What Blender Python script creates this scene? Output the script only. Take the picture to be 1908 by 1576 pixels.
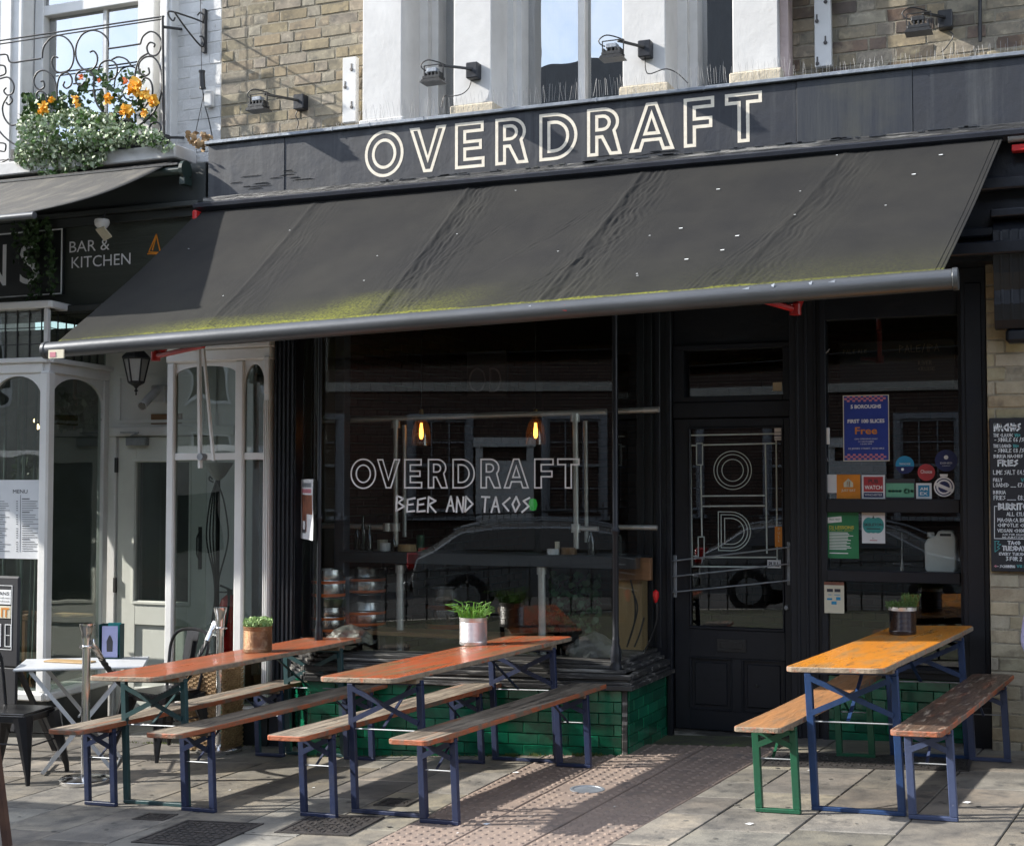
import bpy, math, random
import numpy as np
from mathutils import Vector, Matrix, noise as mnoise
random.seed(7)
rnd = random.uniform
for o in list(bpy.data.objects): bpy.data.objects.remove(o)
SC = bpy.context.scene
COL = SC.collection
# ------------------------------------------------------------------ camera, sky, sun, exposure
# world: X along the shop fronts (right +), Y into the buildings, Z up; the pavement rises to the right by G
F, PT, PS, H, G = 2595.0, 0.0427, 0.3913, 1.6305, 0.0458
cam = bpy.data.cameras.new('camera'); camo = bpy.data.objects.new('camera', cam); COL.objects.link(camo)
cam.sensor_width = 36.0; cam.sensor_fit = 'HORIZONTAL'; cam.lens = 36.0 * F / 1908.0
cam.clip_start = 0.05; cam.clip_end = 600
camo.location = (0, 0, H); camo.rotation_euler = (math.pi / 2 + PT, 0, PS)
SC.camera = camo
SUN = Vector((.96, .27, -.56)).normalized()
W = bpy.data.worlds.new('World'); SC.world = W; W.use_nodes = True
wn = W.node_tree; wn.nodes.clear()
wo = wn.nodes.new('ShaderNodeOutputWorld'); wb = wn.nodes.new('ShaderNodeBackground'); sk = wn.nodes.new('ShaderNodeTexSky')
sk.sky_type = 'NISHITA'; sk.sun_disc = False
sk.sun_elevation = math.asin(-SUN.z); sk.sun_rotation = math.atan2(-SUN.x, -SUN.y) % (2 * math.pi)
sk.dust_density = .6; sk.ozone_density = 2.0
tc = wn.nodes.new('ShaderNodeTexCoord'); nz = wn.nodes.new('ShaderNodeTexNoise'); cr = wn.nodes.new('ShaderNodeValToRGB'); mx = wn.nodes.new('ShaderNodeMixRGB')
nz.inputs['Scale'].default_value = 3.2; nz.inputs['Detail'].default_value = 7; nz.inputs['Roughness'].default_value = .6
cr.color_ramp.elements[0].position = .40; cr.color_ramp.elements[1].position = .64
mx.inputs['Color2'].default_value = (6.5, 6.7, 7.0, 1)
wn.links.new(tc.outputs['Generated'], nz.inputs['Vector']); wn.links.new(nz.outputs['Fac'], cr.inputs['Fac'])
wn.links.new(cr.outputs['Color'], mx.inputs['Fac']); wn.links.new(sk.outputs['Color'], mx.inputs['Color1'])
wn.links.new(mx.outputs['Color'], wb.inputs['Color']); wn.links.new(wb.outputs['Background'], wo.inputs['Surface'])
wb.inputs['Strength'].default_value = .15
sl = bpy.data.lights.new('sun', 'SUN'); so = bpy.data.objects.new('sun', sl); COL.objects.link(so)
sl.energy = 3.6; sl.angle = math.radians(.75); sl.color = (1, .95, .87)
so.rotation_euler = SUN.to_track_quat('-Z', 'Y').to_euler(); so.location = (-20, -6, 14)
vs = SC.view_settings
vs.view_transform = 'Standard'; vs.look = 'None'; vs.gamma = 1; vs.exposure = 1.34
try: vs.use_curve_mapping = False
except Exception: pass
SC.cycles.max_bounces = 7; SC.cycles.transparent_max_bounces = 24; SC.cycles.glossy_bounces = 4
SC.cycles.sample_clamp_indirect = 4; SC.cycles.caustics_reflective = False; SC.cycles.caustics_refractive = False
try: SC.cycles.use_denoising = True
except Exception: pass

# ------------------------------------------------------------------ survey: where a sight line meets a known plane
def ray(px, py):
    xc = (px - 954) / F; yc = -(py - 788) / F
    fy = math.cos(PT) - yc * math.sin(PT); z = math.sin(PT) + yc * math.cos(PT)
    return Vector((xc * math.cos(PS) - fy * math.sin(PS), xc * math.sin(PS) + fy * math.cos(PS), z))
EYE = Vector((0, 0, H))
def P(px, py, Y):
    d = ray(px, py); return EYE + d * (Y / d.y)
def PZ(px, py, z):
    d = ray(px, py); return EYE + d * ((z - H) / d.z)
def PG(px, py, up=0.0):
    d = ray(px, py); return EYE + d * ((H - up) / (G * d.x - d.z))
def gz(x): return G * x
class Fr:                                     # a vertical plane: local (u along, v inward, z up)
    def __init__(s, x, y, ang):
        s.M = Matrix.Translation((x, y, 0)) @ Matrix.Rotation(ang, 4, 'Z'); s.I = s.M.inverted()
    def at(s, px, py, v=0.0):
        o = s.I @ EYE; d = s.I.to_3x3() @ ray(px, py); t = (v - o.y) / d.y; p = o + d * t
        return p.x, p.z
    def rc(s, x0, y0, x1, y1, v=0.0):         # rectangle from two opposite corners: u0,u1,z0,z1
        a = s.at(x0, y0, v); b = s.at(x1, y1, v)
        return a[0], b[0], b[1], a[1]
WF = Fr(0, 0, 0)

# ------------------------------------------------------------------ materials
MATS = {}
def mat(name, c, c2=None, sc=6.0, rough=.6, rough2=None, bump=0.0, bsc=None, metal=0.0, st=(1, 1, 1), rv=0.0, spec=.5, coat=0.0,
        c3=None, t3=.6, s3=3.0, st3=(1, 1, 1), w3=.06, detail=6.0, lo=.35, hi=.65, c4=None, t4=.66, s4=8.0, emit=None, es=0.0, uv=False, hue=0.0, bdist=.01, trans=0.0):
    if name in MATS: return MATS[name]
    m = bpy.data.materials.new(name); MATS[name] = m; m.use_nodes = True
    nt = m.node_tree; n = nt.nodes; L = nt.links; b = n['Principled BSDF']
    b.inputs['Roughness'].default_value = rough; b.inputs['Metallic'].default_value = metal
    b.inputs['Specular IOR Level'].default_value = spec; b.inputs['Coat Weight'].default_value = coat; b.inputs['Coat Roughness'].default_value = .08
    if trans: b.inputs['Subsurface Weight'].default_value = trans; b.inputs['Subsurface Radius'].default_value = (.02, .02, .01)
    t = n.new('ShaderNodeTexCoord'); src = t.outputs['Object']
    oi = n.new('ShaderNodeObjectInfo')
    vm = n.new('ShaderNodeVectorMath'); vm.operation = 'MULTIPLY_ADD'
    cb = n.new('ShaderNodeCombineXYZ')
    for i, k in enumerate((37.0, 53.0, 71.0)):
        q = n.new('ShaderNodeMath'); q.operation = 'MULTIPLY'; q.inputs[1].default_value = k; L.new(oi.outputs['Random'], q.inputs[0]); L.new(q.outputs[0], cb.inputs[i])
    vm.inputs[1].default_value = (1, 1, 1); L.new(src, vm.inputs[0]); L.new(cb.outputs[0], vm.inputs[2])
    def nzz(scale, stretch, det=detail):
        mp = n.new('ShaderNodeVectorMath'); mp.operation = 'MULTIPLY'; mp.inputs[1].default_value = stretch; L.new(vm.outputs[0], mp.inputs[0])
        x = n.new('ShaderNodeTexNoise'); x.inputs['Scale'].default_value = scale; x.inputs['Detail'].default_value = det; x.inputs['Roughness'].default_value = .62
        L.new(mp.outputs[0], x.inputs['Vector']); return x
    def ramp(x, a, bb):
        mr = n.new('ShaderNodeMapRange'); mr.inputs['From Min'].default_value = a; mr.inputs['From Max'].default_value = bb; mr.clamp = True
        L.new(x.outputs['Fac'], mr.inputs['Value']); return mr
    if c2 is None: c2 = tuple(v * .8 for v in c[:3])
    N1 = nzz(sc, st); r1 = ramp(N1, lo, hi)
    mi = n.new('ShaderNodeMixRGB'); mi.inputs[1].default_value = (*c, 1); mi.inputs[2].default_value = (*c2, 1); L.new(r1.outputs[0], mi.inputs[0])
    out = mi.outputs[0]; ro = None
    if rough2 is not None:
        mr = n.new('ShaderNodeMapRange'); mr.inputs['To Min'].default_value = rough; mr.inputs['To Max'].default_value = rough2
        L.new(r1.outputs[0], mr.inputs['Value']); ro = mr.outputs[0]
    for cc, tt, ss, stt in ((c3, t3, s3, st3), (c4, t4, s4, st3)):
        if cc is None: continue
        N3 = nzz(ss, stt, 8.0); r3 = ramp(N3, tt - w3 / 2, tt + w3 / 2)
        m3 = n.new('ShaderNodeMixRGB'); m3.inputs[2].default_value = (*cc, 1); L.new(r3.outputs[0], m3.inputs[0]); L.new(out, m3.inputs[1]); out = m3.outputs[0]
    if rv or hue:
        hs = n.new('ShaderNodeHueSaturation')
        v = n.new('ShaderNodeMapRange'); v.inputs['To Min'].default_value = 1 - rv; v.inputs['To Max'].default_value = 1 + rv
        L.new(oi.outputs['Random'], v.inputs['Value']); L.new(v.outputs[0], hs.inputs['Value'])
        if hue:
            f = n.new('ShaderNodeMath'); f.operation = 'MULTIPLY'; f.inputs[1].default_value = 7.3; L.new(oi.outputs['Random'], f.inputs[0])
            g = n.new('ShaderNodeMath'); g.operation = 'FRACT'; L.new(f.outputs[0], g.inputs[0])
            h2 = n.new('ShaderNodeMapRange'); h2.inputs['To Min'].default_value = .5 - hue; h2.inputs['To Max'].default_value = .5 + hue; L.new(g.outputs[0], h2.inputs['Value']); L.new(h2.outputs[0], hs.inputs['Hue'])
            f2 = n.new('ShaderNodeMath'); f2.operation = 'MULTIPLY'; f2.inputs[1].default_value = 13.7; L.new(oi.outputs['Random'], f2.inputs[0])
            g2 = n.new('ShaderNodeMath'); g2.operation = 'FRACT'; L.new(f2.outputs[0], g2.inputs[0])
            h3 = n.new('ShaderNodeMapRange'); h3.inputs['To Min'].default_value = .7; h3.inputs['To Max'].default_value = 1.15; L.new(g2.outputs[0], h3.inputs['Value']); L.new(h3.outputs[0], hs.inputs['Saturation'])
        L.new(out, hs.inputs['Color']); out = hs.outputs[0]
    L.new(out, b.inputs['Base Color'])
    if ro is not None: L.new(ro, b.inputs['Roughness'])
    if bump:
        N2 = nzz(bsc or sc * 4, st, 5.0)
        bp = n.new('ShaderNodeBump'); bp.inputs['Strength'].default_value = bump; bp.inputs['Distance'].default_value = bdist
        L.new(N2.outputs['Fac'], bp.inputs['Height']); L.new(bp.outputs[0], b.inputs['Normal'])
    if emit: b.inputs['Emission Color'].default_value = (*emit, 1); b.inputs['Emission Strength'].default_value = es
    return m
def glassmat(name, tint=(.93, .95, .94), r0=.045, rough=0.0, wob=0.0):
    m = bpy.data.materials.new(name); MATS[name] = m; m.use_nodes = True
    nt = m.node_tree; n = nt.nodes; L = nt.links; n.clear()
    o = n.new('ShaderNodeOutputMaterial'); t = n.new('ShaderNodeBsdfTransparent'); g = n.new('ShaderNodeBsdfGlossy'); mi = n.new('ShaderNodeMixShader')
    t.inputs[0].default_value = (*tint, 1); g.inputs['Roughness'].default_value = rough; g.inputs[0].default_value = (1, 1, 1, 1)
    lw = n.new('ShaderNodeLayerWeight'); lw.inputs['Blend'].default_value = .5
    p = n.new('ShaderNodeMath'); p.operation = 'POWER'; p.inputs[1].default_value = 5; L.new(lw.outputs['Facing'], p.inputs[0])
    q = n.new('ShaderNodeMath'); q.operation = 'MULTIPLY_ADD'; q.inputs[1].default_value = 1 - r0; q.inputs[2].default_value = r0; L.new(p.outputs[0], q.inputs[0])
    L.new(q.outputs[0], mi.inputs[0]); L.new(t.outputs[0], mi.inputs[1]); L.new(g.outputs[0], mi.inputs[2]); L.new(mi.outputs[0], o.inputs[0])
    if wob:
        tcn = n.new('ShaderNodeTexCoord'); x = n.new('ShaderNodeTexNoise'); x.inputs['Scale'].default_value = 2.2; x.inputs['Detail'].default_value = 1
        L.new(tcn.outputs['Object'], x.inputs['Vector']); bp = n.new('ShaderNodeBump'); bp.inputs['Strength'].default_value = wob; bp.inputs['Distance'].default_value = .02
        L.new(x.outputs['Fac'], bp.inputs['Height']); L.new(bp.outputs[0], g.inputs['Normal'])
    return m
K = dict(
 brick=mat('stock_brick', (.31, .26, .18), (.225, .19, .135), sc=14, rough=.95, bump=.5, bsc=60, rv=.13, hue=.010, c3=(.14, .125, .10), t3=.62, s3=9, w3=.2, c4=(.43, .36, .24), t4=.63, s4=22, bdist=.004),
 brick2=mat('stock_brick_pier', (.42, .36, .24), (.32, .27, .175), sc=12, rough=.92, bump=.8, bsc=80, rv=.22, hue=.012, c3=(.2, .17, .12), t3=.66, s3=6, w3=.16, bdist=.004),
 brickdark=mat('sooty_brick', (.17, .125, .085), (.10, .08, .065), sc=10, rough=.92, bump=.8, bsc=70, rv=.35, hue=.02, c3=(.3, .25, .16), t3=.62, s3=7, w3=.2, bdist=.004),
 mortar=mat('mortar', (.33, .295, .23), (.24, .215, .165), sc=25, rough=.95, bump=1, bsc=120),
 mortar2=mat('mortar_worn', (.40, .36, .28), (.26, .23, .17), sc=8, rough=.95, bump=1, bsc=90),
 redbrick=mat('red_brick_wall', (.075, .04, .03), (.05, .028, .022), sc=8, rough=.9, bump=.5, rv=.1),
 stucco=mat('white_stucco', (.66, .655, .645), (.57, .565, .555), sc=3, rough=.85, bump=.45, bsc=14, bdist=.006, c3=(.55, .51, .45), t3=.72, s3=7, w3=.1),
 stuccoside=mat('pinkish_stucco', (.62, .50, .47), (.5, .4, .38), sc=4, rough=.85, bump=.6, bsc=30),
 paintbrick=mat('white_painted_brick', (.74, .74, .73), (.62, .62, .61), sc=5, rough=.7, bump=.5, bsc=40, c3=(.42, .38, .33), t3=.7, s3=9),
 cream=mat('cream_sill', (.66, .58, .44), (.48, .42, .32), sc=7, rough=.85, bump=.7, bsc=40),
 white=mat('white_gloss_paint', (.68, .68, .67), (.6, .6, .59), sc=5, rough=.35, bump=.1),
 offwhite=mat('grey_white_paint', (.80, .80, .78), (.73, .73, .71), sc=4, rough=.45, bump=.15, c3=(.3, .29, .26), t3=.74, s3=9),
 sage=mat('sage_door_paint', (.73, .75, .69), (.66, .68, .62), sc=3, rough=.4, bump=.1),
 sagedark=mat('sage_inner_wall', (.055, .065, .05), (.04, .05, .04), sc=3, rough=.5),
 lead=mat('lead_flashing', (.30, .33, .37), (.2, .22, .25), sc=9, rough=.45, metal=.4, bump=.5, bsc=18, c3=(.5, .5, .48), t3=.66, s3=14),
 navy=mat('blue_black_gloss', (.010, .0125, .019), (.007, .0085, .013), sc=3, rough=.34, rough2=.5, bump=.35, bsc=14, c3=(.06, .065, .075), t3=.75, s3=16, w3=.04),
 navyw=mat('worn_black_wood', (.026, .027, .03), (.05, .048, .044), sc=5, st=(.25, 1, 1.8), rough=.45, bump=.8, bsc=30, c3=(.26, .25, .23), t3=.58, s3=9, st3=(.22, 1, 3.4), w3=.08),
 black=mat('black_iron', (.02, .02, .022), (.03, .03, .03), sc=9, rough=.42, bump=.2),
 canvas=None, bar=mat('awning_bar_grey', (.10, .105, .115), (.075, .08, .085), sc=6, st=(.3, 1, 1), rough=.38, metal=.45, bump=.15, c3=(.03, .03, .035), t3=.72, s3=30, w3=.03),
 cassette=mat('awning_housing', (.045, .05, .065), (.035, .038, .05), sc=4, rough=.35, metal=.3, bump=.2),
 red=mat('red_awning_arm', (.55, .02, .02), (.4, .02, .02), sc=6, rough=.35),
 wht=mat('signwriter_cream', (.80, .74, .62), (.68, .62, .52), sc=22, rough=.7, c3=(.3, .26, .2), t3=.76, s3=40),
 vinyl=mat('white_vinyl', (.84, .85, .85), (.78, .79, .79), sc=30, rough=.6),
 vinylg=mat('green_white_vinyl', (.55, .62, .59), (.45, .52, .5), sc=18, rough=.6),
 bluem=mat('navy_enamel_steel', (.020, .030, .075), (.014, .022, .058), sc=8, rough=.32, rough2=.5, bump=.25, c3=(.10, .12, .18), t3=.72, s3=30, w3=.05, rv=.12),
 blueb=mat('royal_blue_enamel_steel', (.016, .048, .14), (.012, .036, .105), sc=8, rough=.32, rough2=.5, bump=.25, c3=(.16, .22, .30), t3=.7, s3=26, w3=.05),
 bluel=mat('slate_blue_enamel_steel', (.055, .075, .15), (.042, .06, .125), sc=8, rough=.4, rough2=.55, bump=.25, c3=(.15, .17, .24), t3=.7, s3=26, w3=.05),
 greenm=mat('green_enamel_steel', (.012, .10, .05), (.009, .075, .038), sc=8, rough=.35, rough2=.5, bump=.2, c3=(.3, .33, .28), t3=.75, s3=24, w3=.04),
 tealm=mat('teal_enamel_steel', (.02, .065, .07), (.015, .045, .052), sc=8, rough=.35, rough2=.5, bump=.2, c3=(.1, .14, .14), t3=.7, s3=24, w3=.04),
 steel=mat('galvanised_rod', (.34, .36, .38), (.26, .28, .3), sc=20, rough=.55, metal=.5),
 topred=mat('red_orange_painted_boards', (.48, .10, .032), (.36, .085, .032), sc=2.2, st=(3, .55, 1), rough=.24, rough2=.42, bump=.35, bsc=34, coat=.25, c3=(.24, .13, .065), t3=.54, s3=3.4, st3=(3.4, .5, 1), w3=.10, c4=(.13, .085, .055), t4=.60, s4=13),
 topbrown=mat('brown_red_painted_boards', (.42, .10, .035), (.30, .085, .035), sc=2.2, st=(3, .55, 1), rough=.26, rough2=.42, bump=.35, bsc=34, coat=.25, c3=(.19, .10, .055), t3=.56, s3=2.6, st3=(3.4, .5, 1), w3=.16, c4=(.11, .08, .055), t4=.66, s4=9),
 topyel=mat('yellow_orange_painted_boards', (.74, .28, .03), (.60, .22, .03), sc=2.0, st=(3, .5, 1), rough=.24, rough2=.4, bump=.35, bsc=34, coat=.25, c3=(.46, .24, .08), t3=.56, s3=3.4, st3=(2.6, .6, 1), w3=.12, c4=(.17, .10, .055), t4=.63, s4=15),
 edgeo=mat('worn_orange_edge', (.42, .10, .035), (.25, .10, .05), sc=11, st=(1, .5, 2), rough=.6, bump=.6, c3=(.15, .115, .085), t3=.53, s3=7, w3=.12),
 edgef=mat('faded_wood_edge', (.30, .235, .17), (.20, .155, .11), sc=18, rough=.75, bump=.7, c3=(.42, .10, .035), t3=.62, s3=14, w3=.1, c4=(.09, .07, .055), t4=.64, s4=25),
 benchw=mat('weathered_grey_wood', (.30, .25, .19), (.105, .085, .066), sc=11, st=(2.8, .22, 1), lo=.40, hi=.62, rough=.72, rough2=.5, bump=.8, bsc=26, c3=(.30, .11, .045), t3=.66, s3=6, st3=(2.2, .35, 1), w3=.1, c4=(.05, .04, .032), t4=.60, s4=14, rv=.12),
 bencho=mat('worn_tan_orange_wood', (.46, .22, .09), (.27, .14, .065), sc=8, st=(2.6, .3, 1), rough=.42, rough2=.6, bump=.7, bsc=26, c3=(.25, .155, .09), t3=.58, s3=6, st3=(2.2, .4, 1), w3=.16, c4=(.12, .08, .05), t4=.68, s4=14),
 benchd=mat('dark_flaking_wood', (.15, .095, .065), (.075, .05, .038), sc=8, st=(2.4, .35, 1), rough=.3, rough2=.55, bump=.9, bsc=22, coat=.15, c3=(.22, .085, .045), t3=.6, s3=7, st3=(2.2, .5, 1), w3=.1, c4=(.36, .29, .22), t4=.60, s4=14),
 tile=mat('green_glazed_tile', (.008, .16, .08), (.004, .075, .042), sc=7, rough=.12, rough2=.22, bump=.25, bsc=22, coat=.5, rv=.38, c3=(.10, .20, .12), t3=.76, s3=30, w3=.03),
 grout=mat('tile_grout', (.11, .15, .09), (.05, .08, .05), sc=20, rough=.9),
 slab=mat('york_stone_slab', (.215, .195, .16), (.13, .12, .105), sc=4.5, rough=.8, rough2=.62, bump=.8, bsc=60, rv=.3, hue=.014, c3=(.27, .235, .18), t3=.58, s3=2.6, w3=.2, c4=(.08, .077, .072), t4=.61, s4=7, bdist=.005),
 blister=mat('buff_blister_paving', (.27, .205, .165), (.20, .155, .13), sc=6, rough=.85, bump=.7, bsc=80, rv=.1, c3=(.14, .12, .11), t3=.64, s3=5, w3=.2, bdist=.004),
 bed=mat('joint_bedding', (.055, .05, .045), (.09, .10, .05), sc=9, rough=.95, bump=.8, c3=(.10, .14, .04), t3=.66, s3=3),
 asphalt=mat('asphalt', (.05, .05, .052), (.065, .065, .065), sc=30, rough=.85, bump=.6),
 iron=mat('cast_iron_cover', (.06, .058, .058), (.10, .09, .085), sc=18, rough=.5, metal=.5, bump=.5),
 chrome=mat('polished_steel', (.80, .79, .78), (.7, .69, .68), sc=4, rough=.16, metal=1),
 tin=mat('ribbed_tin', (.80, .78, .76), (.72, .7, .68), sc=7, rough=.33, metal=.75, c3=(.5, .42, .36), t3=.64, s3=12),
 rust=mat('rusted_tin', (.30, .17, .08), (.18, .10, .055), sc=14, rough=.5, metal=.55, bump=.5, c3=(.42, .33, .22), t3=.62, s3=9, w3=.15),
 darktin=mat('black_enamelled_tin', (.022, .018, .02), (.04, .03, .03), sc=9, rough=.22, metal=.5, coat=.4, c3=(.4, .38, .36), t3=.72, s3=20),
 rope=mat('black_plaited_rope', (.012, .012, .013), (.03, .03, .03), sc=40, rough=.6),
 chairm=mat('dark_lacquered_steel', (.035, .036, .04), (.025, .025, .028), sc=9, rough=.28, metal=.6, bump=.15, c3=(.12, .09, .07), t3=.72, s3=20),
 alu=mat('aluminium_table', (.66, .68, .70), (.58, .6, .62), sc=6, rough=.4, metal=.15),
 leaf=mat('green_leaf', (.10, .20, .035), (.06, .13, .025), sc=9, rough=.5, rv=.2, trans=.1),
 leafb=mat('grass_green_leaf', (.13, .30, .03), (.08, .2, .025), sc=9, rough=.5, rv=.2),
 leafv=mat('variegated_leaf', (.42, .47, .33), (.20, .28, .14), sc=28, rough=.5, lo=.45, hi=.55),
 leafd=mat('dark_begonia_leaf', (.035, .075, .02), (.06, .12, .03), sc=20, rough=.35),
 dry=mat('dried_leaf', (.42, .28, .15), (.3, .2, .1), sc=20, rough=.8),
 petal=mat('orange_petal', (.92, .48, .04), (.95, .58, .09), sc=30, rough=.5, trans=.15),
 petalr=mat('coral_bud', (.85, .22, .08), (.8, .3, .1), sc=30, rough=.5),
 soil=mat('soil', (.03, .022, .016), rough=.95, bump=1),
 paper=mat('paper_white', (.72, .74, .76), (.66, .68, .7), sc=3, rough=.8),
 ink=mat('print_ink', (.05, .05, .06), rough=.7), chalk=mat('chalk_white', (.85, .88, .9), (.7, .74, .76), sc=60, rough=.9),
 chalkt=mat('chalk_teal', (.12, .5, .5), rough=.9), chalkp=mat('chalk_pink', (.7, .3, .35), rough=.9),
 board=mat('chalkboard_black', (.014, .015, .02), (.022, .023, .028), sc=3, rough=.6),
 pblue=mat('poster_blue', (.03, .06, .33), rough=.35), pred=mat('print_red', (.45, .05, .06), rough=.4), porange=mat('print_orange', (.75, .27, .03), rough=.4),
 pgreen=mat('print_green', (.03, .22, .09), rough=.4), pmint=mat('print_mint', (.15, .42, .28), rough=.4), pteal=mat('print_teal', (.05, .33, .32), rough=.4), pcyan=mat('print_cyan', (.03, .28, .5), rough=.4),
 pnavy=mat('print_navy', (.02, .03, .12), rough=.4), pyel=mat('print_yellow', (.65, .55, .08), rough=.4), ppink=mat('print_pink', (.65, .25, .3), rough=.4), pcream=mat('print_cream', (.7, .65, .5), rough=.5),
 pskin=mat('print_photo', (.35, .13, .07), (.12, .05, .04), sc=14, rough=.4),
 lightwood=mat('pale_plywood', (.50, .34, .17), (.40, .26, .12), sc=5, st=(6, 6, .7), rough=.5),
 oak=mat('brown_wood', (.25, .13, .06), (.17, .085, .04), sc=5, st=(.7, 5, 5), rough=.4),
 scaff=mat('scaffold_pipe', (.68, .68, .66), (.52, .52, .5), sc=9, rough=.38, metal=.5),
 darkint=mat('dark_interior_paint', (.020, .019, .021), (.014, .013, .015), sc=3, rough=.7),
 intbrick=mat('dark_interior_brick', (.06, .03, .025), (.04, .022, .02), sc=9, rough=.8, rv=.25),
 keg=mat('keg_steel', (.55, .55, .55), (.45, .45, .45), sc=6, rough=.25, metal=.9),
 kego=mat('keg_orange_band', (.75, .16, .03), rough=.4),
 wicker=mat('wicker', (.42, .28, .14), (.25, .15, .07), sc=22, rough=.7, bump=.8),
 extred=mat('extinguisher_red', (.75, .02, .025), (.65, .015, .02), sc=4, rough=.2, coat=.5),
 plastic=mat('milky_plastic', (.85, .85, .82), (.78, .78, .75), sc=4, rough=.35),
 cctv=mat('cctv_white', (.62, .62, .62), rough=.35), lens=mat('lens_black', (.01, .01, .012), rough=.1, coat=.5),
 frost=mat('frosted_lamp_glass', (.5, .5, .48), rough=.4),
 fil=mat('lit_filament', (1, .6, .2), emit=(1, .45, .10), es=6.0), filb=mat('lit_bulb', (1, .85, .6), emit=(1, .66, .33), es=7.0),
 greenlit=mat('green_lit_lamp', (.05, .3, .05), emit=(.1, .9, .15), es=.08),
 car=mat('silver_grey_car_paint', (.36, .38, .40), rough=.25, coat=1.0, metal=.5), tyre=mat('tyre', (.02, .02, .02), rough=.8), carlight=mat('tail_light_red', (.5, .01, .01), rough=.15, coat=.5),
 vanw=mat('van_white', (.7, .7, .7), rough=.3, coat=.4), skin=mat('skin', (.5, .3, .22), rough=.5, trans=.1), hair=mat('hair', (.05, .03, .02), rough=.6),
 sleeve=mat('lavender_floral_cloth', (.46, .44, .66), (.52, .5, .7), sc=9, rough=.8, c3=(.06, .06, .2), t3=.61, s3=24, w3=.02), denim=mat('denim', (.04, .06, .12), rough=.8),
 slate=mat('roof_slate', (.06, .065, .075), sc=6, rough=.6), stone=mat('pale_stone', (.45, .43, .38), (.36, .34, .3), sc=4, rough=.85, bump=.4),
 rag=mat('crumpled_dark_cover', (.05, .052, .05), (.12, .12, .11), sc=9, rough=.35, bump=.8, bsc=25),
 fabric=mat('fabric_dark', (.05, .05, .06), rough=.8), brass=mat('brass', (.4, .25, .08), metal=.9, rough=.3), cable=mat('black_cable', (.015, .015, .016), rough=.5), cablew=mat('pale_cable', (.4, .4, .4), rough=.5),
)
def fasciamat():
    m = mat('fascia_grey_paint', (.030, .033, .042), (.020, .023, .030), sc=5, rough=.42, rough2=.6, bump=.5, bsc=9, bdist=.006, c3=(.075, .08, .085), t3=.66, s3=14, st3=(1, 1, .05), w3=.3, c4=(.12, .12, .12), t4=.80, s4=90)
    return m
K['fascia'] = fasciamat()
K['fascias'] = mat('streaky_fascia_paint', (.026, .030, .040), (.052, .056, .058), sc=9, st=(2.6, 1, .12), lo=.35, hi=.8, rough=.45, bump=.1, bsc=40, c3=(.07, .07, .055), t3=.66, s3=1.3, w3=.25)
def canvasmat():
    m = mat('black_awning_canvas', (.025, .0243, .0225), (.0165, .0165, .017), sc=1.7, rough=.9, bump=.5, bsc=420, bdist=.002, spec=.2)
    nt = m.node_tree; n = nt.nodes; L = nt.links; b = n['Principled BSDF']
    src = b.inputs['Base Color'].links[0].from_socket
    at = n.new('ShaderNodeAttribute'); at.attribute_name = 'algae'
    nzn = n.new('ShaderNodeTexNoise'); nzn.inputs['Scale'].default_value = 60; nzn.inputs['Detail'].default_value = 8
    t = n.new('ShaderNodeTexCoord'); L.new(t.outputs['Object'], nzn.inputs['Vector'])
    ml = n.new('ShaderNodeMath'); ml.operation = 'MULTIPLY_ADD'; L.new(nzn.outputs['Fac'], ml.inputs[0]); ml.inputs[1].default_value = 2.2; ml.inputs[2].default_value = -.55
    m2 = n.new('ShaderNodeMath'); m2.operation = 'MULTIPLY'; m2.use_clamp = True; L.new(ml.outputs[0], m2.inputs[0]); L.new(at.outputs['Fac'], m2.inputs[1])
    mi = n.new('ShaderNodeMixRGB'); mi.inputs[2].default_value = (.21, .22, .028, 1); L.new(m2.outputs[0], mi.inputs[0]); L.new(src, mi.inputs[1])
    L.new(mi.outputs[0], b.inputs['Base Color'])
    return m
K['canvas'] = canvasmat()
K['glass'] = glassmat('shop_glass', (.90, .92, .91), r0=.05)
K['glassn'] = glassmat('old_curved_glass', (.66, .71, .68), r0=.10, wob=.3)
_m = K_shade = glassmat('amber_lit_shade', (.62, .45, .32), r0=.16)
_n = _m.node_tree; _o = [x for x in _n.nodes if x.type == 'OUTPUT_MATERIAL'][0]; _src = _o.inputs[0].links[0].from_socket
_d = _n.nodes.new('ShaderNodeBsdfTranslucent'); _d.inputs[0].default_value = (.8, .42, .15, 1); _x = _n.nodes.new('ShaderNodeMixShader'); _x.inputs[0].default_value = .03
_n.links.new(_src, _x.inputs[1]); _n.links.new(_d.outputs[0], _x.inputs[2]); _n.links.new(_x.outputs[0], _o.inputs[0])
K['shade'] = K_shade
K['housewhite'] = mat('house_window_paint', (.30, .31, .33), rough=.5)
K['glassd'] = glassmat('door_glass', (.8, .83, .84), r0=.055)
K['glassu'] = glassmat('upper_window_glass', (.30, .34, .35), r0=.42, wob=.10)
K['amber'] = glassmat('smoked_amber_shade', (.45, .30, .20), r0=.16)
K['bottle'] = glassmat('bottle_glass', (.3, .36, .3), r0=.08)

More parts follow.
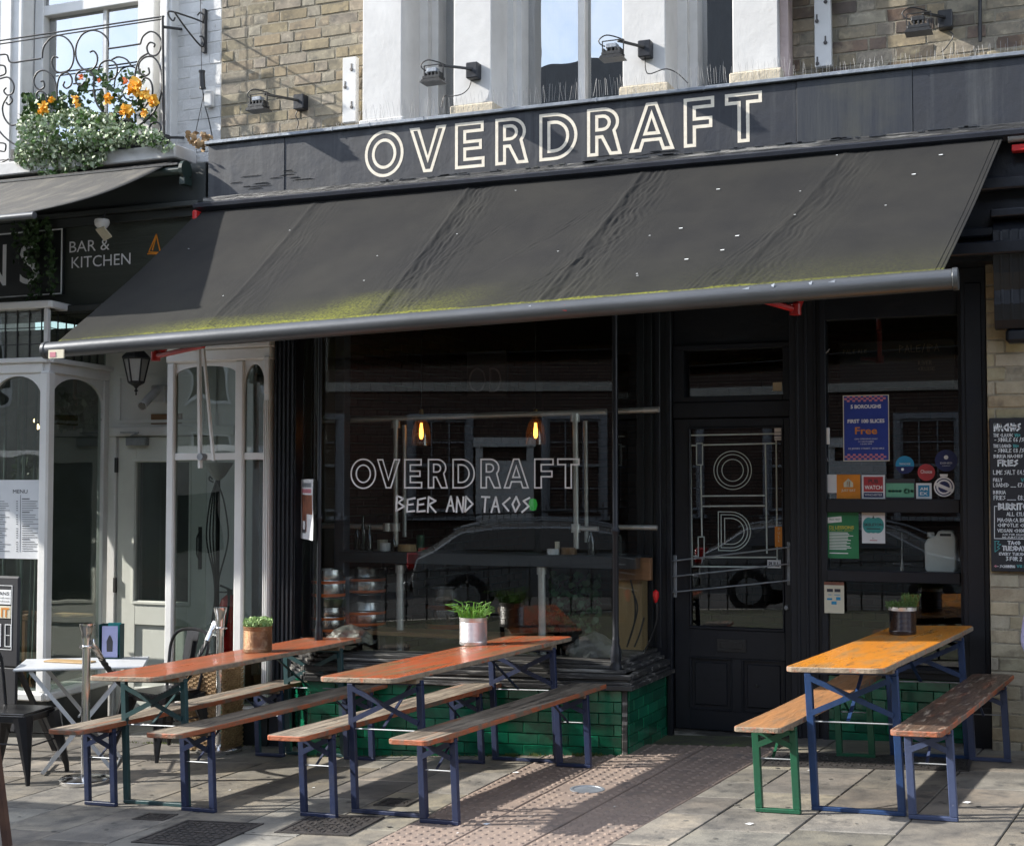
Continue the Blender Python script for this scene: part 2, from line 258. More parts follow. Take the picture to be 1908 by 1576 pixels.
# ------------------------------------------------------------------ mesh builder
class MB:
    def __init__(s, M=None): s.v = []; s.f = []; s.mi = []; s.M = M; s.cur = 0
    def add(s, vs, fs):
        k = len(s.v)
        if s.M is not None: vs = [s.M @ Vector(p) for p in vs]
        s.v += [tuple(p) for p in vs]; s.f += [tuple(i + k for i in f) for f in fs]; s.mi += [s.cur] * len(fs); return s
    def box(s, x0, x1, y0, y1, z0, z1, c=0.0):
        if x0 > x1: x0, x1 = x1, x0
        if y0 > y1: y0, y1 = y1, y0
        if z0 > z1: z0, z1 = z1, z0
        c = min(c, (x1 - x0) * .45, (y1 - y0) * .45, (z1 - z0) * .45)
        if c <= 0:
            v = [(x, y, z) for x in (x0, x1) for y in (y0, y1) for z in (z0, z1)]
            return s.add(v, [(0, 1, 3, 2), (4, 6, 7, 5), (0, 4, 5, 1), (2, 3, 7, 6), (0, 2, 6, 4), (1, 5, 7, 3)])
        v = []; idx = {}
        for i, x in enumerate((x0, x1)):
            for j, y in enumerate((y0, y1)):
                for k, z in enumerate((z0, z1)):
                    dx = c if i == 0 else -c; dy = c if j == 0 else -c; dz = c if k == 0 else -c
                    idx[i, j, k, 0] = len(v); v.append((x, y + dy, z + dz))
                    idx[i, j, k, 1] = len(v); v.append((x + dx, y, z + dz))
                    idx[i, j, k, 2] = len(v); v.append((x + dx, y + dy, z))
        f = []
        for i in (0, 1):
            q = [idx[i, 0, 0, 0], idx[i, 0, 1, 0], idx[i, 1, 1, 0], idx[i, 1, 0, 0]]; f.append(q if i == 0 else q[::-1])
            q = [idx[0, i, 0, 1], idx[1, i, 0, 1], idx[1, i, 1, 1], idx[0, i, 1, 1]]; f.append(q if i == 0 else q[::-1])
            q = [idx[0, 0, i, 2], idx[0, 1, i, 2], idx[1, 1, i, 2], idx[1, 0, i, 2]]; f.append(q if i == 0 else q[::-1])
        for a in (0, 1):
            for b in (0, 1):
                f.append([idx[0, a, b, 1], idx[1, a, b, 1], idx[1, a, b, 2], idx[0, a, b, 2]])
                f.append([idx[a, 0, b, 0], idx[a, 1, b, 0], idx[a, 1, b, 2], idx[a, 0, b, 2]])
                f.append([idx[a, b, 0, 0], idx[a, b, 1, 0], idx[a, b, 1, 1], idx[a, b, 0, 1]])
        for i in (0, 1):
            for j in (0, 1):
                for k in (0, 1): f.append([idx[i, j, k, 0], idx[i, j, k, 1], idx[i, j, k, 2]])
        return s.add(v, f)
    def beam(s, a, b, w, h, up=(0, 0, 1), c=0.0):         # box bar from a to b, width w (sideways) and height h
        a = Vector(a); b = Vector(b); d = b - a; L = d.length; d.normalize(); up = Vector(up)
        sx = d.cross(up)
        if sx.length < 1e-4: sx = d.cross(Vector((1, 0, 0)))
        sx.normalize(); uz = sx.cross(d)
        M = Matrix((( sx.x, d.x, uz.x, a.x), (sx.y, d.y, uz.y, a.y), (sx.z, d.z, uz.z, a.z), (0, 0, 0, 1)))
        t = MB(M); t.box(-w / 2, w / 2, 0, L, -h / 2, h / 2, c)
        return s.add(t.v, t.f)
    def tube(s, pts, r, n=8, cap=True, r2=None):
        pts = [Vector(p) for p in pts]; m = len(pts); vs = []; fs = []
        u = None
        for i, p in enumerate(pts):
            d = (pts[min(i + 1, m - 1)] - pts[max(i - 1, 0)]).normalized()
            if u is None:
                u = d.cross(Vector((0, 0, 1)));
                if u.length < 1e-3: u = Vector((1, 0, 0))
            u = (u - d * u.dot(d)); u = u.normalized() if u.length > 1e-6 else Vector((1, 0, 0)); w = d.cross(u)
            rr = r if r2 is None else r + (r2 - r) * i / max(1, m - 1)
            if isinstance(r, (list, tuple)): rr = r[i]
            vs += [p + (u * math.cos(2 * math.pi * k / n) + w * math.sin(2 * math.pi * k / n)) * rr for k in range(n)]
        for i in range(m - 1):
            for k in range(n): fs.append((i * n + k, i * n + (k + 1) % n, (i + 1) * n + (k + 1) % n, (i + 1) * n + k))
        if cap: fs.append(tuple(range(n - 1, -1, -1))); fs.append(tuple((m - 1) * n + k for k in range(n)))
        return s.add(vs, fs)
    def lathe(s, prof, c=(0, 0, 0), n=24, ax='Z'):
        vs = []; fs = []; m = len(prof)
        for r, z in prof:
            for k in range(n):
                a = 2 * math.pi * k / n; x, y = r * math.cos(a), r * math.sin(a)
                vs.append((c[0] + x, c[1] + y, c[2] + z) if ax == 'Z' else (c[0] + x, c[1] + z, c[2] + y))
        for i in range(m - 1):
            for k in range(n): fs.append((i * n + k, i * n + (k + 1) % n, (i + 1) * n + (k + 1) % n, (i + 1) * n + k))
        if prof[0][0] > 1e-6: fs.append(tuple(range(n - 1, -1, -1)))
        if prof[-1][0] > 1e-6: fs.append(tuple((m - 1) * n + k for k in range(n)))
        return s.add(vs, fs)
    def prism(s, poly, y0, y1, ax='Y'):                    # polygon (x,z) extruded along y
        n = len(poly)
        if ax == 'Y': v = [(x, y0, z) for x, z in poly] + [(x, y1, z) for x, z in poly]
        elif ax == 'X': v = [(y0, x, z) for x, z in poly] + [(y1, x, z) for x, z in poly]
        else: v = [(x, z, y0) for x, z in poly] + [(x, z, y1) for x, z in poly]
        f = [tuple(range(n)), tuple(range(2 * n - 1, n - 1, -1))] + [(i, i + n, (i + 1) % n + n, (i + 1) % n) for i in range(n)]
        return s.add(v, f)
    def band(s, cont, t, y0, y1, hole=False):              # outlined contour, line width t lying inside the letter
        n = len(cont); A = sum(cont[i][0] * cont[(i + 1) % n][1] - cont[(i + 1) % n][0] * cont[i][1] for i in range(n)) / 2
        sg = 1 if A > 0 else -1
        if hole: sg = -sg
        inn = []
        for i in range(n):
            p0 = Vector(cont[i - 1]); p1 = Vector(cont[i]); p2 = Vector(cont[(i + 1) % n])
            a = (p1 - p0).normalized(); b = (p2 - p1).normalized(); na = Vector((-a.y, a.x)) * sg; nb = Vector((-b.y, b.x)) * sg
            h = na + nb; d = h.dot(na); h = h / max(d, .25) * t if d else na * t
            inn.append(p1 + h)
        v = [(x, y0, z) for x, z in cont] + [(q.x, y0, q.y) for q in inn] + [(x, y1, z) for x, z in cont] + [(q.x, y1, q.y) for q in inn]
        f = []
        for i in range(n):
            j = (i + 1) % n; f += [(i, j, n + j, n + i), (i, i + 2 * n, j + 2 * n, j), (n + i, n + j, 3 * n + j, 3 * n + i)]
        return s.add(v, f)
    def stroke(s, pts, w, y0, y1, taper=0.0):              # flat brushed strokes in the (x,z) plane
        for (a, b) in zip(pts[:-1], pts[1:]):
            a = Vector(a); b = Vector(b); d = b - a
            if d.length < 1e-6: continue
            d.normalize(); nn = Vector((-d.y, d.x)) * w / 2; e = d * w * .35
            q = [a - e + nn, b + e + nn * (1 - taper), b + e - nn * (1 - taper), a - e - nn]
            s.prism([(p.x, p.y) for p in q], y0, y1)
        return s
    def mesh(s, name, mats, shift=(0, 0, 0)):
        me = bpy.data.meshes.new(name); sh = Vector(shift)
        me.from_pydata([tuple(Vector(p) - sh) for p in s.v], [], s.f)
        for m in (mats if isinstance(mats, (list, tuple)) else [mats]): me.materials.append(K[m] if isinstance(m, str) else m)
        if any(s.mi): me.polygons.foreach_set('material_index', s.mi)
        me.update(); return me
def rootloc(p):
    v = Vector((0, 0, 0))
    while p is not None: v += p.location; p = p.parent
    return v
def fixn(me):
    import bmesh
    bm = bmesh.new(); bm.from_mesh(me); bmesh.ops.recalc_face_normals(bm, faces=bm.faces); bm.to_mesh(me); bm.free()
def obj(mb, name, m, parent=None, smooth=False, local=False, label=None, bev=0, kind=None):
    me = mb.mesh(name, m, (0, 0, 0) if local else rootloc(parent)); fixn(me)
    if smooth:
        me.polygons.foreach_set('use_smooth', [True] * len(me.polygons))
        try: me.set_sharp_from_angle(angle=math.radians(40))
        except Exception: pass
    o = bpy.data.objects.new(name, me); COL.objects.link(o); o.parent = parent
    if bev:
        b = o.modifiers.new('bevel', 'BEVEL'); b.width = bev; b.segments = 2; b.limit_method = 'ANGLE'
    if label: o['label'] = label
    if kind: o['kind'] = kind
    return o
def thing(name, label, cat, loc=(0, 0, 0), group=None):
    o = bpy.data.objects.new(name, None); COL.objects.link(o); o.location = loc; o.empty_display_size = .1
    o['label'] = label; o['category'] = cat
    if group: o['group'] = group
    return o
def tag(o, label, cat, group=None):
    o['label'] = label; o['category'] = cat
    if group: o['group'] = group
    return o
def struct(o): o['kind'] = 'structure'; return o
def reorigin(o):                                          # put a single-mesh thing's origin at its base
    me = o.data; xs = np.empty(len(me.vertices) * 3); me.vertices.foreach_get('co', xs); xs = xs.reshape(-1, 3)
    c = np.array([(xs[:, 0].min() + xs[:, 0].max()) / 2, (xs[:, 1].min() + xs[:, 1].max()) / 2, xs[:, 2].min()])
    me.vertices.foreach_set('co', (xs - c).ravel()); o.location = c; me.update(); return o
def copy_tree(o, parent=None):
    c = o.copy(); COL.objects.link(c); c.parent = parent
    for ch in list(o.children): copy_tree(ch, c)
    return c
def inst(me, name, parent, loc, rot=(0, 0, 0), scale=(1, 1, 1)):
    o = bpy.data.objects.new(name, me); COL.objects.link(o); o.parent = parent
    o.location = Vector(loc) - rootloc(parent); o.rotation_euler = rot; o.scale = scale; return o
def cat_rom(pts, k=6):
    pts = [Vector(p) for p in pts]; out = []
    for i in range(len(pts) - 1):
        p0 = pts[max(i - 1, 0)]; p1 = pts[i]; p2 = pts[i + 1]; p3 = pts[min(i + 2, len(pts) - 1)]
        for j in range(k):
            t = j / k; out.append(.5 * ((2 * p1) + (p2 - p0) * t + (2 * p0 - 5 * p1 + 4 * p2 - p3) * t * t + (3 * p1 - p0 - 3 * p2 + p3) * t ** 3))
    out.append(pts[-1]); return out
# lettering ----------------------------------------------------------------
def arc(cx, cz, rx, rz, a0, a1, n=14): return [(cx + rx * math.cos(math.radians(a0 + (a1 - a0) * i / n)), cz + rz * math.sin(math.radians(a0 + (a1 - a0) * i / n))) for i in range(n + 1)]
LET = {
 'O': (.92, [arc(.46, .5, .46, .52, 0, 355, 40)], [arc(.46, .5, .225, .27, 0, 352, 34)]),
 'V': (.86, [[(0, 1), (.235, 1), (.43, .36), (.625, 1), (.86, 1), (.53, 0), (.33, 0)]], []),
 'E': (.66, [[(0, 0), (.66, 0), (.66, .23), (.25, .23), (.25, .39), (.6, .39), (.6, .61), (.25, .61), (.25, .77), (.64, .77), (.64, 1), (0, 1)]], []),
 'R': (.74, [[(0, 0), (0, 1)] + arc(.34, .69, .34, .31, 90, -38, 12) + [(.74, 0), (.48, 0), (.30, .36), (.24, .36), (.24, 0)]], [[(.24, .58), (.24, .79)] + arc(.33, .685, .11, .105, 90, -90, 8)]),
 'D': (.82, [[(0, 0), (0, 1)] + arc(.32, .5, .5, .5, 90, -90, 20)], [[(.24, .23), (.24, .77)] + arc(.32, .5, .26, .27, 90, -90, 14)]),
 'A': (.92, [[(0, 0), (.35, 1), (.57, 1), (.92, 0), (.675, 0), (.61, .2), (.31, .2), (.245, 0)]], [[(.37, .4), (.46, .68), (.55, .4)]]),
 'F': (.62, [[(0, 0), (0, 1), (.62, 1), (.62, .77), (.25, .77), (.25, .6), (.58, .6), (.58, .37), (.25, .37), (.25, 0)]], []),
 'T': (.74, [[(0, 1), (.74, 1), (.74, .77), (.49, .77), (.49, 0), (.25, 0), (.25, .77), (0, .77)]], [])}
SF = {'A': [[(0, 0), (.28, 1), (.6, 0)], [(.1, .38), (.5, .38)]], 'B': [[(0, 0), (0, 1), (.45, .82), (.12, .55), (.55, .3), (0, 0)]], 'C': [[(.55, .9), (.05, .5), (.5, .05)]],
 'D': [[(0, 0), (0, 1), (.58, .5), (0, 0)]], 'E': [[(.5, .95), (0, .85), (0, .05), (.52, .1)], [(0, .5), (.4, .55)]], 'F': [[(0, 0), (0, .95), (.5, 1)], [(0, .5), (.4, .55)]],
 'G': [[(.55, .85), (.1, .8), (.05, .15), (.5, .1), (.5, .45), (.3, .45)]], 'H': [[(0, 0), (0, 1)], [(.5, 0), (.5, 1)], [(0, .5), (.5, .55)]], 'I': [[(.12, 0), (.12, 1)]],
 'J': [[(.4, 1), (.4, .1), (.05, .1)]], 'K': [[(0, 0), (0, 1)], [(.5, 1), (.02, .5), (.55, 0)]], 'L': [[(0, 1), (0, .04), (.5, .06)]], 'M': [[(0, 0), (.05, 1), (.32, .4), (.6, 1), (.65, 0)]],
 'N': [[(0, 0), (0, 1), (.5, 0), (.5, 1)]], 'O': [[(.28, 1), (.02, .5), (.28, .02), (.56, .5), (.28, 1)]], 'P': [[(0, 0), (0, 1), (.5, .75), (0, .5)]], 'Q': [[(.28, 1), (.02, .5), (.28, 0), (.56, .5), (.28, 1)], [(.35, .25), (.6, 0)]],
 'R': [[(0, 0), (0, 1), (.5, .75), (.05, .5), (.55, 0)]], 'S': [[(.52, .95), (.08, .75), (.5, .4), (.02, .02)]], 'T': [[(0, 1), (.6, .98)], [(.3, 1), (.28, 0)]], 'U': [[(0, 1), (.05, .05), (.5, .05), (.52, 1)]],
 'V': [[(0, 1), (.25, 0), (.55, 1)]], 'W': [[(0, 1), (.15, 0), (.35, .6), (.55, 0), (.7, 1)]], 'X': [[(0, 0), (.5, 1)], [(0, 1), (.5, 0)]], 'Y': [[(0, 1), (.27, .5), (.55, 1)], [(.27, .5), (.25, 0)]], 'Z': [[(0, 1), (.5, 1), (0, 0), (.5, 0)]],
 '0': [[(.25, 1), (.02, .5), (.25, 0), (.5, .5), (.25, 1)]], '1': [[(.05, .8), (.2, 1), (.2, 0)]], '2': [[(0, .8), (.3, 1), (.45, .7), (0, 0), (.5, .02)]], '3': [[(0, 1), (.45, .95), (.15, .55), (.45, .25), (0, 0)]], '4': [[(.35, 0), (.35, 1), (0, .35), (.5, .35)]],
 '5': [[(.45, 1), (.05, 1), (.02, .55), (.45, .4), (.35, .05), (0, 0)]], '6': [[(.4, 1), (.02, .4), (.2, 0), (.45, .3), (.05, .45)]], '7': [[(0, 1), (.5, 1), (.15, 0)]], '8': [[(.25, .5), (.05, .78), (.25, 1), (.45, .78), (.25, .5), (.02, .2), (.25, 0), (.5, .2), (.25, .5)]],
 '9': [[(.4, 0), (.45, .8), (.2, 1), (.05, .65), (.42, .55)]], '£': [[(.5, .9), (.2, 1), (.15, .05), (.5, .05)], [(0, .5), (.35, .5)]], '/': [[(0, -.1), (.35, 1.1)]], '.': [[(.1, 0), (.16, .08)]], '-': [[(.05, .45), (.4, .45)]], '&': [[(.5, 0), (.1, .75), (.25, 1), (.4, .75), (0, .25), (.2, 0), (.5, .4)]],
 "'": [[(.1, 1), (.1, .8)]], '_': [[(0, 0), (.6, 0)]], ':': [[(.1, .2), (.1, .3)], [(.1, .7), (.1, .8)]], '+': [[(.25, .2), (.25, .8)], [(0, .5), (.5, .5)]], ',': [[(.15, .1), (.05, -.1)]]}
def swidth(t, gap=.22): return sum((.35 if c == ' ' else max(x for s in SF[c] for x, _ in s) + gap) for c in t)
def scribble(mb, text, x, z, h, w, y0, y1, width=None, gap=.22):
    k = (width / swidth(text, gap)) / h if width else 1.0
    for c in text:
        if c == ' ': x += .35 * h * k; continue
        for s in SF[c]: mb.stroke([(x + px * h * k, z + pz * h) for px, pz in s], w, y0, y1)
        x += (max(p for s in SF[c] for p, _ in s) + gap) * h * k
    return mb
def ftext(mb, text, x, z, h, width=None, d=.0015, y=0.0, bold=0.0, align='L'):   # printed text from the built-in face, in the (x,z) plane facing -y
    cu = bpy.data.curves.new('t', 'FONT'); cu.body = text; cu.size = 1.0; cu.extrude = 0; cu.resolution_u = 3; cu.offset = bold
    o = bpy.data.objects.new('t', cu); COL.objects.link(o)
    dg = bpy.context.evaluated_depsgraph_get(); me = bpy.data.meshes.new_from_object(o.evaluated_get(dg))
    v = [tuple(p.co) for p in me.vertices]; f = [tuple(p.vertices) for p in me.polygons]
    bpy.data.objects.remove(o); bpy.data.curves.remove(cu); bpy.data.meshes.remove(me)
    if not v: return mb
    xs = [p[0] for p in v]; x0, x1 = min(xs), max(xs); s = h / .73; sx = s if width is None else width / (x1 - x0)
    off = -x0 * sx
    if align == 'C': off = -(x0 + x1) / 2 * sx
    return mb.add([(x + p[0] * sx + off, y - d, z + p[1] * s) for p in v], f)
def outline_word(fr, word, xs, v, t, matn, parent, name='letter', thick=.003):
    """xs: list of (x0,x1,z0,z1) boxes in frame coordinates for each letter; t line width"""
    for ch, (x0, x1, z0, z1) in zip(word, xs):
        w, outs, holes = LET[ch]; sx = (x1 - x0) / w; sz = (z1 - z0)
        mb = MB(fr.M)
        for c in outs: mb.band([(x0 + a * sx, z0 + b * sz) for a, b in c], t, v - thick, v)
        for c in holes: mb.band([(x0 + a * sx, z0 + b * sz) for a, b in c], t, v - thick, v, hole=True)
        obj(mb, name, matn, parent)
# ------------------------------------------------------------------ ground, pavement
def gsheet(name, x0, x1, y0, y1, dz, m, parent=None):
    mb = MB(); n = 1
    mb.add([(x0, y0, gz(x0) + dz), (x1, y0, gz(x1) + dz), (x1, y1, gz(x1) + dz), (x0, y1, gz(x0) + dz)], [(0, 1, 2, 3)])
    return obj(mb, name, m, parent)
struct(gsheet('ground', -150, 150, -160, 60, -.16, 'asphalt'))
struct(gsheet('road', -60, 60, -8.6, -1.1, -.15, 'asphalt'))
def kerbrow(y0, y1):
    k = struct(gsheet('kerb', -16, 12, y0, y1, -.004, 'stone'))
    mb = MB(); mb.cur = 0
    mb.add([(-16, y1, gz(-16) - .004), (12, y1, gz(12) - .004), (12, y1, gz(12) - .15), (-16, y1, gz(-16) - .15)], [(0, 1, 2, 3)])
    mb.add([(-16, y0, gz(-16) - .004), (12, y0, gz(12) - .004), (12, y0, gz(12) - .15), (-16, y0, gz(-16) - .15)], [(0, 1, 2, 3)])
    obj(mb, 'kerb_face', 'stone', k)
kerbrow(-1.1, -.95); kerbrow(-8.75, -8.6)
pav = struct(gsheet('pavement', -16, 12, -.95, 12, -.016, 'bed'))
struct(gsheet('far_pavement', -60, 60, -12, -8.75, -.012, 'slab'))
def slab(corners, m='slab', t=.03, name='paving_slab'):
    c = [Vector((x, y, gz(x))) for x, y in corners]; ce = sum(c, Vector()) / 4
    tilt = Vector((rnd(-.003, .003), rnd(-.003, .003))); dz = rnd(-.0025, .0015)
    def up(p): return p.z + dz + tilt.x * (p.x - ce.x) + tilt.y * (p.y - ce.y)
    g = .004; vs = []
    for k, ins in ((0, g), (1, g), (2, g + .005)):
        for p in c:
            d = (ce - p); q = p + d.normalized() * ins * 1.4
            vs.append((q.x, q.y, up(q) - (t if k == 0 else .004 if k == 1 else 0)))
    fs = [(8, 9, 10, 11)] + [(a, (a + 1) % 4, (a + 1) % 4 + 4, a + 4) for a in range(4)] + [(a + 4, (a + 1) % 4 + 4, (a + 1) % 4 + 8, a + 8) for a in range(4)]
    mb = MB(); mb.add([tuple(Vector(v) - Vector((ce.x, ce.y, ce.z))) for v in vs], fs)
    me = mb.mesh(name, m); fixn(me); o = bpy.data.objects.new(name, me); COL.objects.link(o); o.parent = pav; o.location = ce; return o
SH = lambda y: .1 * (y - 6.4)
xe = [-2.14, -1.865, -1.393, -.915, -.452, .02, .50, .98, 1.5, 2.0, 2.5, 3.0, 3.5, 4.0]
for i in range(len(xe) - 1):
    y = 5.0 + rnd(0, .3) if i != 2 else 5.12
    while y < 9.5:
        h = random.choice((.42, .5, .6, .68)); y2 = min(y + h, 9.6)
        if 9.6 - y2 < .2: y2 = 9.6
        slab([(xe[i] + SH(y), y), (xe[i + 1] + SH(y), y), (xe[i + 1] + SH(y2), y2), (xe[i] + SH(y2), y2)]); y = y2
# buff blister slabs between the two table groups
bl = MB()
for i in range(3):
    y = 5.0
    while y < 8.7:
        y2 = y + .41
        def bx(k, yy): return -3.305 + (k / 3) * ((-2.14 + SH(yy)) + 3.305)
        slab([(bx(i, y), y), (bx(i + 1, y), y), (bx(i + 1, y2), y2), (bx(i, y2), y2)], 'blister', name='blister_slab')
        for a in range(6):
            for b in range(6):
                yy = y + (b + .5) * .41 / 6; x = bx(i + (a + .5) / 6, yy); z = gz(x) - .001
                if rnd(0, 1) < .04 or (abs(x + 2.67) < .13 and abs(yy - 7.62) < .12): continue
                n = 8; r0, r1, hh = .019, .011, rnd(.0055, .008)
                vs = [(x + r0 * math.cos(k * math.pi / 4), yy + r0 * math.sin(k * math.pi / 4), z) for k in range(n)] + [(x + r1 * math.cos(k * math.pi / 4), yy + r1 * math.sin(k * math.pi / 4), z + hh) for k in range(n)]
                bl.add(vs, [(k, (k + 1) % n, (k + 1) % n + n, k + n) for k in range(n)] + [tuple(range(n, 2 * n))])
        y = y2
obj(bl, 'blister', 'blister', pav, kind='stuff')
# left field of slabs
xl = [-3.305]
while xl[-1] > -9.2: xl.append(xl[-1] - random.choice((.44, .52, .6, .46)))
for i in range(len(xl) - 1):
    y = 4.4 + rnd(0, .5)
    while y < 9.7:
        h = random.choice((.5, .62, .74, .9)); y2 = min(y + h, 9.9)
        slab([(xl[i + 1], y), (xl[i], y), (xl[i], y2), (xl[i + 1], y2)]); y = y2
def cover(name, label, x0, x1, y0, y1, ang=0.0, nx=9, ny=9, group='iron covers set in the pavement', rough=False):
    t = thing(name, label, 'cover', ((x0 + x1) / 2, (y0 + y1) / 2, gz((x0 + x1) / 2) + .002), group)
    M = Matrix.Translation(t.location) @ Matrix.Rotation(-math.atan(G), 4, 'Y') @ Matrix.Rotation(ang, 4, 'Z')
    w, d = (x1 - x0) / 2, (y1 - y0) / 2
    f = MB(M); f.box(-w, w, -d, -d + .02, -.01, .004); f.box(-w, w, d - .02, d, -.01, .004); f.box(-w, -w + .02, -d + .02, d - .02, -.01, .004); f.box(w - .02, w, -d + .02, d - .02, -.01, .004)
    obj(f, 'frame', 'iron', t)
    p = MB(M); p.box(-w + .024, w - .024, -d + .024, d - .024, -.01, .001)
    for i in range(nx):
        for j in range(ny):
            cx = -w + .04 + (i + .5) * (2 * w - .08) / nx; cy = -d + .04 + (j + .5) * (2 * d - .08) / ny
            a = (w / nx * .95); b = .005
            if (i + j) % 2: a, b = b, d / ny * .95
            p.box(cx - a, cx + a, cy - b, cy + b, .001, .0045)
    if abs(w - d) < .2: p.box(-.03, .03, -.012, .012, .0045, .006)
    obj(p, 'tread_plate', 'iron', t); return t
cover('inspection_cover', 'large chequered iron cover in the shaded pavement at the bottom edge', -4.56, -4.08, 5.93, 6.43, .02)
cover('inspection_cover', 'square chequered iron cover under the foot of the middle bench', -3.93, -3.50, 6.28, 6.71, .05)
cover('inspection_cover', 'small iron cover in front of the leftmost table', -4.90, -4.70, 6.38, 6.53, .03, 5, 4)
cover('inspection_cover', 'small dark iron cover beneath the red middle table', -3.72, -3.52, 6.98, 7.16, .03, 5, 5)
cover('cellar_grating', 'long rough iron cellar grating in front of the right window', -1.88, -.66, 8.47, 8.92, .03, 26, 9, group=None)
mb = MB(); mb.lathe([(0, 0), (.10, 0), (.10, .006), (.085, .006), (.083, .003), (0, .003)], (-2.67, 7.6, gz(-2.67)), 24)
tag(reorigin(obj(mb, 'stop_tap_cover', 'lead')), 'small round metal stopcock cover set in the buff blister paving', 'cover')
# litter and weeds along the joints
mb = MB()
for k in range(12):
    x, y = rnd(-6.5, -.3), rnd(6.3, 9); z = gz(x) + .003; s = rnd(.006, .014); a = rnd(0, 3)
    if -3.3 < x < -2 and y > 8.5: continue
    mb.add([(x - s, y - s * .5, z), (x + s, y - s * .3, z + .003), (x + s * .7, y + s * .5, z + .005), (x - s * .6, y + s * .4, z)], [(0, 1, 2, 3)])
for (px, py) in ((1800, 1496), (310, 1500), (905, 1536), (1395, 1536), (960, 1440)):
    p = PG(px, py); s = .02; mb.add([(p.x - s, p.y, p.z + .004), (p.x + s * .5, p.y - s * .6, p.z + .004), (p.x + s * 1.3, p.y + s * .2, p.z + .01), (p.x, p.y + s * .7, p.z + .008)], [(0, 1, 2, 3)])
o = tag(obj(mb, 'litter', 'paper'), 'scraps of white paper and petals scattered on the pavement', 'litter'); o['kind'] = 'stuff'

# ------------------------------------------------------------------ pub building
BF = Fr(-2.78, 8.68, math.radians(10)); GV = .17
uL = BF.at(597, 900, GV)[0]
pub = thing('pub_building', 'yellow brick building with a black shop front and white pilastered upper windows', 'building', (-3.3, 9.4, gz(-3.3)))
def brickmeshes(L, Hh, D, m, n=5, name='brick'):
    out = []
    for k in range(n):
        mb = MB(); mb.box(-L / 2, L / 2, 0, D, 0, Hh, .0035)
        mb.v = [(x + rnd(-.0025, .0025), y + (rnd(-.003, .003) if y < D * .5 else 0), z + rnd(-.002, .002)) for x, y, z in mb.v]
        me = mb.mesh(name, m); fixn(me); out.append(me)
    return out
def brickwall(parent, x0, x1, z0, z1, Y, mats, course=.088, L=.25, joint=.011, seed=1, x1f=None):
    rs = random.Random(seed); ml = [brickmeshes(L - joint, course - joint, .07, m) for m in mats]; hd = [brickmeshes(L * .48 - joint, course - joint, .07, m) for m in mats]
    z = z0; r = 0
    while z < z1:
        x = x0 - (0 if r % 2 else L * .27) ; r += 1; k = rs.randrange(3)
        while x < x1:
            k += 1; h = (k % 3 == 0) or rs.random() < .1
            w = L * .48 if h else L
            a = max(x, x0); b = min(x + w, x1)
            if b - a > .035:
                src = (hd if h else ml)[rs.randrange(len(mats))][rs.randrange(5)]
                inst(src, 'brick', parent, ((a + b) / 2, Y + rs.uniform(-.002, .003), z), (0, rs.uniform(-.004, .004), 0), ((b - a - joint) / (w - joint), 1, 1))
            x += w
        z += course
XL = P(412, 130, 9.3).x
bw = MB()
bw.box(XL, -4.96, 9.304, 9.62, 4.0, 7.6); bw.box(-1.85, 4.0, 9.304, 9.62, 4.0, 7.6)
bw.box(XL, 4.09, 9.66, 9.9, 2.98, 4.3); bw.box(-5.0, -1.8, 9.3, 9.62, 6.6, 7.6)
obj(bw, 'mortar_backing', 'mortar', pub)
brickwall(pub, XL, -4.972, 4.20, 5.75, 9.3, ['brick'], seed=3)
brickwall(pub, -1.79, .62, 4.22, 5.62, 9.3, ['brick', 'brick', 'brick', 'brickdark'], seed=5)
XP = P(1842, 1000, 9.2).x
pb_ = MB(); pb_.box(XP + .004, 4.09, 9.205, 9.5, -.2, 3.1); obj(pb_, 'mortar_backing', 'mortar2', pub)
brickwall(pub, XP, XP + .62, -.05, 2.95, 9.2, ['brick2'], course=.086, L=.24, seed=8)
def brickmass(parent, x0, x1, z0, z1, Y, m, course=.088, L=.25, joint=.011, seed=1):
    rs = random.Random(seed); mb = MB(); z = z0; r = 0
    while z < z1:
        x = x0 - (0 if r % 2 else L * .27); r += 1
        while x < x1:
            w = L * .48 if rs.random() < .3 else L; a = max(x, x0); b = min(x + w, x1)
            if b - a > .04: mb.box(a + joint / 2, b - joint / 2, Y + rs.uniform(-.002, .003), Y + .05, z, z + course - joint)
            x += w
        z += course
    obj(mb, 'brickwork', m, parent, kind='stuff')
brickmass(pub, .63, 4.0, 4.22, 7.6, 9.3, 'brick', seed=31); brickmass(pub, -1.79, .62, 5.64, 7.6, 9.3, 'brick', seed=32); brickmass(pub, XL, -4.972, 5.80, 7.6, 9.3, 'brick', seed=33); brickmass(pub, XP + .63, 4.08, -.05, 3.0, 9.2, 'brick2', .086, .24, seed=34)
# white upper bay: pilasters, reveals, sashes
for (xa, xb, zb, side) in ((-4.966, -4.64, 4.33, 0), (-4.215, -3.917, 4.36, 0), (-2.926, -2.619, 4.36, 0), (-2.153, -1.846, 4.37, 1)):
    mb = MB(); mb.box(xa, xb, 9.10, 9.64, zb, 7.2, .006); obj(mb, 'pilaster', 'stucco', pub)
    mb = MB(); mb.box(xa - .02, xb + .025, 9.08, 9.5, zb - .085, zb - .001, .008); obj(mb, 'sill', 'cream' if xa > -4.5 else 'stucco', pub)
mb = MB(); mb.box(-1.844, -1.79, 9.16, 9.5, 4.3, 7.2); obj(mb, 'quoin', 'stuccoside', pub)
mb = MB(); mb.box(-5.05, -1.7, 9.0, 9.3, 6.5, 6.62); mb.box(-5.1, -1.65, 8.85, 9.3, 6.62, 6.8); obj(mb, 'cornice', 'stucco', pub)
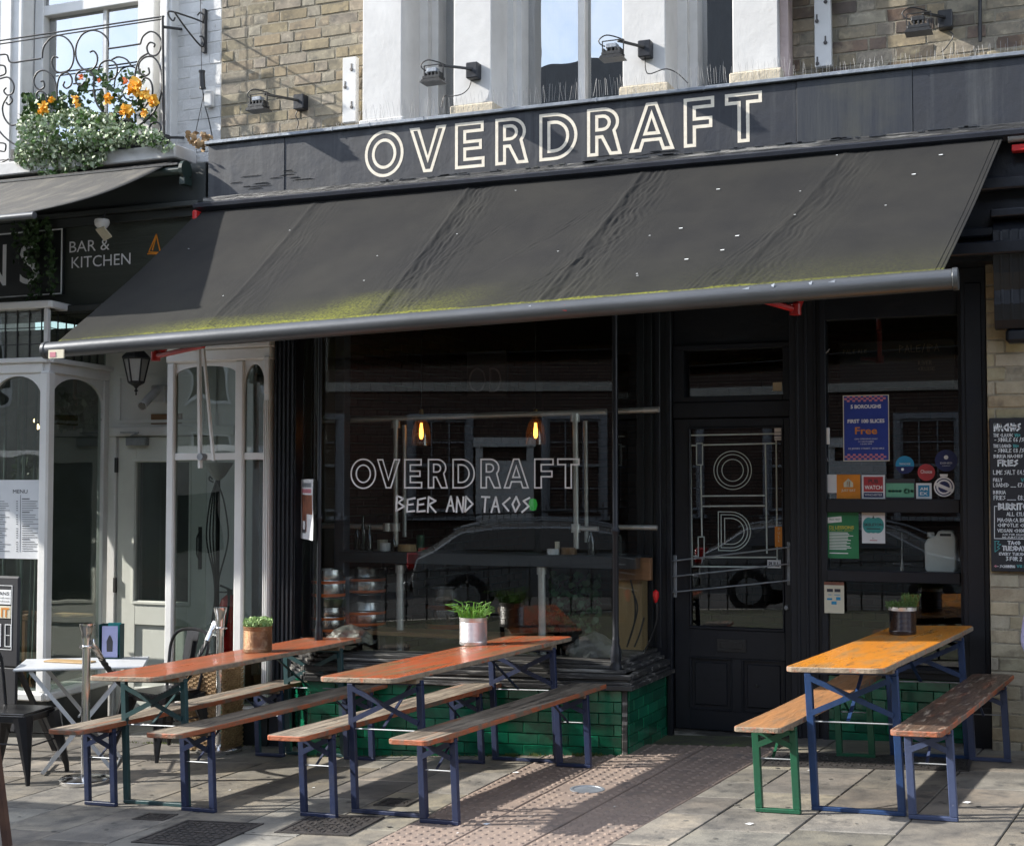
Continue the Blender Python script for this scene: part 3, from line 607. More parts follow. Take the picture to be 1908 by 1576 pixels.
for (xa, xb, mul) in ((-4.64, -4.215, None), (-3.917, -2.926, P(1085, 80, 9.55).x), (-2.619, -2.153, None)):
    fr = MB(); fl = .09 if mul else .13
    fr.box(xa, xa + fl * .55, 9.40, 9.7, 4.32, 7); fr.box(xa + fl * .55, xa + fl, 9.46, 9.7, 4.32, 7); fr.box(xb - .05, xb, 9.46, 9.7, 4.32, 7); fr.box(xa + fl, xb - .05, 9.46, 9.7, 4.30, 4.39, .004)
    if mul: fr.box(mul - .028, mul + .028, 9.53, 9.66, 4.39, 7, .004)
    w = obj(fr, 'window', 'white', pub, bev=.004)
    g = MB(); g.box(xa + fl, xb - .05, 9.60, 9.606, 4.39, 7); obj(g, 'pane', 'glassu', w)
    s2 = MB(); s2.box(xa, xb, 9.12, 9.46, 4.26, 4.31); obj(s2, 'sill', 'white', w)
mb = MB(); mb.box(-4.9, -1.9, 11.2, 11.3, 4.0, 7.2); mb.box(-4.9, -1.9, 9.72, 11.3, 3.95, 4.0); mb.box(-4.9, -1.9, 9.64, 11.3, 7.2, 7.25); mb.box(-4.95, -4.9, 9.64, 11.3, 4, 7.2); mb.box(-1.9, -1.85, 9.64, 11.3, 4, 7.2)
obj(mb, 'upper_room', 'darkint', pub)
mb = MB()
for (xa, xb) in ((-4.56, -4.38), (-3.74, -3.5), (-2.55, -2.4)):
    n = 10
    for i in range(n): mb.box(xa + (xb - xa) * i / n, xa + (xb - xa) * (i + .8) / n, 9.74 + .012 * (i % 2), 9.76 + .012 * (i % 2), 4.4, 7)
obj(mb, 'curtain', 'paper', pub)
# fascia
FY = 9.0
fz0, fz1 = 3.825, 4.262
xs_ = P(1484, 180, FY).x
mb = MB(); mb.box(-6.26, xs_, FY, FY + .31, fz0, fz1 - .02, .003)
fas = obj(mb, 'fascia', 'fascia', pub)
mb = MB(); mb.box(xs_ + .001, P(1700, 180, FY).x, FY - .004, FY + .31, fz0, fz1 - .022, .002); obj(mb, 'board', 'fascias', fas)
mb = MB(); mb.box(P(1700, 180, FY).x + .002, 4.0, FY - .002, FY + .31, fz0, fz1 - .022, .002); obj(mb, 'board', 'fascia', fas)
mb = MB(); x0 = P(530, 300, FY).x; mb.box(-6.258, x0, FY - .005, FY - .0005, fz0 + .004, fz1 - .03, .001); obj(mb, 'board', 'fascia', fas)
mb = MB(); mb.box(-6.28, 4.0, FY - .03, FY + .31, fz1 - .018, fz1 + .008, .004)
for px in (622, 692, 792, 1113, 1265, 1313, 1700): x = P(px, 190, FY).x; mb.box(x - .003, x + .003, FY - .032, FY + .31, fz1 - .02, fz1 + .010)
obj(mb, 'lead_flashing', 'lead', pub)
mb = MB(); mb.box(-6.27, 4.0, FY - .06, FY + .3, fz0 - .045, fz0 - .001, .006); mb.box(-6.27, 4.0, FY - .025, FY + .3, fz0 - .075, fz0 - .046, .004); obj(mb, 'moulding', 'navyw', fas)
mb = MB()
for k in range(46):                                  # flaking paint along the foot of the fascia and lifted ply skin
    x = rnd(-4.9, -.6); mb.box(x, x + rnd(.02, .12), FY - .064, FY - .058, fz0 - .006 + rnd(-.004, .003), fz0 + rnd(.001, .008))
for k in range(16):
    x = rnd(-6.1, -5.4) if k < 11 else rnd(-3.1, -2.7); z = rnd(3.86, 3.98) if k < 11 else rnd(3.845, 3.862); l = rnd(.08, .22)
    mb.add([(x, FY - .006, z), (x + l, FY - .006, z + rnd(-.01, .01)), (x + l * .8, FY - .011, z + .007), (x + l * .2, FY - .011, z + .006)], [(0, 1, 2, 3)])
obj(mb, 'flaking_paint', 'fascias', fas, kind='stuff')
lx = [(680, 752, 249, 332), (763, 832, 236, 322), (848, 903, 228, 315), (923, 985, 222, 306), (1005, 1076, 213, 300), (1094, 1159, 203, 290), (1172, 1257, 192, 282), (1274, 1331, 179, 273), (1351, 1420, 168, 262)]
bx_ = []
for x0, x1, y0, y1 in lx:
    a = P(x0, (y0 + y1) / 2, FY); b = P(x1, (y0 + y1) / 2, FY); t = P((x0 + x1) / 2, y0 - 0, FY); q = P((x0 + x1) / 2, y1, FY); bx_.append([a.x, b.x, q.z, t.z])
zt = sum(b[3] for b in bx_[1:]) / 8; zb = sum(b[2] for b in bx_[1:]) / 8
for b in bx_: b[2], b[3] = zb, zt
outline_word(WF, 'OVERDRAFT', bx_, FY - .0007, .0225, 'wht', fas, thick=.0006)
# shop front behind the awning: head board, soffit, side pilasters
mb = MB(); mb.box(-6.3, 4.0, 9.05, 9.35, 3.0, 3.75); mb.box(-5.6, 4.0, 9.36, 9.66, 2.98, 3.7); obj(mb, 'head_board', 'navy', pub)
mb = MB(); mb.box(P(1790, 350, 9.02).x, 4.0, 8.93, 9.05, 3.42, 3.50, .01); mb.box(-1, 4.0, 8.97, 9.05, 3.14, 3.2, .01); mb.box(-.9, 4.0, 8.9, 9.05, 3.02, 3.10, .01); obj(mb, 'cornice', 'navy', pub)
# bay: tiled plinth, stepped sill, columns, glass
zs = BF.at(1150, 1285, 0)[1]; zg = BF.at(1100, 1226, GV)[1]
LC = BF.M @ Vector((uL - .02, 0, 0)); LB = P(551, 900, 8.68); LB.z = 0
la = math.atan2(LC.y - LB.y, LC.x - LB.x); LF = Fr(LB.x, LB.y, la); LL = (LC - LB).length
RF = Fr(-2.775, 8.69, math.radians(89)); RLn = .93
mb = MB(BF.M); mb.box(uL - .02, -.012, .014, .2, -.6, zs); mb.M = LF.M; mb.box(0, LL + .01, .014, .2, -.6, zs); mb.M = RF.M; mb.box(.012, RLn, .014, .2, -.4, zs)
obj(mb, 'plinth', 'grout', pub)
def tiles(fr, u0, u1, zlo, zhi, L=.2, h=.0735, j=.004, seed=0, flip=False):
    rs = random.Random(seed); ms = []
    for k in range(3):
        m = MB(); m.box(-.5, .5, 0, .016, 0, h - j, .003); ms.append(m)
    mes = {}
    z = zhi - h; r = 0; ang = fr.M.to_euler().z
    while z > zlo - h:
        u = u0 - (L / 2 if r % 2 else 0); r += 1
        while u < u1:
            a = max(u, u0); b = min(u + L, u1)
            if b - a > .02:
                key = round(b - a, 3)
                if key not in mes:
                    m = MB(); m.box(-(b - a - j) / 2, (b - a - j) / 2, 0, .016, 0, h - j, .0025); me = m.mesh('tile', 'tile'); fixn(me); mes[key] = me
                p = fr.M @ Vector(((a + b) / 2, rs.uniform(-.0012, .0012), z)); o = inst(mes[key], 'tile', pub, p, (0, 0, ang)); o.rotation_euler = (rs.uniform(-.012, .012), rs.uniform(-.003, .003), ang + rs.uniform(-.006, .006))
            u += L
        z -= h
tiles(BF, uL - .02, -.03, gz(-5), zs - .004, seed=1); tiles(LF, 0, LL - .01, gz(-5.2), zs - .004, seed=2); tiles(RF, .03, RLn - .03, gz(-2.78), zs - .004, seed=3)
mb = MB(BF.M); mb.box(-.028, .004, -.006, .03, -.25, zs, .003); obj(mb, 'corner_post', 'navyw', pub)
mb = MB(RF.M); mb.box(RLn - .028, RLn + .02, -.03, .03, -.25, zs + .05, .003); obj(mb, 'corner_post', 'edgef', pub)
steps = [(-.045, 0, .032), (-.03, .033, .052), (-.015, .053, .066), (-.028, .067, .10), (.02, .101, .125), (.05, .126, .15), (.07, .151, .175), (.10, .176, zg - zs)]
mb = MB(BF.M)
for v, a, b in steps: mb.box(uL - .02 + v * .3, -v * .9, v, .3, zs + a, zs + b, .004)
mb.M = LF.M
for v, a, b in steps: mb.box(-.1, LL, v, .3, zs + a, zs + b, .004)
mb.M = RF.M
for v, a, b in steps: mb.box(v, RLn, v, .3, zs + a, zs + b, .004)
obj(mb, 'sill', 'navyw', pub)
ZT = 3.02
def column(p, z0, z1, m='navy', r=.021):
    mb = MB(); pr = [(r * 1.9, 0), (r * 1.9, .05), (r * 1.5, .07), (r * 1.7, .09), (r * 1.6, .16), (r * 1.1, .20), (r * 1.25, .215), (r * 1.1, .23), (r, .25), (r * .95, .9), (r * 1.2, .915), (r * 1.5, .93), (r * 1.2, .945), (r * .95, .96), (r * .9, z1 - z0)]
    mb.lathe(pr, (p.x, p.y, z0), 14); return obj(mb, 'mullion', m, pub, smooth=True)
zc = BF.at(1147, 1255, .06)[1]
column(BF.M @ Vector((BF.at(1147, 1100, .06)[0], .06, 0)), zc, ZT); 
uq = BF.at(597, 1100, GV)[0]; column(BF.M @ Vector((uq, GV - .03, 0)), zg - .01, ZT, r=.017)
uR = BF.at(1147, 1100, GV)[0]
mb = MB(BF.M); mb.box(uL + .012, uR, GV, GV + .006, zg - .012, ZT); obj(mb, 'window_pane', 'glass', pub)
RF2 = Fr(*(BF.M @ Vector((uR + .01, GV, 0))).xy, math.radians(86)); rl = 9.56 - (BF.M @ Vector((uR, GV, 0))).y
mb = MB(RF2.M); mb.box(.02, rl, 0, .006, zg - .012, ZT); obj(mb, 'window_pane', 'glass', pub)
LFv = .05
mb = MB(LF.M); mb.box(.0, LL - .03, LFv, LFv + .006, zg - .012, ZT); obj(mb, 'window_pane', 'glass', pub)
mb = MB(BF.M); mb.box(uL - .05, .05, .0, .5, ZT, 3.12); mb.M = LF.M; mb.box(-.1, LL, -.02, .5, ZT, 3.12); mb.M = RF.M; mb.box(0, RLn, -.02, .5, ZT, 3.12)
obj(mb, 'bay_head', 'navy', pub)
mb = MB(); pl = [(LB.x, LB.y), (LC.x, LC.y), (-2.76, 8.69), (-2.74, 9.62), (-5.5, 9.62), (-5.45, 8.7)]; mb.prism(pl, 3.121, 3.15, ax='Z'); obj(mb, 'bay_roof', 'lead', pub)
# fluted black pilaster at the party line
xa, xb = P(507, 900, 8.64).x, P(547, 900, 8.64).x
mb = MB(); mb.box(xa, xb, 8.66, 8.78, -.4, 3.1, .004)
for k in range(5): x = xa + (xb - xa) * (k + .5) / 5; mb.box(x - .009, x + .009, 8.645, 8.66, 0.05, 3.0, .004)
mb.box(xa - .01, xb + .01, 8.63, 8.7, -.4, .02, .004)
obj(mb, 'pilaster', 'navy', pub)
# door recess
DY = 9.6
def wx(px, Y=DY): return P(px, 900, Y).x
def wz(py, px=1365, Y=DY): return P(px, py, Y).z
mb = MB(); zt_ = wz(778)
xj0, xj1 = wx(1226, 9.56), wx(1256)
mb.box(-2.98, xj1 - .005, 9.56, 9.75, zg - .1, 3.0, .004)
for k in range(3): mb.box(-2.95 + k * .06, -2.92 + k * .06, 9.545, 9.56, zg, 3.0, .003)
mb.box(xj1 - .04, xj1 - .004, 9.54, 9.56, -.16, 3.0, .003); mb.box(-2.80, xj1 - .005, 9.57, 9.75, -.2, zg - .1)
xr0 = wx(1478)
mb.box(xr0 + .003, wx(1532, 9.45), 9.46, 9.75, -.15, 3.0, .004)
for px in (1484, 1500, 1518): mb.box(wx(px, 9.46), wx(px, 9.46) + .02, 9.448, 9.46, -.1, 3.0, .003)
obj(mb, 'door_frame', 'navy', pub)
mb = MB(); mb.box(xj1, xr0, DY - .03, DY + .1, wz(778), wz(748), .006); mb.box(xj1, xr0, DY - .02, DY + .1, wz(650), wz(640), .006); mb.box(xj1, xr0, DY - .02, DY + .1, wz(572), 3.0)
mb.box(xj1, wx(1276), DY - .015, DY + .1, wz(747), wz(650)); mb.box(wx(1461), xr0, DY - .015, DY + .1, wz(747), wz(650)); mb.box(xj1, xr0, DY + .02, DY + .1, wz(640), wz(572))
mb.box(wx(1276), wx(1461), DY - .02, DY + .1, wz(748), wz(738), .004); tr = obj(mb, 'transom', 'navy', pub)
mb = MB(); mb.box(wx(1276), wx(1461), DY + .03, DY + .036, wz(738), wz(650)); obj(mb, 'pane', 'glassd', tr)
mb = MB(); q = [wx(1440), wx(1457)]; mb.box(q[0], q[1], DY + .026, DY + .029, wz(730), wz(714)); obj(mb, 'security_sticker', 'pcream', tr)
# the door itself
xd0, xd1 = xj1 + .004, xr0 - .004; xg0, xg1 = wx(1284), wx(1461); zb_ = gz(-2.3) + .012; zgt, zgb = wz(795), wz(1168)
mb = MB(); T0, T1 = DY - .01, DY + .04
mb.box(xd0, xg0, T0, T1, zb_, zt_ - .006, .003); mb.box(xg1, xd1, T0, T1, zb_, zt_ - .006, .003); mb.box(xg0, xg1, T0, T1, zgt, zt_ - .006, .003)
mb.box(xg0, xg1, T0 + .0005, T1, wz(1226), zgb - .02, .003); mb.box(xg0, xg1, T0, T1, zb_, wz(1325), .003); xm = (xg0 + xg1) / 2; mb.box(xm - .035, xm + .035, T0, T1, wz(1325), wz(1226), .003)
door = obj(mb, 'door', 'navy', pub)
for (a, b) in ((xg0, xm - .035), (xm + .035, xg1)):
    m = MB(); m.box(a, b, T0 + .016, T1, wz(1325), wz(1226)); m.box(a + .035, b - .035, T0 + .004, T0 + .016, wz(1325) + .035, wz(1226) - .035, .006)
    for (p, q, r_, s_) in ((a, b, wz(1226) - .012, wz(1226)), (a, b, wz(1325), wz(1325) + .012), (a, a + .012, wz(1325) + .012, wz(1226) - .012), (b - .012, b, wz(1325) + .012, wz(1226) - .012)): m.box(p, q, T0 - .004, T0 + .016, r_, s_, .003)
    obj(m, 'door_panel', 'navy', door)
m = MB()
for (p, q, r_, s_) in ((xg0, xg1, zgt - .014, zgt), (xg0, xg1, zgb - .02, zgb), (xg0, xg0 + .014, zgb, zgt - .014), (xg1 - .014, xg1, zgb, zgt - .014)): m.box(p, q, T0 - .008, T0 + .015, r_, s_, .004)
obj(m, 'glazing_bead', 'navy', door)
m = MB(); m.box(xg0 + .014, xg1 - .014, DY + .01, DY + .016, zgb, zgt - .014); obj(m, 'door_pane', 'glassd', door)
m = MB(); a, b, c, d = wx(1335), wx(1389), wz(1214), wz(1190); m.box(a, b, T0 - .008, T0, c, d, .002); m.box(a + .025, b - .025, T0 - .012, T0 - .008, c + .022, d - .022, .002); obj(m, 'letter_plate', 'black', door)
def dp(px, py, Y=9.575): q = P(px, py, Y); return q
m = MB()
for (pa, pb2) in (((1257, 1034), (1257, 1113)), ((1469, 1009), (1469, 1090))):
    a = P(*pa, T0 - .012); b = P(*pb2, T0 - .012); m.box(a.x - .013, a.x + .013, T0 - .010, T0 - .001, b.z, a.z, .004)
obj(m, 'bar_bracket', 'steel', door)
for (ya, yb) in ((1045, 1019), (1074, 1050), (1103, 1081)):
    m = MB(); a = P(1253, ya, T0 - .035); b = P(1472, yb, T0 - .035); m.tube([a, b], .0055, 8); m.tube([a + Vector((.012, 0, 0)), a + Vector((.012, .03, 0))], .005, 6); m.tube([b - Vector((.012, 0, 0)), b + Vector((-.012, .03, 0))], .005, 6); obj(m, 'push_bar', 'steel', door, smooth=True)
m = MB(); c = P(1465, 1132, T0 - .01); m.lathe([(0, -.014), (.014, -.012), (.017, -.004), (.02, 0), (0, 0)], (c.x, T0 - .001, c.z), 16, ax='Y'); obj(m, 'door_lock', 'steel', door, smooth=True)
m = MB(); c = P(1410, 1277, T0 - .004); m.lathe([(0, -.01), (.008, -.008), (.012, 0), (0, 0)], (c.x, T0 - .003, c.z), 10, ax='Y'); obj(m, 'knob', 'black', door)
m = MB(); m.box(xd0, xd1, T0 - .03, T0, gz(-2.8) - .03, zb_ - .004); obj(m, 'threshold', 'navyw', pub)
# OD pipe emblem on the door glass
DV = DY + .0085
def q2(px, py): p = P(px, py, DV); return (p.x, p.z)
m = MB()
def line(a, b, w=.010): m.stroke([q2(*a), q2(*b)], w, DV - .001, DV)
for a, b in (((1285, 811), (1445, 808)), ((1286, 830), (1297, 830)), ((1309, 829), (1445, 826)), ((1286, 811), (1290, 1056)), ((1306, 868), (1308, 1000)), ((1446, 810), (1448, 1024)), ((1426, 828), (1429, 1030)),
             ((1308, 924), (1427, 923)), ((1308, 943), (1427, 942)), ((1290, 1036), (1300, 1036)), ((1312, 1038), (1448, 1038)), ((1290, 1055), (1425, 1056)), ((1448, 1024), (1448, 1042))): line(a, b)
for (x0, y0, x1, y1) in ((1298, 826, 1309, 866), (1301, 1000, 1312, 1040)):
    for a, b in (((x0, y0), (x1, y0)), ((x1, y0), (x1, y1)), ((x1, y1), (x0, y1)), ((x0, y1), (x0, y0))): line(a, b, .008)
cc = P(1365, 876, DV); s = P(1401, 876, DV).x - cc.x
for r in (1.0, .83, .58): m.band([(cc.x + s * r * math.cos(t * math.pi / 24), cc.z + s * r * 1.0 * math.sin(t * math.pi / 24)) for t in range(48)], .006, DV - .001, DV)
x0_, z0_ = q2(1338, 1026); x1_, z1_ = q2(1399, 953); w_ = x1_ - x0_; h_ = z1_ - z0_
for k, ins in enumerate((0, .020, .045)):
    cx = x0_ + w_ * .40; m.band([(x0_ + ins, z0_ + ins), (x0_ + ins, z1_ - ins)] + [(cx + (w_ * .6 - ins) * math.cos(math.radians(90 - t)), (z0_ + z1_) / 2 + (h_ / 2 - ins) * math.sin(math.radians(90 - t))) for t in range(0, 181, 12)], .006, DV - .001, DV)
obj(m, 'pipe_emblem', 'vinylg', door)
# right-hand shop window
SY = 9.42
def sx(px, Y=SY): return P(px, 1000, Y).x
def sz(py, px=1665, Y=SY): return P(px, py, Y).z
X0, X1 = sx(1530), sx(1797); a0, a1 = sx(1541), sx(1789)
m = MB(); m.box(X0, a0, SY, SY + .1, -.1, 3.0, .003); m.box(a1, X1, SY, SY + .1, -.1, 3.0, .003)
for (ya, yb, o_) in ((955, 930, .012), (1085, 1064, .02), (1262, 1240, .03)): m.box(a0, a1, SY - o_, SY + .1, sz(ya), sz(yb), .004)
m.box(X0 - .02, X1, SY - .05, SY - .0305, sz(1250), sz(1243), .003)
m.box(a0, a1, SY, SY + .1, 2.72, 3.0, .003)
sw = obj(m, 'window_frame', 'navy', pub)
for (ya, yb) in ((930, None), (1064, 955), (1240, 1085)):
    m = MB(); m.box(a0, a1, SY + .04, SY + .046, sz(ya), 2.72 if yb is None else sz(yb)); obj(m, 'pane', 'glass', sw)
m = MB(); m.box(X0, X1, SY + .024, SY + .2, -.2, sz(1262)); obj(m, 'plinth', 'grout', pub)
TF = Fr(0, SY + .006, 0); tiles(TF, X0 + .01, X1 - .01, gz(-.7), sz(1262) - .002, seed=9)
m = MB(); m.box(X1 + .002, XP - .003, 9.28, 9.6, -.1, 3.0, .005); m.box(X1 + .03, XP - .03, 9.268, 9.28, .25, 2.9, .004); m.box(X1 - .005, XP + .0, 9.262, 9.279, -.1, .22, .004)
obj(m, 'pilaster', 'navy', pub)
# carved console at the top of the right pilaster
prof = [(a, b * .8) for a, b in [(0, .0), (.05, -.02), (.10, -.1), (.11, -.25), (.08, -.42), (.04, -.55), (.05, -.66), (.03, -.78), (-.01, -.84), (-.1, -.84), (-.1, 0)]]
zc_ = P(1860, 408, 9.0).z; xk = P(1852, 500, 9.05).x
m = MB(); m.prism([(9.05 - a, zc_ + b) for a, b in prof], xk, xk + .26, ax='X'); m.box(xk - .01, xk + .28, 8.92, 9.3, zc_, zc_ + .05, .006)
for k in range(4): m.prism([(9.047 - a * 1.04, zc_ + b * .97 - .01) for a, b in prof], xk + .04 + k * .055, xk + .055 + k * .055, ax='X')
m.box(xk + .06, xk + .2, 9.06, 9.18, zc_ - .76, zc_ - .67, .02)
obj(m, 'console_bracket', 'navy', pub, bev=.004)
# bird spikes
m = MB()
def spikes(xa, xb, Y, z, n, h=.11):
    for k in range(n):
        x = xa + (xb - xa) * (k + rnd(-.3, .3)) / n; a = Vector((x, Y + rnd(-.02, .02), z)); b = a + Vector((rnd(-.02, .02), rnd(-.035, .02), h * rnd(.75, 1.1))); m.tube([a, b], .0009, 3, cap=False)
spikes(-6.2, -4.95, 9.15, fz1, 40, .09); spikes(-4.97, -1.75, 9.02, 4.29, 190, .13); spikes(-1.75, .6, 9.12, fz1, 100, .12)
obj(m, 'bird_spikes', mat('dull_spike_wire', (.42, .42, .42), rough=.6), pub, kind='stuff')
mo = MB()                                              # moss and weeds at the foot of the tiles
def tuft(x, y, n, s):
    for k in range(n):
        a = Vector((x + rnd(-.04, .04), y - rnd(0, .03), gz(x))); b = a + Vector((rnd(-.012, .012), rnd(-.012, .004), rnd(.3, 1) * s)); w = rnd(.002, .005); mo.add([a - Vector((w, 0, 0)), a + Vector((w, 0, 0)), b], [(0, 1, 2)])
for u in np.arange(uL, 0, .035):
    p = BF.M @ Vector((float(u), -.005, 0)); tuft(p.x, p.y, 3 if rnd(0, 1) < .8 else 8, .018)
for px in (1078, 1095, 1112, 955, 1000): p = BF.M @ Vector((BF.at(px, 1400, 0)[0], -.012, 0)); tuft(p.x, p.y, 45, .03)
for k in range(60): x = rnd(-6.6, -5.5); tuft(x, 8.6, 4, .02)
obj(mo, 'moss', mat('joint_moss', (.10, .12, .02), (.06, .09, .02), sc=20, rough=.9), pav, kind='stuff')
# interior of the bar
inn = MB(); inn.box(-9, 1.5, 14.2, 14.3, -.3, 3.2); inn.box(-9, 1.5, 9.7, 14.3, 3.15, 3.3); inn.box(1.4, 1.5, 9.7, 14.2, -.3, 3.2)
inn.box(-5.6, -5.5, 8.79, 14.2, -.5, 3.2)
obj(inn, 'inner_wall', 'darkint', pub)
gm = MB()                                             # chewing gum and spots trodden into the paving
for k in range(230):
    x, y = rnd(-6.8, .4), rnd(5.9, 9.0); r = rnd(.006, .017); z = gz(x) + .0022; n = 8
    if -3.3 < x < -2.1 or (y > 8.3 and -5.4 < x < -2.6): continue
    gm.add([(x + r * rnd(.75, 1.1) * math.cos(k2 * math.pi / 4), y + r * rnd(.75, 1.1) * math.sin(k2 * math.pi / 4), z + G * r * math.cos(k2 * math.pi / 4)) for k2 in range(n)], [tuple(range(n))])
obj(gm, 'gum_spots', mat('old_gum', (.07, .068, .062), (.12, .115, .105), sc=3, rough=.8), pav, kind='stuff')
m = MB(); m.box(-5.45, 1.4, 8.9, 14.2, -.32, -.26); m.box(-5.4, -2.85, 8.72, 9.7, -.3, .16); obj(m, 'bar_floor', 'oak', pub)
m = MB()
z = 0.2; r = 0
while z < 3.1:
    y = 9.7 + (.11 if r % 2 else 0)
    while y < 13.4: m.box(-5.452, -5.440, y, y + .212, z, z + .062, .003); y += .222
    x = -5.4 + (.11 if r % 2 else 0)
    while x < .9: m.box(x, x + .212, 14.188, 14.201, z, z + .062, .003); x += .222
    z += .073; r += 1
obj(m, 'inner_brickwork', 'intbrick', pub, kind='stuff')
# ------------------------------------------------------------------ awning over the pub front
def awning():
    t = thing('awning', 'long black canvas awning with green algae along its front bar over the pub front', 'awning', (-3.4, 8.9, 3.75))
    tl, tr_ = P(375, 391, 8.97), P(1872, 249, 8.97); bl_, br = P(104, 640, 7.45), P(1757, 506, 7.45)
    NU, NV = 900, 130; vs = []; al = []
    seams = []
    for pt, pb in ((592, 375), (880, 690), (1205, 1000), (1585, 1345)):
        ut = (P(pt, 330, 8.97).x - tl.x) / (tr_.x - tl.x); ub = (P(pb, 590, 7.45).x - bl_.x) / (br.x - bl_.x); seams.append((ut, ub))
    nn = Vector((0, -(tl.z - bl_.z), tl.y - bl_.y)).normalized()
    for j in range(NV + 1):
        v = j / NV
        for i in range(NU + 1):
            u = i / NU; p = (tl.lerp(tr_, u)).lerp(bl_.lerp(br, u), v); d = -.02 * math.sin(math.pi * v); xm = u * 5.9
            bnd = [0] + [a + (b - a) * v for a, b in seams] + [1]
            for q0, q1 in zip(bnd[:-1], bnd[1:]):
                if q0 <= u <= q1: w_ = (u - q0) / max(1e-6, q1 - q0); d += -.014 * (4 * w_ * (1 - w_)) ** .7 * math.sin(math.pi * v) ** .8
            for k, (a, b) in enumerate(seams):
                us = a + (b - a) * v; e = (u - us) * 5.9
                d += (.004, .006, .007, .0035)[k] * math.exp(-(e / .022) ** 2) * (1 - .4 * v)
                d -= (.002, .0045, .005, .002)[k] * math.exp(-((e - .08) / .06) ** 2)
                amp = (.0018, .0040, .0045, .0028)[k] * math.exp(-((e - .10) / (.12 + .12 * v)) ** 2)
                d += amp * (math.sin(e * 150 + 14 * mnoise.noise((xm * 2.5, v * 9, k)) + v * 6) * .45 * (.5 + mnoise.noise((xm * 5, v * 7, k + 20))) + mnoise.noise((e * 46, v * 16, k)) * 1.2 + mnoise.noise((e * 20, v * 7, k)) * .9)
            for (u0, v0, du, w) in ((.555, .45, -.10, .035), (.60, .75, -.09, .04), (.44, .6, -.08, .04), (.79, .75, -.06, .05)):
                e = (u - (u0 + du * (v - v0) * 2)) * 5.9; g = math.exp(-(e / .06) ** 2) * math.exp(-((v - v0) / .28) ** 2)
                d += .6 * g * (.003 * math.sin(e * 190 + 9 * mnoise.noise((xm, v * 8, 4))) + .008 * mnoise.noise((e * 50, v * 20, 7)))
            fe = min(1, (1 - v) / .04, v / .03); d *= fe; d += fe * .007 * mnoise.noise((xm * 1.4 - v * 1.2, v * 2.5, 3)) + .0016 * mnoise.noise((xm * 8, v * 8, 5))
            p = p + nn * d; vs.append(tuple(p))
            edge = .026 + .016 * mnoise.noise((xm * 3, 0, 1)); fall = max(0, 1 - (1 - v) / max(.004, edge)); mid = math.exp(-((u - .40) / .10) ** 2) * max(0, 1 - (1 - v) / .21) * 1.15 * (.5 + .8 * mnoise.noise((xm * 2.5 + v * 1.5, v * 3, 9)))
            mid2 = math.exp(-((u - .22) / .12) ** 2) * max(0, 1 - (1 - v) / .11) * .8 + math.exp(-((u - .9) / .12) ** 2) * max(0, 1 - (1 - v) / .2) * .12 + max(0, 1 - (1 - v) / .35) * .03
            dens = 1 if .12 < u < .83 else .35
            al.append(min(1, max(0, fall ** .4 * 1.9 * dens + mid + mid2)))
    fs = [(j * (NU + 1) + i, j * (NU + 1) + i + 1, (j + 1) * (NU + 1) + i + 1, (j + 1) * (NU + 1) + i) for j in range(NV) for i in range(NU)]
    mb = MB(); mb.add(vs, fs); o = obj(mb, 'canvas', 'canvas', t, smooth=False)
    o.data.polygons.foreach_set('use_smooth', [True] * len(o.data.polygons))
    at = o.data.attributes.new('algae', 'FLOAT', 'POINT'); at.data.foreach_set('value', al)
    sm = o.modifiers.new('thickness', 'SOLIDIFY'); sm.thickness = .002
    # hems along the right edge
    mb = MB()
    for off in (.02, .05):
        a = tr_.lerp(tl, off / 5.9) + Vector((0, -.002, .002)); b = br.lerp(bl_, off / 5.9) + Vector((0, -.002, .002)); pts = [Vector(vs[int(k / 30 * NV) * (NU + 1) + NU - int(off / 5.9 * NU)]) + nn * .0015 for k in range(31)]; mb.tube(pts, .0012, 4)
    obj(mb, 'hem', 'canvas', t)
    L_, R_ = P(84, 653, 7.42), P(1786, 519.5, 7.42)
    mb = MB(); d = (R_ - L_).normalized(); mb.tube([L_ + d * .03, R_ - d * .03], .054, 28); bar = obj(mb, 'front_bar', 'bar', t, smooth=True)
    for e in ((L_, L_ + d * .028), (R_ - d * .028, R_)): mb = MB(); mb.tube([e[0], e[1]], .059, 28); obj(mb, 'end_cap', 'bar', bar, smooth=True, bev=.003)
    mb = MB(); c = P(105, 660, 7.35); a = P(90, 652, 7.355); b = P(118, 667, 7.355); mb.box(a.x, b.x, 7.356, 7.366, b.z, a.z); obj(mb, 'sticker', 'pcream', bar)
    mb = MB(); a, b = P(88, 655, 7.352), P(103, 665, 7.352); mb.box(a.x + .02, b.x, 7.3535, 7.356, b.z, a.z - .005); obj(mb, 'sticker', 'ppink', bar)
    for (px, py, m_) in ((1050, 573, 0), (1147, 561, 1), (985, 572, 1), (1510, 527, 1), (1440, 531, 1), (1550, 525, 1), (1390, 538, 1)):
        mb = MB(); p = P(px, py, 7.375); s = rnd(.009, .02); mb.add([(p.x - s, p.y, p.z), (p.x + s, p.y, p.z + .01), (p.x + s * .6, p.y - .006, p.z - s * 1.3), (p.x - s * .6, p.y - .006, p.z - s)], [(0, 1, 2, 3)]); obj(mb, 'torn_tape', 'lead', bar)
    mb = MB(); p = P(1050, 574, 7.37); mb.add([(p.x - .016, p.y, p.z + .015), (p.x + .01, p.y, p.z + .018), (p.x + .02, p.y - .003, p.z - .018), (p.x - .01, p.y - .003, p.z - .012)], [(0, 1, 2, 3)]); obj(mb, 'red_tape', 'red', bar)
    a, b = P(365, 385, 8.93), P(1893, 240, 8.93)
    mb = MB(); hz = 3.745
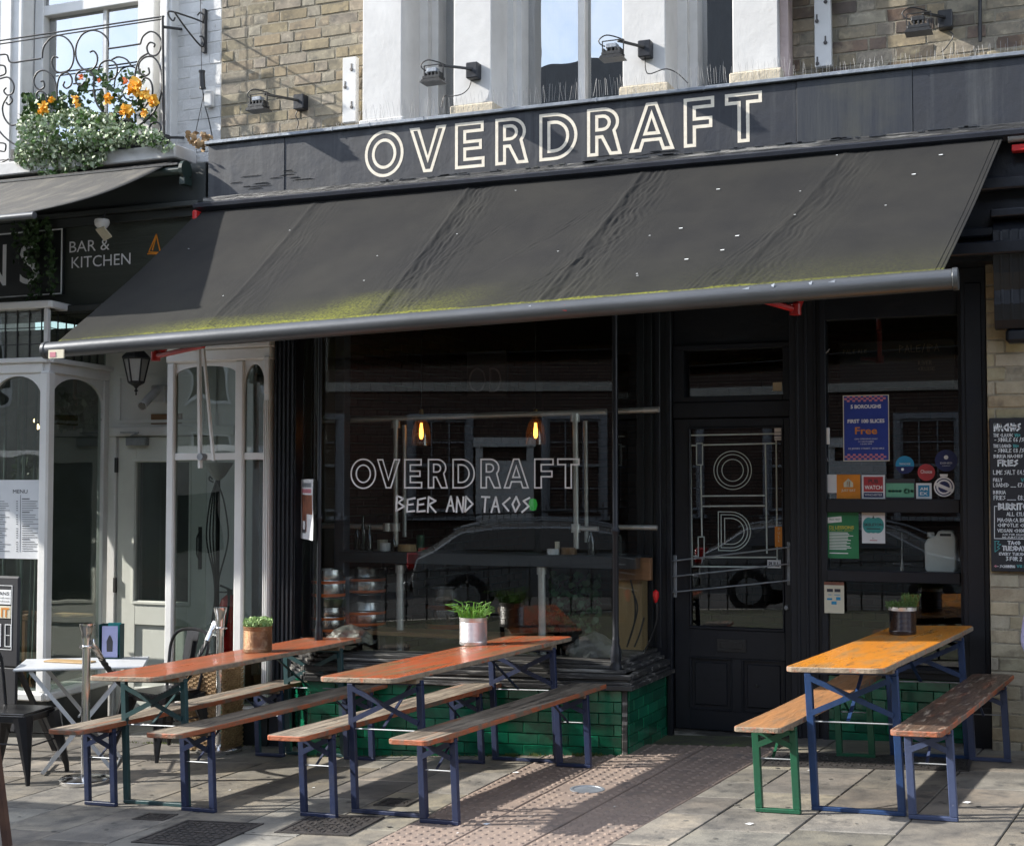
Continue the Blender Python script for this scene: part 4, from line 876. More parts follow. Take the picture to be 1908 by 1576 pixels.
    mb.prism([(9.0, hz - .02), (8.93, hz - .03), (8.89, hz - .005), (8.885, hz + .02), (8.91, hz + .035), (9.0, hz + .045)], a.x, 0.6, ax='X'); obj(mb, 'housing', 'cassette', t, smooth=True)
    mb = MB(); mb.box(a.x + .01, a.x + .05, 8.86, 9.0, hz - .16, hz - .03, .01); obj(mb, 'red_bracket', 'red', t); mb = MB(); mb.box(tr_.x + .04, tr_.x + .2, 8.93, 9.0, hz - .10, hz - .06, .004); obj(mb, 'red_bracket', 'red', t)
    mb = MB(); mb.tube([(tr_.x + .02, 8.94, hz - .01), (tr_.x + .4, 8.94, hz - .005)], .035, 16); obj(mb, 'roller', 'steel', t, smooth=True)
    for (pa, pe, xc) in (((380, 650), (290, 664), -5.6), ((1400, 561), (1482, 577), -1.35)):
        A = P(pa[0], pa[1], 7.46); E_ = P(pe[0], pe[1], 7.75); mb = MB(); A.z += .02; mb.beam(A, E_, .03, .03, c=.008); mb.tube([E_ + Vector((0, 0, -.03)), E_ + Vector((0, 0, .03))], .032, 14); mb.beam(E_, (xc, 8.9, 3.62), .035, .06, c=.008)
        obj(mb, 'folding_arm', 'red', t)
    # petals and droppings lying on the cloth
    mb = MB()
    pts = [(1268, 438), (1278, 508), (1346, 490), (1373, 459), (1337, 362), (1702, 338), (1754, 299), (1492, 368), (677, 530), (415, 554), (350, 460), (1187, 536), (1188, 540), (1040, 480), (1210, 452), (960, 360), (1650, 400), (540, 430), (700, 480), (850, 440), (1480, 420), (1560, 300)]
    for px, py in pts:
        # onto the cloth plane
        d_ = ray(px, py); p = EYE + d_ * ((tl - EYE).dot(nn) / d_.dot(nn)); v_ = (tl.y - p.y) / (tl.y - bl_.y); xa_, xb_ = tl.x + (bl_.x - tl.x) * v_, tr_.x + (br.x - tr_.x) * v_; u_ = (p.x - xa_) / (xb_ - xa_)
        p = Vector(vs[min(NV, max(0, int(v_ * NV))) * (NU + 1) + min(NU, max(0, int(u_ * NU)))]) + nn * .006; s = .005 if pts.index((px, py)) > 6 else .010
        mb.add([(p.x - s * 1.3, p.y, p.z), (p.x + s * 1.3, p.y, p.z + s * .15), (p.x + s, p.y - s * .8, p.z - s * .45), (p.x - s, p.y - s, p.z - s * .5)], [(0, 1, 2, 3)])
    o = tag(obj(mb, 'fallen_petals', 'paper'), 'tiny white petals and specks scattered on the black pub awning', 'petals'); o['kind'] = 'stuff'
awning()
# slim white bars hanging under the left end of the awning
t = thing('hanging_strut', 'pair of slim pale metal bars hanging beneath the left end of the pub awning', 'strut', P(375, 860, 8.3))
m = MB(); m.beam(P(371, 648, 8.3), P(373, 872, 8.3), .03, .02); obj(m, 'bar', 'offwhite', t); m = MB(); m.beam(P(379, 648, 8.27), P(398, 858, 8.27), .022, .016); obj(m, 'bar', 'offwhite', t); m = MB(); c = P(372, 851, 8.26); m.tube([c, c + Vector((0, .06, 0))], .025, 12); obj(m, 'pivot', 'steel', t)

# ------------------------------------------------------------------ floodlights over the fascia
def flood(box, head, yb, yh, label, cab, dark=False):
    B = P(*box, yb); Hd = P(*head, yh)
    t = thing('floodlight', label, 'floodlight', B, 'arm-mounted floodlights above the fascia')
    m = MB(); m.box(B.x - .045, B.x + .045, yb - .055, yb + .03, B.z - .055, B.z + .06, .006); obj(m, 'junction_box', 'navy' if not dark else 'black', t)
    m = MB(); m.beam(B + Vector((0, -.05, .01)), Hd + Vector((.02, .04, .068)), .018, .018, c=.003); obj(m, 'arm', 'black', t)
    m = MB(); m.box(Hd.x - .068, Hd.x + .068, yh - .05, yh + .05, Hd.z - .05, Hd.z - .025, .005); m.prism([(Hd.x - .082, Hd.z - .072), (Hd.x + .082, Hd.z - .072), (Hd.x + .068, Hd.z - .051), (Hd.x - .068, Hd.z - .051)], yh - .06, yh + .06)
    for k in range(5): m.box(Hd.x - .06 + k * .028, Hd.x - .05 + k * .028, yh - .04, yh + .04, Hd.z - .025, Hd.z + .0, .001)
    hd = obj(m, 'lamp_head', 'black', t)
    m = MB(); m.box(Hd.x - .045, Hd.x + .035, yh - .03, yh + .03, Hd.z + .001, Hd.z + .035, .006); obj(m, 'gear_box', 'lead' if not dark else 'black', hd)
    m = MB(); m.beam((Hd.x - .074, yh, Hd.z - .045), (Hd.x - .074, yh, Hd.z + .06), .014, .004); m.beam((Hd.x + .074, yh, Hd.z - .045), (Hd.x + .074, yh, Hd.z + .06), .014, .004); m.beam((Hd.x - .074, yh, Hd.z + .06), (Hd.x + .074, yh, Hd.z + .06), .014, .004); obj(m, 'yoke', 'black', hd)
    m = MB(); m.tube(cat_rom([Hd + Vector(q) for q in ((0, 0, .02), (-.07, 0, .03), (-.10, 0, .07), (-.05, 0, .10), (.02, .02, .085), (.06, .06, .07))]), .0045, 6)
    obj(m, 'cable', 'cable', t); m = MB()
    if cab: m.tube(cat_rom([P(x, y, yb - .02) for x, y in cab]), .004, 6)
    obj(m, 'supply_cable', 'cable', t); return t
flood((562, 193), (482, 190), 9.28, 8.86, 'floodlight on the yellow bricks left of the white pilasters', [(555, 205), (551, 216), (556, 228), (553, 240)])
flood((884, 135), (808, 137), 9.08, 8.80, 'floodlight fixed to the second white pilaster above the letter R', [(878, 150), (873, 165), (860, 176), (840, 180), (828, 180), (822, 200)])
flood((1204, 95), (1142, 92), 9.08, 8.80, 'floodlight fixed to the third white pilaster above the letter A', [(1202, 108), (1203, 130), (1211, 138), (1240, 129), (1262, 137), (1282, 156)])
flood((1762, 40), (1712, 42), 9.28, 8.95, 'black floodlight on the sooty bricks at the upper right corner', [(1768, 58), (1776, 68), (1762, 90), (1753, 98)], True)
def plate(x0, x1, y0, y1, Y, holes, label):
    a, b = P(x0, (y0 + y1) / 2, Y), P(x1, (y0 + y1) / 2, Y); zt = P((x0 + x1) / 2, y0, Y).z; zb = P((x0 + x1) / 2, y1, Y).z
    m = MB(); m.box(a.x, b.x, Y, Y + .05, zb, zt, .004); o = tag(obj(m, 'wall_plate', 'white'), label, 'wall plate', 'white wall plates with keyholes')
    for hx, hy in holes:
        p = P(hx, hy, Y); m = MB(); m.lathe([(0, -.007), (.012, -.006), (.013, 0), (0, 0)], (p.x, Y - .001, p.z), 12, ax='Y'); m.box(p.x - .005, p.x + .005, Y - .003, Y - .0005, p.z + .006, p.z + .045); obj(m, 'keyhole', 'iron', o)
    return o
plate(638, 663, 107, 228, 9.22, ((655, 130), (643, 163), (655, 200)), 'white keyhole plate on the yellow bricks beside the leftmost pilaster')
plate(1517, 1548, -90, 124, 9.22, ((1522, 40), (1538, 80), (1523, 119), (1538, 4)), 'tall white keyhole plate on the dark bricks right of the pilasters')
m = MB(); m.tube([P(1826, -40, 9.27), P(1826, 78, 9.27)], .012, 8); tag(reorigin(obj(m, 'drain_pipe', 'black')), 'thin black pipe running down the sooty bricks at the top right', 'pipe')

S_ = P(1700, 25, 9.3); SXs = -1.3; zb_s = S_.z + (S_.x - SXs) * .583  # unseen board, added to cast the diagonal shadow on the bricks
t = thing('shadow_sign', 'unseen sign added above the frame to cast the shadow across the sooty bricks at the upper right', 'sign', (SXs, 9.0, zb_s))
m = MB(); m.box(SXs - .03, SXs + .03, 8.55, 9.22, zb_s, zb_s + 1.1, .006); obj(m, 'board', 'navy', t); m = MB(); m.box(SXs - .01, SXs + .01, 8.5, 9.3, zb_s + 1.12, zb_s + 1.15); m.box(SXs - .01, SXs + .01, 9.22, 9.3, zb_s + .1, zb_s + .14); obj(m, 'bracket', 'black', t)
# ------------------------------------------------------------------ restaurant next door
rest = thing('restaurant_building', 'white and green restaurant front with bay windows, sage door and flower balcony', 'building', (-7.5, 9.5, gz(-7.5)))
m = MB(); m.box(-14, XL - .004, 9.33, 9.6, 3.8, 4.32); m.box(P(306, 100, 9.33).x, XL - .004, 9.314, 9.6, 4.33, 7.6); m.box(-14, P(-40, 100, 9.33).x, 9.33, 9.6, 4.33, 7.6); obj(m, 'wall', 'paintbrick', rest)
brickwall(rest, P(318, 100, 9.3).x, XL - .008, 4.2, 5.75, 9.31, ['paintbrick'], joint=.006, seed=21)
m = MB(); a = P(300, 100, 9.24).x; b = P(322, 100, 9.24).x; m.box(a, b, 9.22, 9.5, 4.2, 7.4, .006); m.box(a + .03, b - .03, 9.2, 9.22, 4.3, 7.4, .004); obj(m, 'architrave', 'white', rest)
# sash window behind the balcony
Y_ = 9.5
def nx(px): return P(px, 150, Y_).x
def nzv(py, px=200): return P(px, py, Y_).z
m = MB(); m.box(nx(-60), nx(70), Y_ - .2, Y_ + .1, 4.2, 7.2, .01); m.box(nx(72), nx(88), Y_ - .06, Y_ + .1, 4.1, 7.2, .006); m.box(nx(272), nx(302), Y_ - .12, Y_ + .1, 4.1, 7.2, .006)
z1 = nzv(10); m.box(nx(72), nx(300), Y_ - .05, Y_ + .06, z1 - .03, z1 + .06, .006)
m.box(nx(190), nx(197), Y_, Y_ + .05, 4.1, z1 - .03, .003); m.box(nx(72), nx(300), Y_ - .02, Y_ + .06, 4.05, 4.2, .006)
m.box(nx(15), nx(19), Y_ - .22, Y_ - .2, 4.1, 7); m.box(nx(46), nx(52), Y_ - .22, Y_ - .2, 4.1, 7)
wn_ = obj(m, 'window', 'white', rest)
m = MB(); m.box(nx(88), nx(272), Y_ + .02, Y_ + .026, 4.2, z1); m.box(nx(88), nx(272), Y_ - .03, Y_ - .024, z1 + .06, 7.2); obj(m, 'pane', 'glassu', wn_)
zc1 = nzv(108)
m = MB(); m.box(nx(120), nx(276), Y_ + .09, Y_ + .10, zc1, 7.1)
obj(m, 'roller_blind', 'paper', wn_)
m = MB()
for k in range(9): m.box(nx(92) + k * .012, nx(92) + k * .012 + .009, Y_ + .07 + .008 * (k % 2), Y_ + .08 + .008 * (k % 2), 4.2, 7)
obj(m, 'curtain', 'darkint', wn_)
m = MB(); m.box(-10, -6.3, 10.6, 10.7, 4, 7.3); m.box(-10, -6.3, 9.6, 10.7, 3.95, 4.0); m.box(-6.35, -6.3, 9.6, 10.7, 4, 7.3); m.box(-10, -6.3, 9.6, 10.7, 7.3, 7.4); m.box(-10.05, -10, 9.6, 10.7, 4, 7.3); obj(m, 'upper_room', 'darkint', rest)
m = MB(); zsl = P(330, 270, 8.85).z; m.box(-11, P(325, 290, 9.0).x, 9.0, 9.3, P(300, 296, 9.0).z, P(300, 270, 9.0).z, .01); obj(m, 'balcony_slab', 'stucco', rest)
# balcony railing (wrought iron scrolls)
RY = 9.06
rail = thing('balcony_railing', 'black wrought iron scroll railing in front of the white sash window', 'railing', P(150, 270, RY), None)
def zp(x, y): return P(x / 3.94, y / 3.94, RY)
m = MB(); m.tube([zp(-300, 345), zp(1205, 122)], .007, 6); m.tube([zp(-300, 372), zp(1195, 142)], .006, 6); obj(m, 'top_rail', 'black', rail)
m = MB(); m.tube([zp(1193, 120), zp(1203, 1000)], .011, 8); m.tube([zp(1200, 200), P(338, 55, 9.3)], .012, 6); m.tube([zp(1203, 1010), P(342, 257, 9.3)], .012, 6); obj(m, 'post', 'black', rail)
m = MB(); m.tube([zp(-200, 1200), zp(1203, 1045)], .006, 6); obj(m, 'bottom_rail', 'black', rail)
SCR = [
 [(795, 345), (790, 290), (740, 240), (670, 225), (600, 260), (560, 340), (560, 430), (600, 500), (660, 520), (705, 480), (715, 420), (690, 378), (660, 385)],
 [(310, 430), (320, 350), (370, 285), (430, 262), (490, 285), (535, 350), (540, 440), (510, 510), (450, 535), (400, 515), (380, 460), (395, 420), (425, 425)],
 [(795, 360), (900, 345), (1030, 325)], [(1030, 325), (1050, 270), (1100, 235), (1150, 250), (1183, 300), (1175, 370), (1140, 410), (1095, 400), (1078, 350), (1100, 315), (1135, 325), (1130, 350)],
 [(0, 405), (50, 405), (80, 460), (190, 448), (300, 432)], [(300, 600), (320, 600), (325, 640), (290, 660), (255, 630), (250, 580), (280, 530), (330, 520), (380, 555), (410, 620), (420, 740)],
 [(420, 740), (420, 640), (440, 560), (490, 535), (525, 570), (525, 620), (490, 650), (465, 630), (475, 600)], [(600, 515), (560, 550), (560, 610), (595, 630), (620, 600)],
 [(690, 620), (685, 560), (640, 515), (590, 520)], [(690, 600), (690, 680), (720, 780), (800, 860)],
 [(720, 520), (740, 470), (790, 445), (840, 460), (862, 510), (845, 570), (805, 590)], [(820, 440), (870, 420), (930, 440), (965, 490)],
 [(1085, 395), (1030, 430), (1000, 500), (990, 560)], [(1090, 500), (1095, 540), (1060, 560), (1025, 530), (1020, 470), (1060, 425), (1120, 420), (1165, 470), (1188, 560), (1185, 680), (1150, 790), (1090, 870), (1010, 930)],
 [(1040, 610), (1060, 575), (1100, 590), (1120, 650), (1110, 720), (1060, 790)], [(900, 960), (890, 910), (920, 880), (965, 900), (960, 950)],
 [(1140, 950), (1120, 960), (1125, 985), (1160, 980), (1180, 940), (1165, 905), (1130, 900), (1100, 930), (1100, 985)],
 [(280, 735), (265, 700), (290, 670), (330, 690), (345, 750)], [(0, 480), (35, 490), (40, 540), (0, 560)], [(0, 580), (60, 570), (100, 620), (95, 680), (55, 700), (28, 670), (45, 645)],
 [(75, 710), (90, 740), (65, 770), (45, 755)], [(55, 710), (20, 780), (30, 860), (80, 920), (150, 905)], [(0, 1050), (40, 1060), (35, 1110), (0, 1110)], [(-50, 900), (0, 970), (60, 1030), (140, 1080)], [(60, 1170), (0, 1200), (-60, 1210)]]
for s in SCR:
    m = MB(); m.tube(cat_rom([zp(*q) for q in s], 5), .0075, 6); obj(m, 'scroll', 'black', rail, smooth=True)
# window box: trailing variegated leaves and orange begonias
fb = thing('flower_box', 'balcony flower box with trailing variegated foliage and orange begonias', 'flower box', P(150, 290, 9.0))
m = MB(); a = P(20, 250, 9.1); b = P(300, 235, 9.1); m.box(a.x, b.x, 9.1, 9.3, 4.27, 4.42); obj(m, 'box', 'black', fb)
def leafq(mb, p, s, n=5, nrm=None, pet=False):
    d = Vector((rnd(-1, 1), rnd(-1.3, .3), rnd(-.4, 1))).normalized() if nrm is None else nrm
    u = d.cross(Vector((rnd(-1, 1), rnd(-1, 1), rnd(-1, 1)))).normalized(); w = d.cross(u)
    vs = [p]
    for k in range(n + 1):
        an = -2.3 + 4.6 * k / n; rr = s * (1 if not pet else .9 + .25 * math.cos(an * 2)); vs.append(p + u * rr * math.cos(an) * .9 + u * s * .35 + w * rr * math.sin(an) * .8 + d * rnd(-.12, .12) * s)
    mb.add(vs, [(0, k, k + 1) for k in range(1, n + 1)])
def inpoly(x, y, poly):
    c = False; j = len(poly) - 1
    for i in range(len(poly)):
        if (poly[i][1] > y) != (poly[j][1] > y) and x < (poly[j][0] - poly[i][0]) * (y - poly[i][1]) / (poly[j][1] - poly[i][1]) + poly[i][0]: c = not c
        j = i
    return c
FP = [(150, 850), (230, 830), (330, 850), (470, 800), (600, 800), (720, 820), (800, 830), (870, 900), (960, 900), (1060, 930), (1180, 960), (1290, 1080), (1220, 1110), (1090, 1080), (980, 1060), (900, 1100), (810, 1110), (760, 1190), (680, 1250), (560, 1240), (500, 1290), (400, 1310), (300, 1300), (230, 1230), (130, 1220), (90, 1150), (140, 1000), (110, 930)]
m = MB(); m2 = MB(); c = 0
while c < 3900:
    x, y = rnd(80, 1300), rnd(790, 1320)
    if not inpoly(x, y, FP): continue
    bulge = .18 * (1 - abs((y - 1000) / 330)) if y > 800 else 0
    p = P(x / 3.94, y / 3.94, 9.05 - max(0, bulge) * rnd(.1, .9) - rnd(0, .03)); c += 1
    if x > 850 and rnd(0, 1) < .35: continue
    leafq(m if rnd(0, 1) < .78 else m2, p, rnd(.008, .018) if rnd(0, 1) < .7 else rnd(.02, .032))
obj(m, 'trailing_foliage', 'leafv', fb, kind='stuff'); obj(m2, 'small_green_leaves', 'leaf', fb, kind='stuff')
m = MB(); m2 = MB()
for k in range(520):
    x = rnd(170, 1150); y = rnd(520 if x > 560 else 690, 900)
    if abs(x - 450) > 290 and x < 560: continue
    if x > 1060 and y < 700: continue
    p = P(x / 3.94, y / 3.94, rnd(9.08, 9.22)); leafq(m if rnd(0, 1) < .6 else m2, p, rnd(.018, .042))
obj(m, 'begonia_leaves', 'leafd', fb, kind='stuff'); obj(m2, 'begonia_leaves', 'leaf', fb, kind='stuff')
for (x, y, s, kk) in ((315, 800, .045, 'petal'), (380, 735, .028, 'petal'), (555, 730, .032, 'petal'), (595, 568, .024, 'petalr'), (795, 725, .036, 'petal'), (925, 810, .062, 'petal'), (990, 645, .062, 'petal'), (1070, 700, .046, 'petal'), (1125, 735, .042, 'petal'), (920, 595, .022, 'petalr'), (1055, 830, .028, 'petal'), (570, 780, .022, 'petal'), (730, 590, .016, 'petalr')):
    m = MB(); p = P(x / 3.94, y / 3.94, 9.03)
    s *= 1.45
    for k in range(36): leafq(m, p + Vector((rnd(-.5, .5), rnd(-.3, .3), rnd(-.5, .5))) * s, s * rnd(.3, .55), pet=True)
    obj(m, 'flower', kk, fb)
# hanging basket bracket, wire and small fittings on the white wall
t = thing('wall_bracket', 'black scrolled iron hanging bracket on the white painted bricks', 'bracket', P(378, 60, 9.28))
def z9(x, y, Y=9.0): return P(x / 3.94, y / 3.94, Y)
m = MB(); m.box(z9(1485, 200, 9.28).x, z9(1508, 200, 9.28).x, 9.27, 9.31, z9(1497, 388, 9.28).z, z9(1497, 68, 9.28).z, .003); obj(m, 'back_plate', 'black', t)
for s in ([(1490, 165, 9.27), (1400, 130, 9.1), (1250, 85, 8.86), (1240, 120, 8.85), (1270, 155, 8.86), (1285, 130, 8.87)], [(1280, 90, 8.88), (1380, 230, 9.05), (1475, 340, 9.24), (1500, 320, 9.26), (1490, 275, 9.25), (1465, 270, 9.24)], [(1490, 165, 9.26), (1500, 120, 9.25), (1470, 95, 9.24), (1450, 115, 9.24)]):
    m = MB(); m.tube(cat_rom([z9(x, y, Y) for x, y, Y in s]), .007, 6); obj(m, 'scroll', 'black', t, smooth=True)
t = thing('cable_tensioner', 'black cylindrical cable block hanging on the white wall', 'cable block', P(377, 150, 9.24))
m = MB(); a = z9(1483, 520, 9.2); b = z9(1488, 655, 9.2); m.tube([a, b], [.022, .022], 12); m.tube([a, a - Vector((0, 0, .015))], .026, 12); m.tube([b, b + Vector((0, 0, .015))], .026, 12); obj(m, 'body', 'black', t)
m = MB(); m.tube([z9(1470, -100, 9.2), z9(1480, 520, 9.2)], .003, 5); m.tube(cat_rom([z9(x, y, 9.26) for x, y in ((1488, 660), (1500, 760), (1530, 870), (1560, 1010))]), .005, 5); m.tube([z9(1497, 690, 9.26), z9(1420, 1050, 9.26)], .003, 5); obj(m, 'wire', 'cable', t)
m = MB(); a = z9(1512, 675, 9.28); b = z9(1565, 785, 9.28); m.box(a.x, b.x, 9.25, 9.3, b.z, a.z, .006); tag(reorigin(obj(m, 'junction_box', 'white')), 'small white junction box on the white painted bricks', 'box')
m = MB(); a = P(373, 262, 9.02); 
for k in range(70): leafq(m, a + Vector((rnd(-.09, .07), rnd(-.03, .05), rnd(-.05, .06))), rnd(.015, .035))
o = tag(obj(m, 'dry_nest', 'dry'), 'clump of dry brown leaves caught at the left end of the black fascia', 'dry leaves'); o['kind'] = 'stuff'
# fascia of the restaurant
m = MB(); m.box(-12, -6.29, 9.0, 9.3, 2.98, 3.73, .004); nf = obj(m, 'fascia', K['grn'] if 'grn' in K else mat('dark_olive_paint', (.040, .048, .038), (.030, .037, .029), sc=3, st=(.3, 1, 3), rough=.55, bump=.4, bsc=30), rest)
m = MB(); m.box(-12, -6.29, 8.95, 9.0, 3.69, 3.76, .006); m.box(-12, -6.29, 8.9, 9.3, 3.76, 3.80, .006); m.box(-12, -6.29, 8.9, 9.1, 2.99, 3.05, .01); m.box(-12, -6.3, 9.02, 9.3, 3.801, 4.12, .006)
obj(m, 'moulding', mat('dark_olive_paint2', (.03, .035, .033), sc=3, rough=.5), nf)
sb = []
a = P(117, 430, 8.965); b = P(117, 548, 8.965)
m = MB(); m.box(-9.2, a.x, 8.965, 9.0, b.z, a.z + .02, .003); sgn = obj(m, 'sign_panel', mat('sign_panel_green', (.018, .022, .022), rough=.4), nf)
m = MB(); m.box(-9.2, a.x - .001, 8.96, 8.9645, a.z + .008, a.z + .019); m.box(a.x - .012, a.x - .001, 8.96, 8.9645, b.z, a.z + .008); m.box(-9.2, a.x - .001, 8.96, 8.9645, b.z + .001, b.z + .011); obj(m, 'border', 'vinyl', sgn)
m = MB(); s1 = P(36, 530, 8.96); s2 = P(74, 447, 8.96); ftext(m, 'S', s1.x, s1.z, s2.z - s1.z, s2.x - s1.x, y=8.9635); obj(m, 'letter', 'vinyl', sgn)
m = MB(); s1 = P(-36, 535, 8.96); s2 = P(12, 450, 8.96); ftext(m, 'N', s1.x, s1.z, s2.z - s1.z, s2.x - s1.x, y=8.9635); obj(m, 'letter', 'vinyl', sgn)
m = MB(); s1 = P(129, 471, 8.995); s2 = P(204, 450, 8.995); ftext(m, 'BAR &', s1.x, s1.z, .095, s2.x - s1.x, y=8.998); s1 = P(133, 500, 8.995); s2 = P(243, 478, 8.995); ftext(m, 'KITCHEN', s1.x, s1.z, .095, s2.x - s1.x, y=8.998); obj(m, 'lettering', 'vinyl', nf)
m = MB()
def qf(px, py): p = P(px, py, 8.995); return (p.x, p.z)
for a_, b_ in (((291, 437), (277, 470)), ((291, 437), (298, 468)), ((277, 470), (298, 471)), ((290, 443), (284, 466)), ((275, 473), (296, 473))): m.stroke([qf(*a_), qf(*b_)], .010, 8.995, 8.999)
obj(m, 'sail_emblem', 'porange', nf)
# sign lamp, lantern, camera
t = thing('sign_lamp', 'round grey sign lamp with a square reflector above BAR & KITCHEN', 'lamp', P(190, 425, 8.9)); p = P(190, 414, 8.85)
m = MB(); m.lathe([(0, -.055), (.035, -.05), (.055, -.025), (.06, 0), (.055, .02), (.0, .025)], (p.x, p.y, p.z), 18); obj(m, 'bowl', 'offwhite', t, smooth=True)
m = MB(); a = P(178, 431, 8.83); b = P(204, 443, 8.83); m.add([(a.x, 8.83, a.z + .01), (b.x - .03, 8.8, a.z + .02), (b.x, 8.86, b.z + .01), (a.x + .03, 8.9, b.z - .01), (a.x, 8.83, a.z + .018), (b.x - .03, 8.8, a.z + .028), (b.x, 8.86, b.z + .018), (a.x + .03, 8.9, b.z - .002)], [(0, 1, 2, 3), (4, 5, 6, 7), (0, 1, 5, 4), (1, 2, 6, 5), (2, 3, 7, 6), (3, 0, 4, 7)]); obj(m, 'reflector', 'pcream', t)
m = MB(); m.tube([(p.x, p.y, p.z + .02), (p.x, 8.9, p.z + .10), (p.x, 9.02, p.z + .10)], .008, 6); obj(m, 'arm', 'black', t)
t = thing('lantern', 'black hexagonal lantern with frosted panes hanging beside the restaurant door', 'lantern', P(254, 725, 9.3)); p = P(254, 690, 9.3); z0 = P(254, 712, 9.3).z; z1 = P(254, 668, 9.3).z
def hexr(r, z, k): an = math.radians(30 + 60 * k); return Vector((p.x + r * math.cos(an), p.y + r * math.sin(an), z))
m = MB(); r0, r1 = .062, .105
for k in range(6):
    m.tube([hexr(r0, z0, k), hexr(r1, z1, k)], .007, 5); m.tube([hexr(r0, z0, k), hexr(r0, z0, k + 1)], .008, 5); m.tube([hexr(r1, z1, k), hexr(r1, z1, k + 1)], .009, 5)
m.lathe([(0, -.11), (.008, -.10), (.004, -.085), (.016, -.07), (.006, -.055), (.02, -.035), (r0, -.01), (r0, 0), (0, 0)], (p.x, p.y, z0), 12)
m.lathe([(r1 + .02, 0), (r1 + .015, .015), (.05, .08), (.05, .11), (.02, .13), (.015, .3), (0, .3)], (p.x, p.y, z1), 6); lo_ = obj(m, 'frame', 'black', t)
for k in range(6):
    m = MB(); a, b, c, d = hexr(r0 - .004, z0, k), hexr(r0 - .004, z0, k + 1), hexr(r1 - .004, z1, k + 1), hexr(r1 - .004, z1, k); m.add([a, b, c, d], [(0, 1, 2, 3)]); obj(m, 'pane', 'frost', t)
t = thing('security_camera', 'white bullet security camera on the wall over the restaurant door', 'security camera', P(290, 745, 9.65)); a = P(292, 727, 9.6); b = P(266, 755, 9.35)
m = MB(); m.tube([a, b], .036, 16); m.tube([b, b + (b - a).normalized() * .012], .040, 16); obj(m, 'body', 'cctv', t, smooth=True)
m = MB(); m.tube([b + (b - a).normalized() * .013, b + (b - a).normalized() * .017], .033, 14); obj(m, 'lens', 'lens', t)
m = MB(); c1 = P(286, 718, 9.7); c2 = P(311, 750, 9.7); m.box(c1.x, c2.x, 9.66, 9.76, c2.z, c1.z, .01); m.tube([a, (c1.x + .06, 9.68, c1.z - .04)], .02, 10); obj(m, 'mount', 'cctv', t)
# restaurant awning
t = thing('awning', 'dark awning of the restaurant at the left edge under the flower balcony', 'awning', P(150, 320, 8.9))
TR = P(321, 303, 9.0); 
_d = ray(60, 396); BR = EYE + _d * ((TR.x - EYE.x) / _d.x); vs = []; NU, NV = 60, 24; LEN = 5.0
for j in range(NV + 1):
    for i in range(NU + 1):
        v = j / NV; u = i / NU; p = TR.lerp(BR, v) + Vector((-LEN * u, 0, .002)); p.z += -.05 * math.sin(math.pi * v) + .012 * math.sin(u * 60 + v * 3) * math.exp(-((u * LEN - .4 - v * .7) / .2) ** 2) * v
        vs.append(tuple(p))
m = MB(); m.add(vs, [(j * (NU + 1) + i, j * (NU + 1) + i + 1, (j + 1) * (NU + 1) + i + 1, (j + 1) * (NU + 1) + i) for j in range(NV) for i in range(NU)])
K['canvas2'] = mat('grey_black_canvas', (.075, .07, .062), (.05, .048, .045), sc=2, st=(1, .5, 1), rough=.85, bump=.3, bsc=300, c3=(.12, .11, .09), t3=.6, s3=4, st3=(2, .5, 1), w3=.2)
o = obj(m, 'canvas', 'canvas2', t); o.data.polygons.foreach_set('use_smooth', [True] * len(o.data.polygons)); sm = o.modifiers.new('thickness', 'SOLIDIFY'); sm.thickness = .003
m = MB(); m.tube([BR + Vector((.02, 0, -.02)), BR + Vector((-LEN, 0, -.02))], .024, 16); obj(m, 'front_bar', 'bar', t, smooth=True)
p = P(348, 316, 8.93); m = MB(); m.tube([(p.x, 8.93, p.z), (p.x - .03, 8.93, p.z)], .07, 12); m.tube([(p.x - .03, 8.93, p.z), (p.x - 5, 8.93, p.z)], .04, 12); m.box(p.x - .05, p.x + .0, 8.9, 9.0, p.z - .12, p.z - .06, .004); obj(m, 'roller', mat('dark_green_metal', (.02, .035, .03), rough=.4), t)
m = MB(); m.box(p.x - 5, p.x - .05, 8.88, 8.99, p.z + .03, p.z + .05, .004); obj(m, 'hood', 'black', t)
# ivy hanging over the sign panel
m = MB()
for s in range(16):
    x0 = rnd(20, 105); 
    if s < 9: x0 = rnd(55, 92)
    y1 = rnd(470, 590) if s < 9 else rnd(440, 480)
    y = 405; x = x0
    while y < y1:
        y += rnd(3, 8); x += rnd(-4, 4)
        for q_ in range(2): leafq(m, P(x + rnd(-5, 5), y, rnd(8.86, 8.94)), rnd(.012, .028))
o = tag(obj(m, 'hanging_ivy', mat('dark_ivy_leaf', (.05, .10, .03), (.03, .065, .02), sc=12, rough=.5)), 'ivy strands hanging over the dark sign panel with the letter S', 'ivy'); o['kind'] = 'stuff'  # one dark green mottle over all the ivy
# ---- bay with menu (left), return, door, second bay
ZB = 3.0
def archpan(m, fr, u0, u1, zsp, ztop, v0, v1, n=14, drop=.0):
    cu = (u0 + u1) / 2; r = (u1 - u0) / 2; hh = ztop - zsp - .03
    pts = [(cu - r * math.cos(math.pi * k / n), zsp + hh * math.sin(math.pi * k / n) ** .8) for k in range(n + 1)]
    for a, b in zip(pts[:-1], pts[1:]):
        m.prism([a, b, (b[0], ztop), (a[0], ztop)], v0, v1)
C1 = P(86, 900, 8.72); E1 = P(200, 900, 9.62)
a1_ = math.atan2(E1.y - C1.y, E1.x - C1.x); R1 = Fr(C1.x, C1.y, a1_); L1 = (Vector((E1.x, E1.y)) - Vector((C1.x, C1.y))).length
F1 = Fr(C1.x, C1.y, math.radians(4))
zt1 = P(88, 692, 8.72).z; zs1 = P(88, 1290, 8.72).z
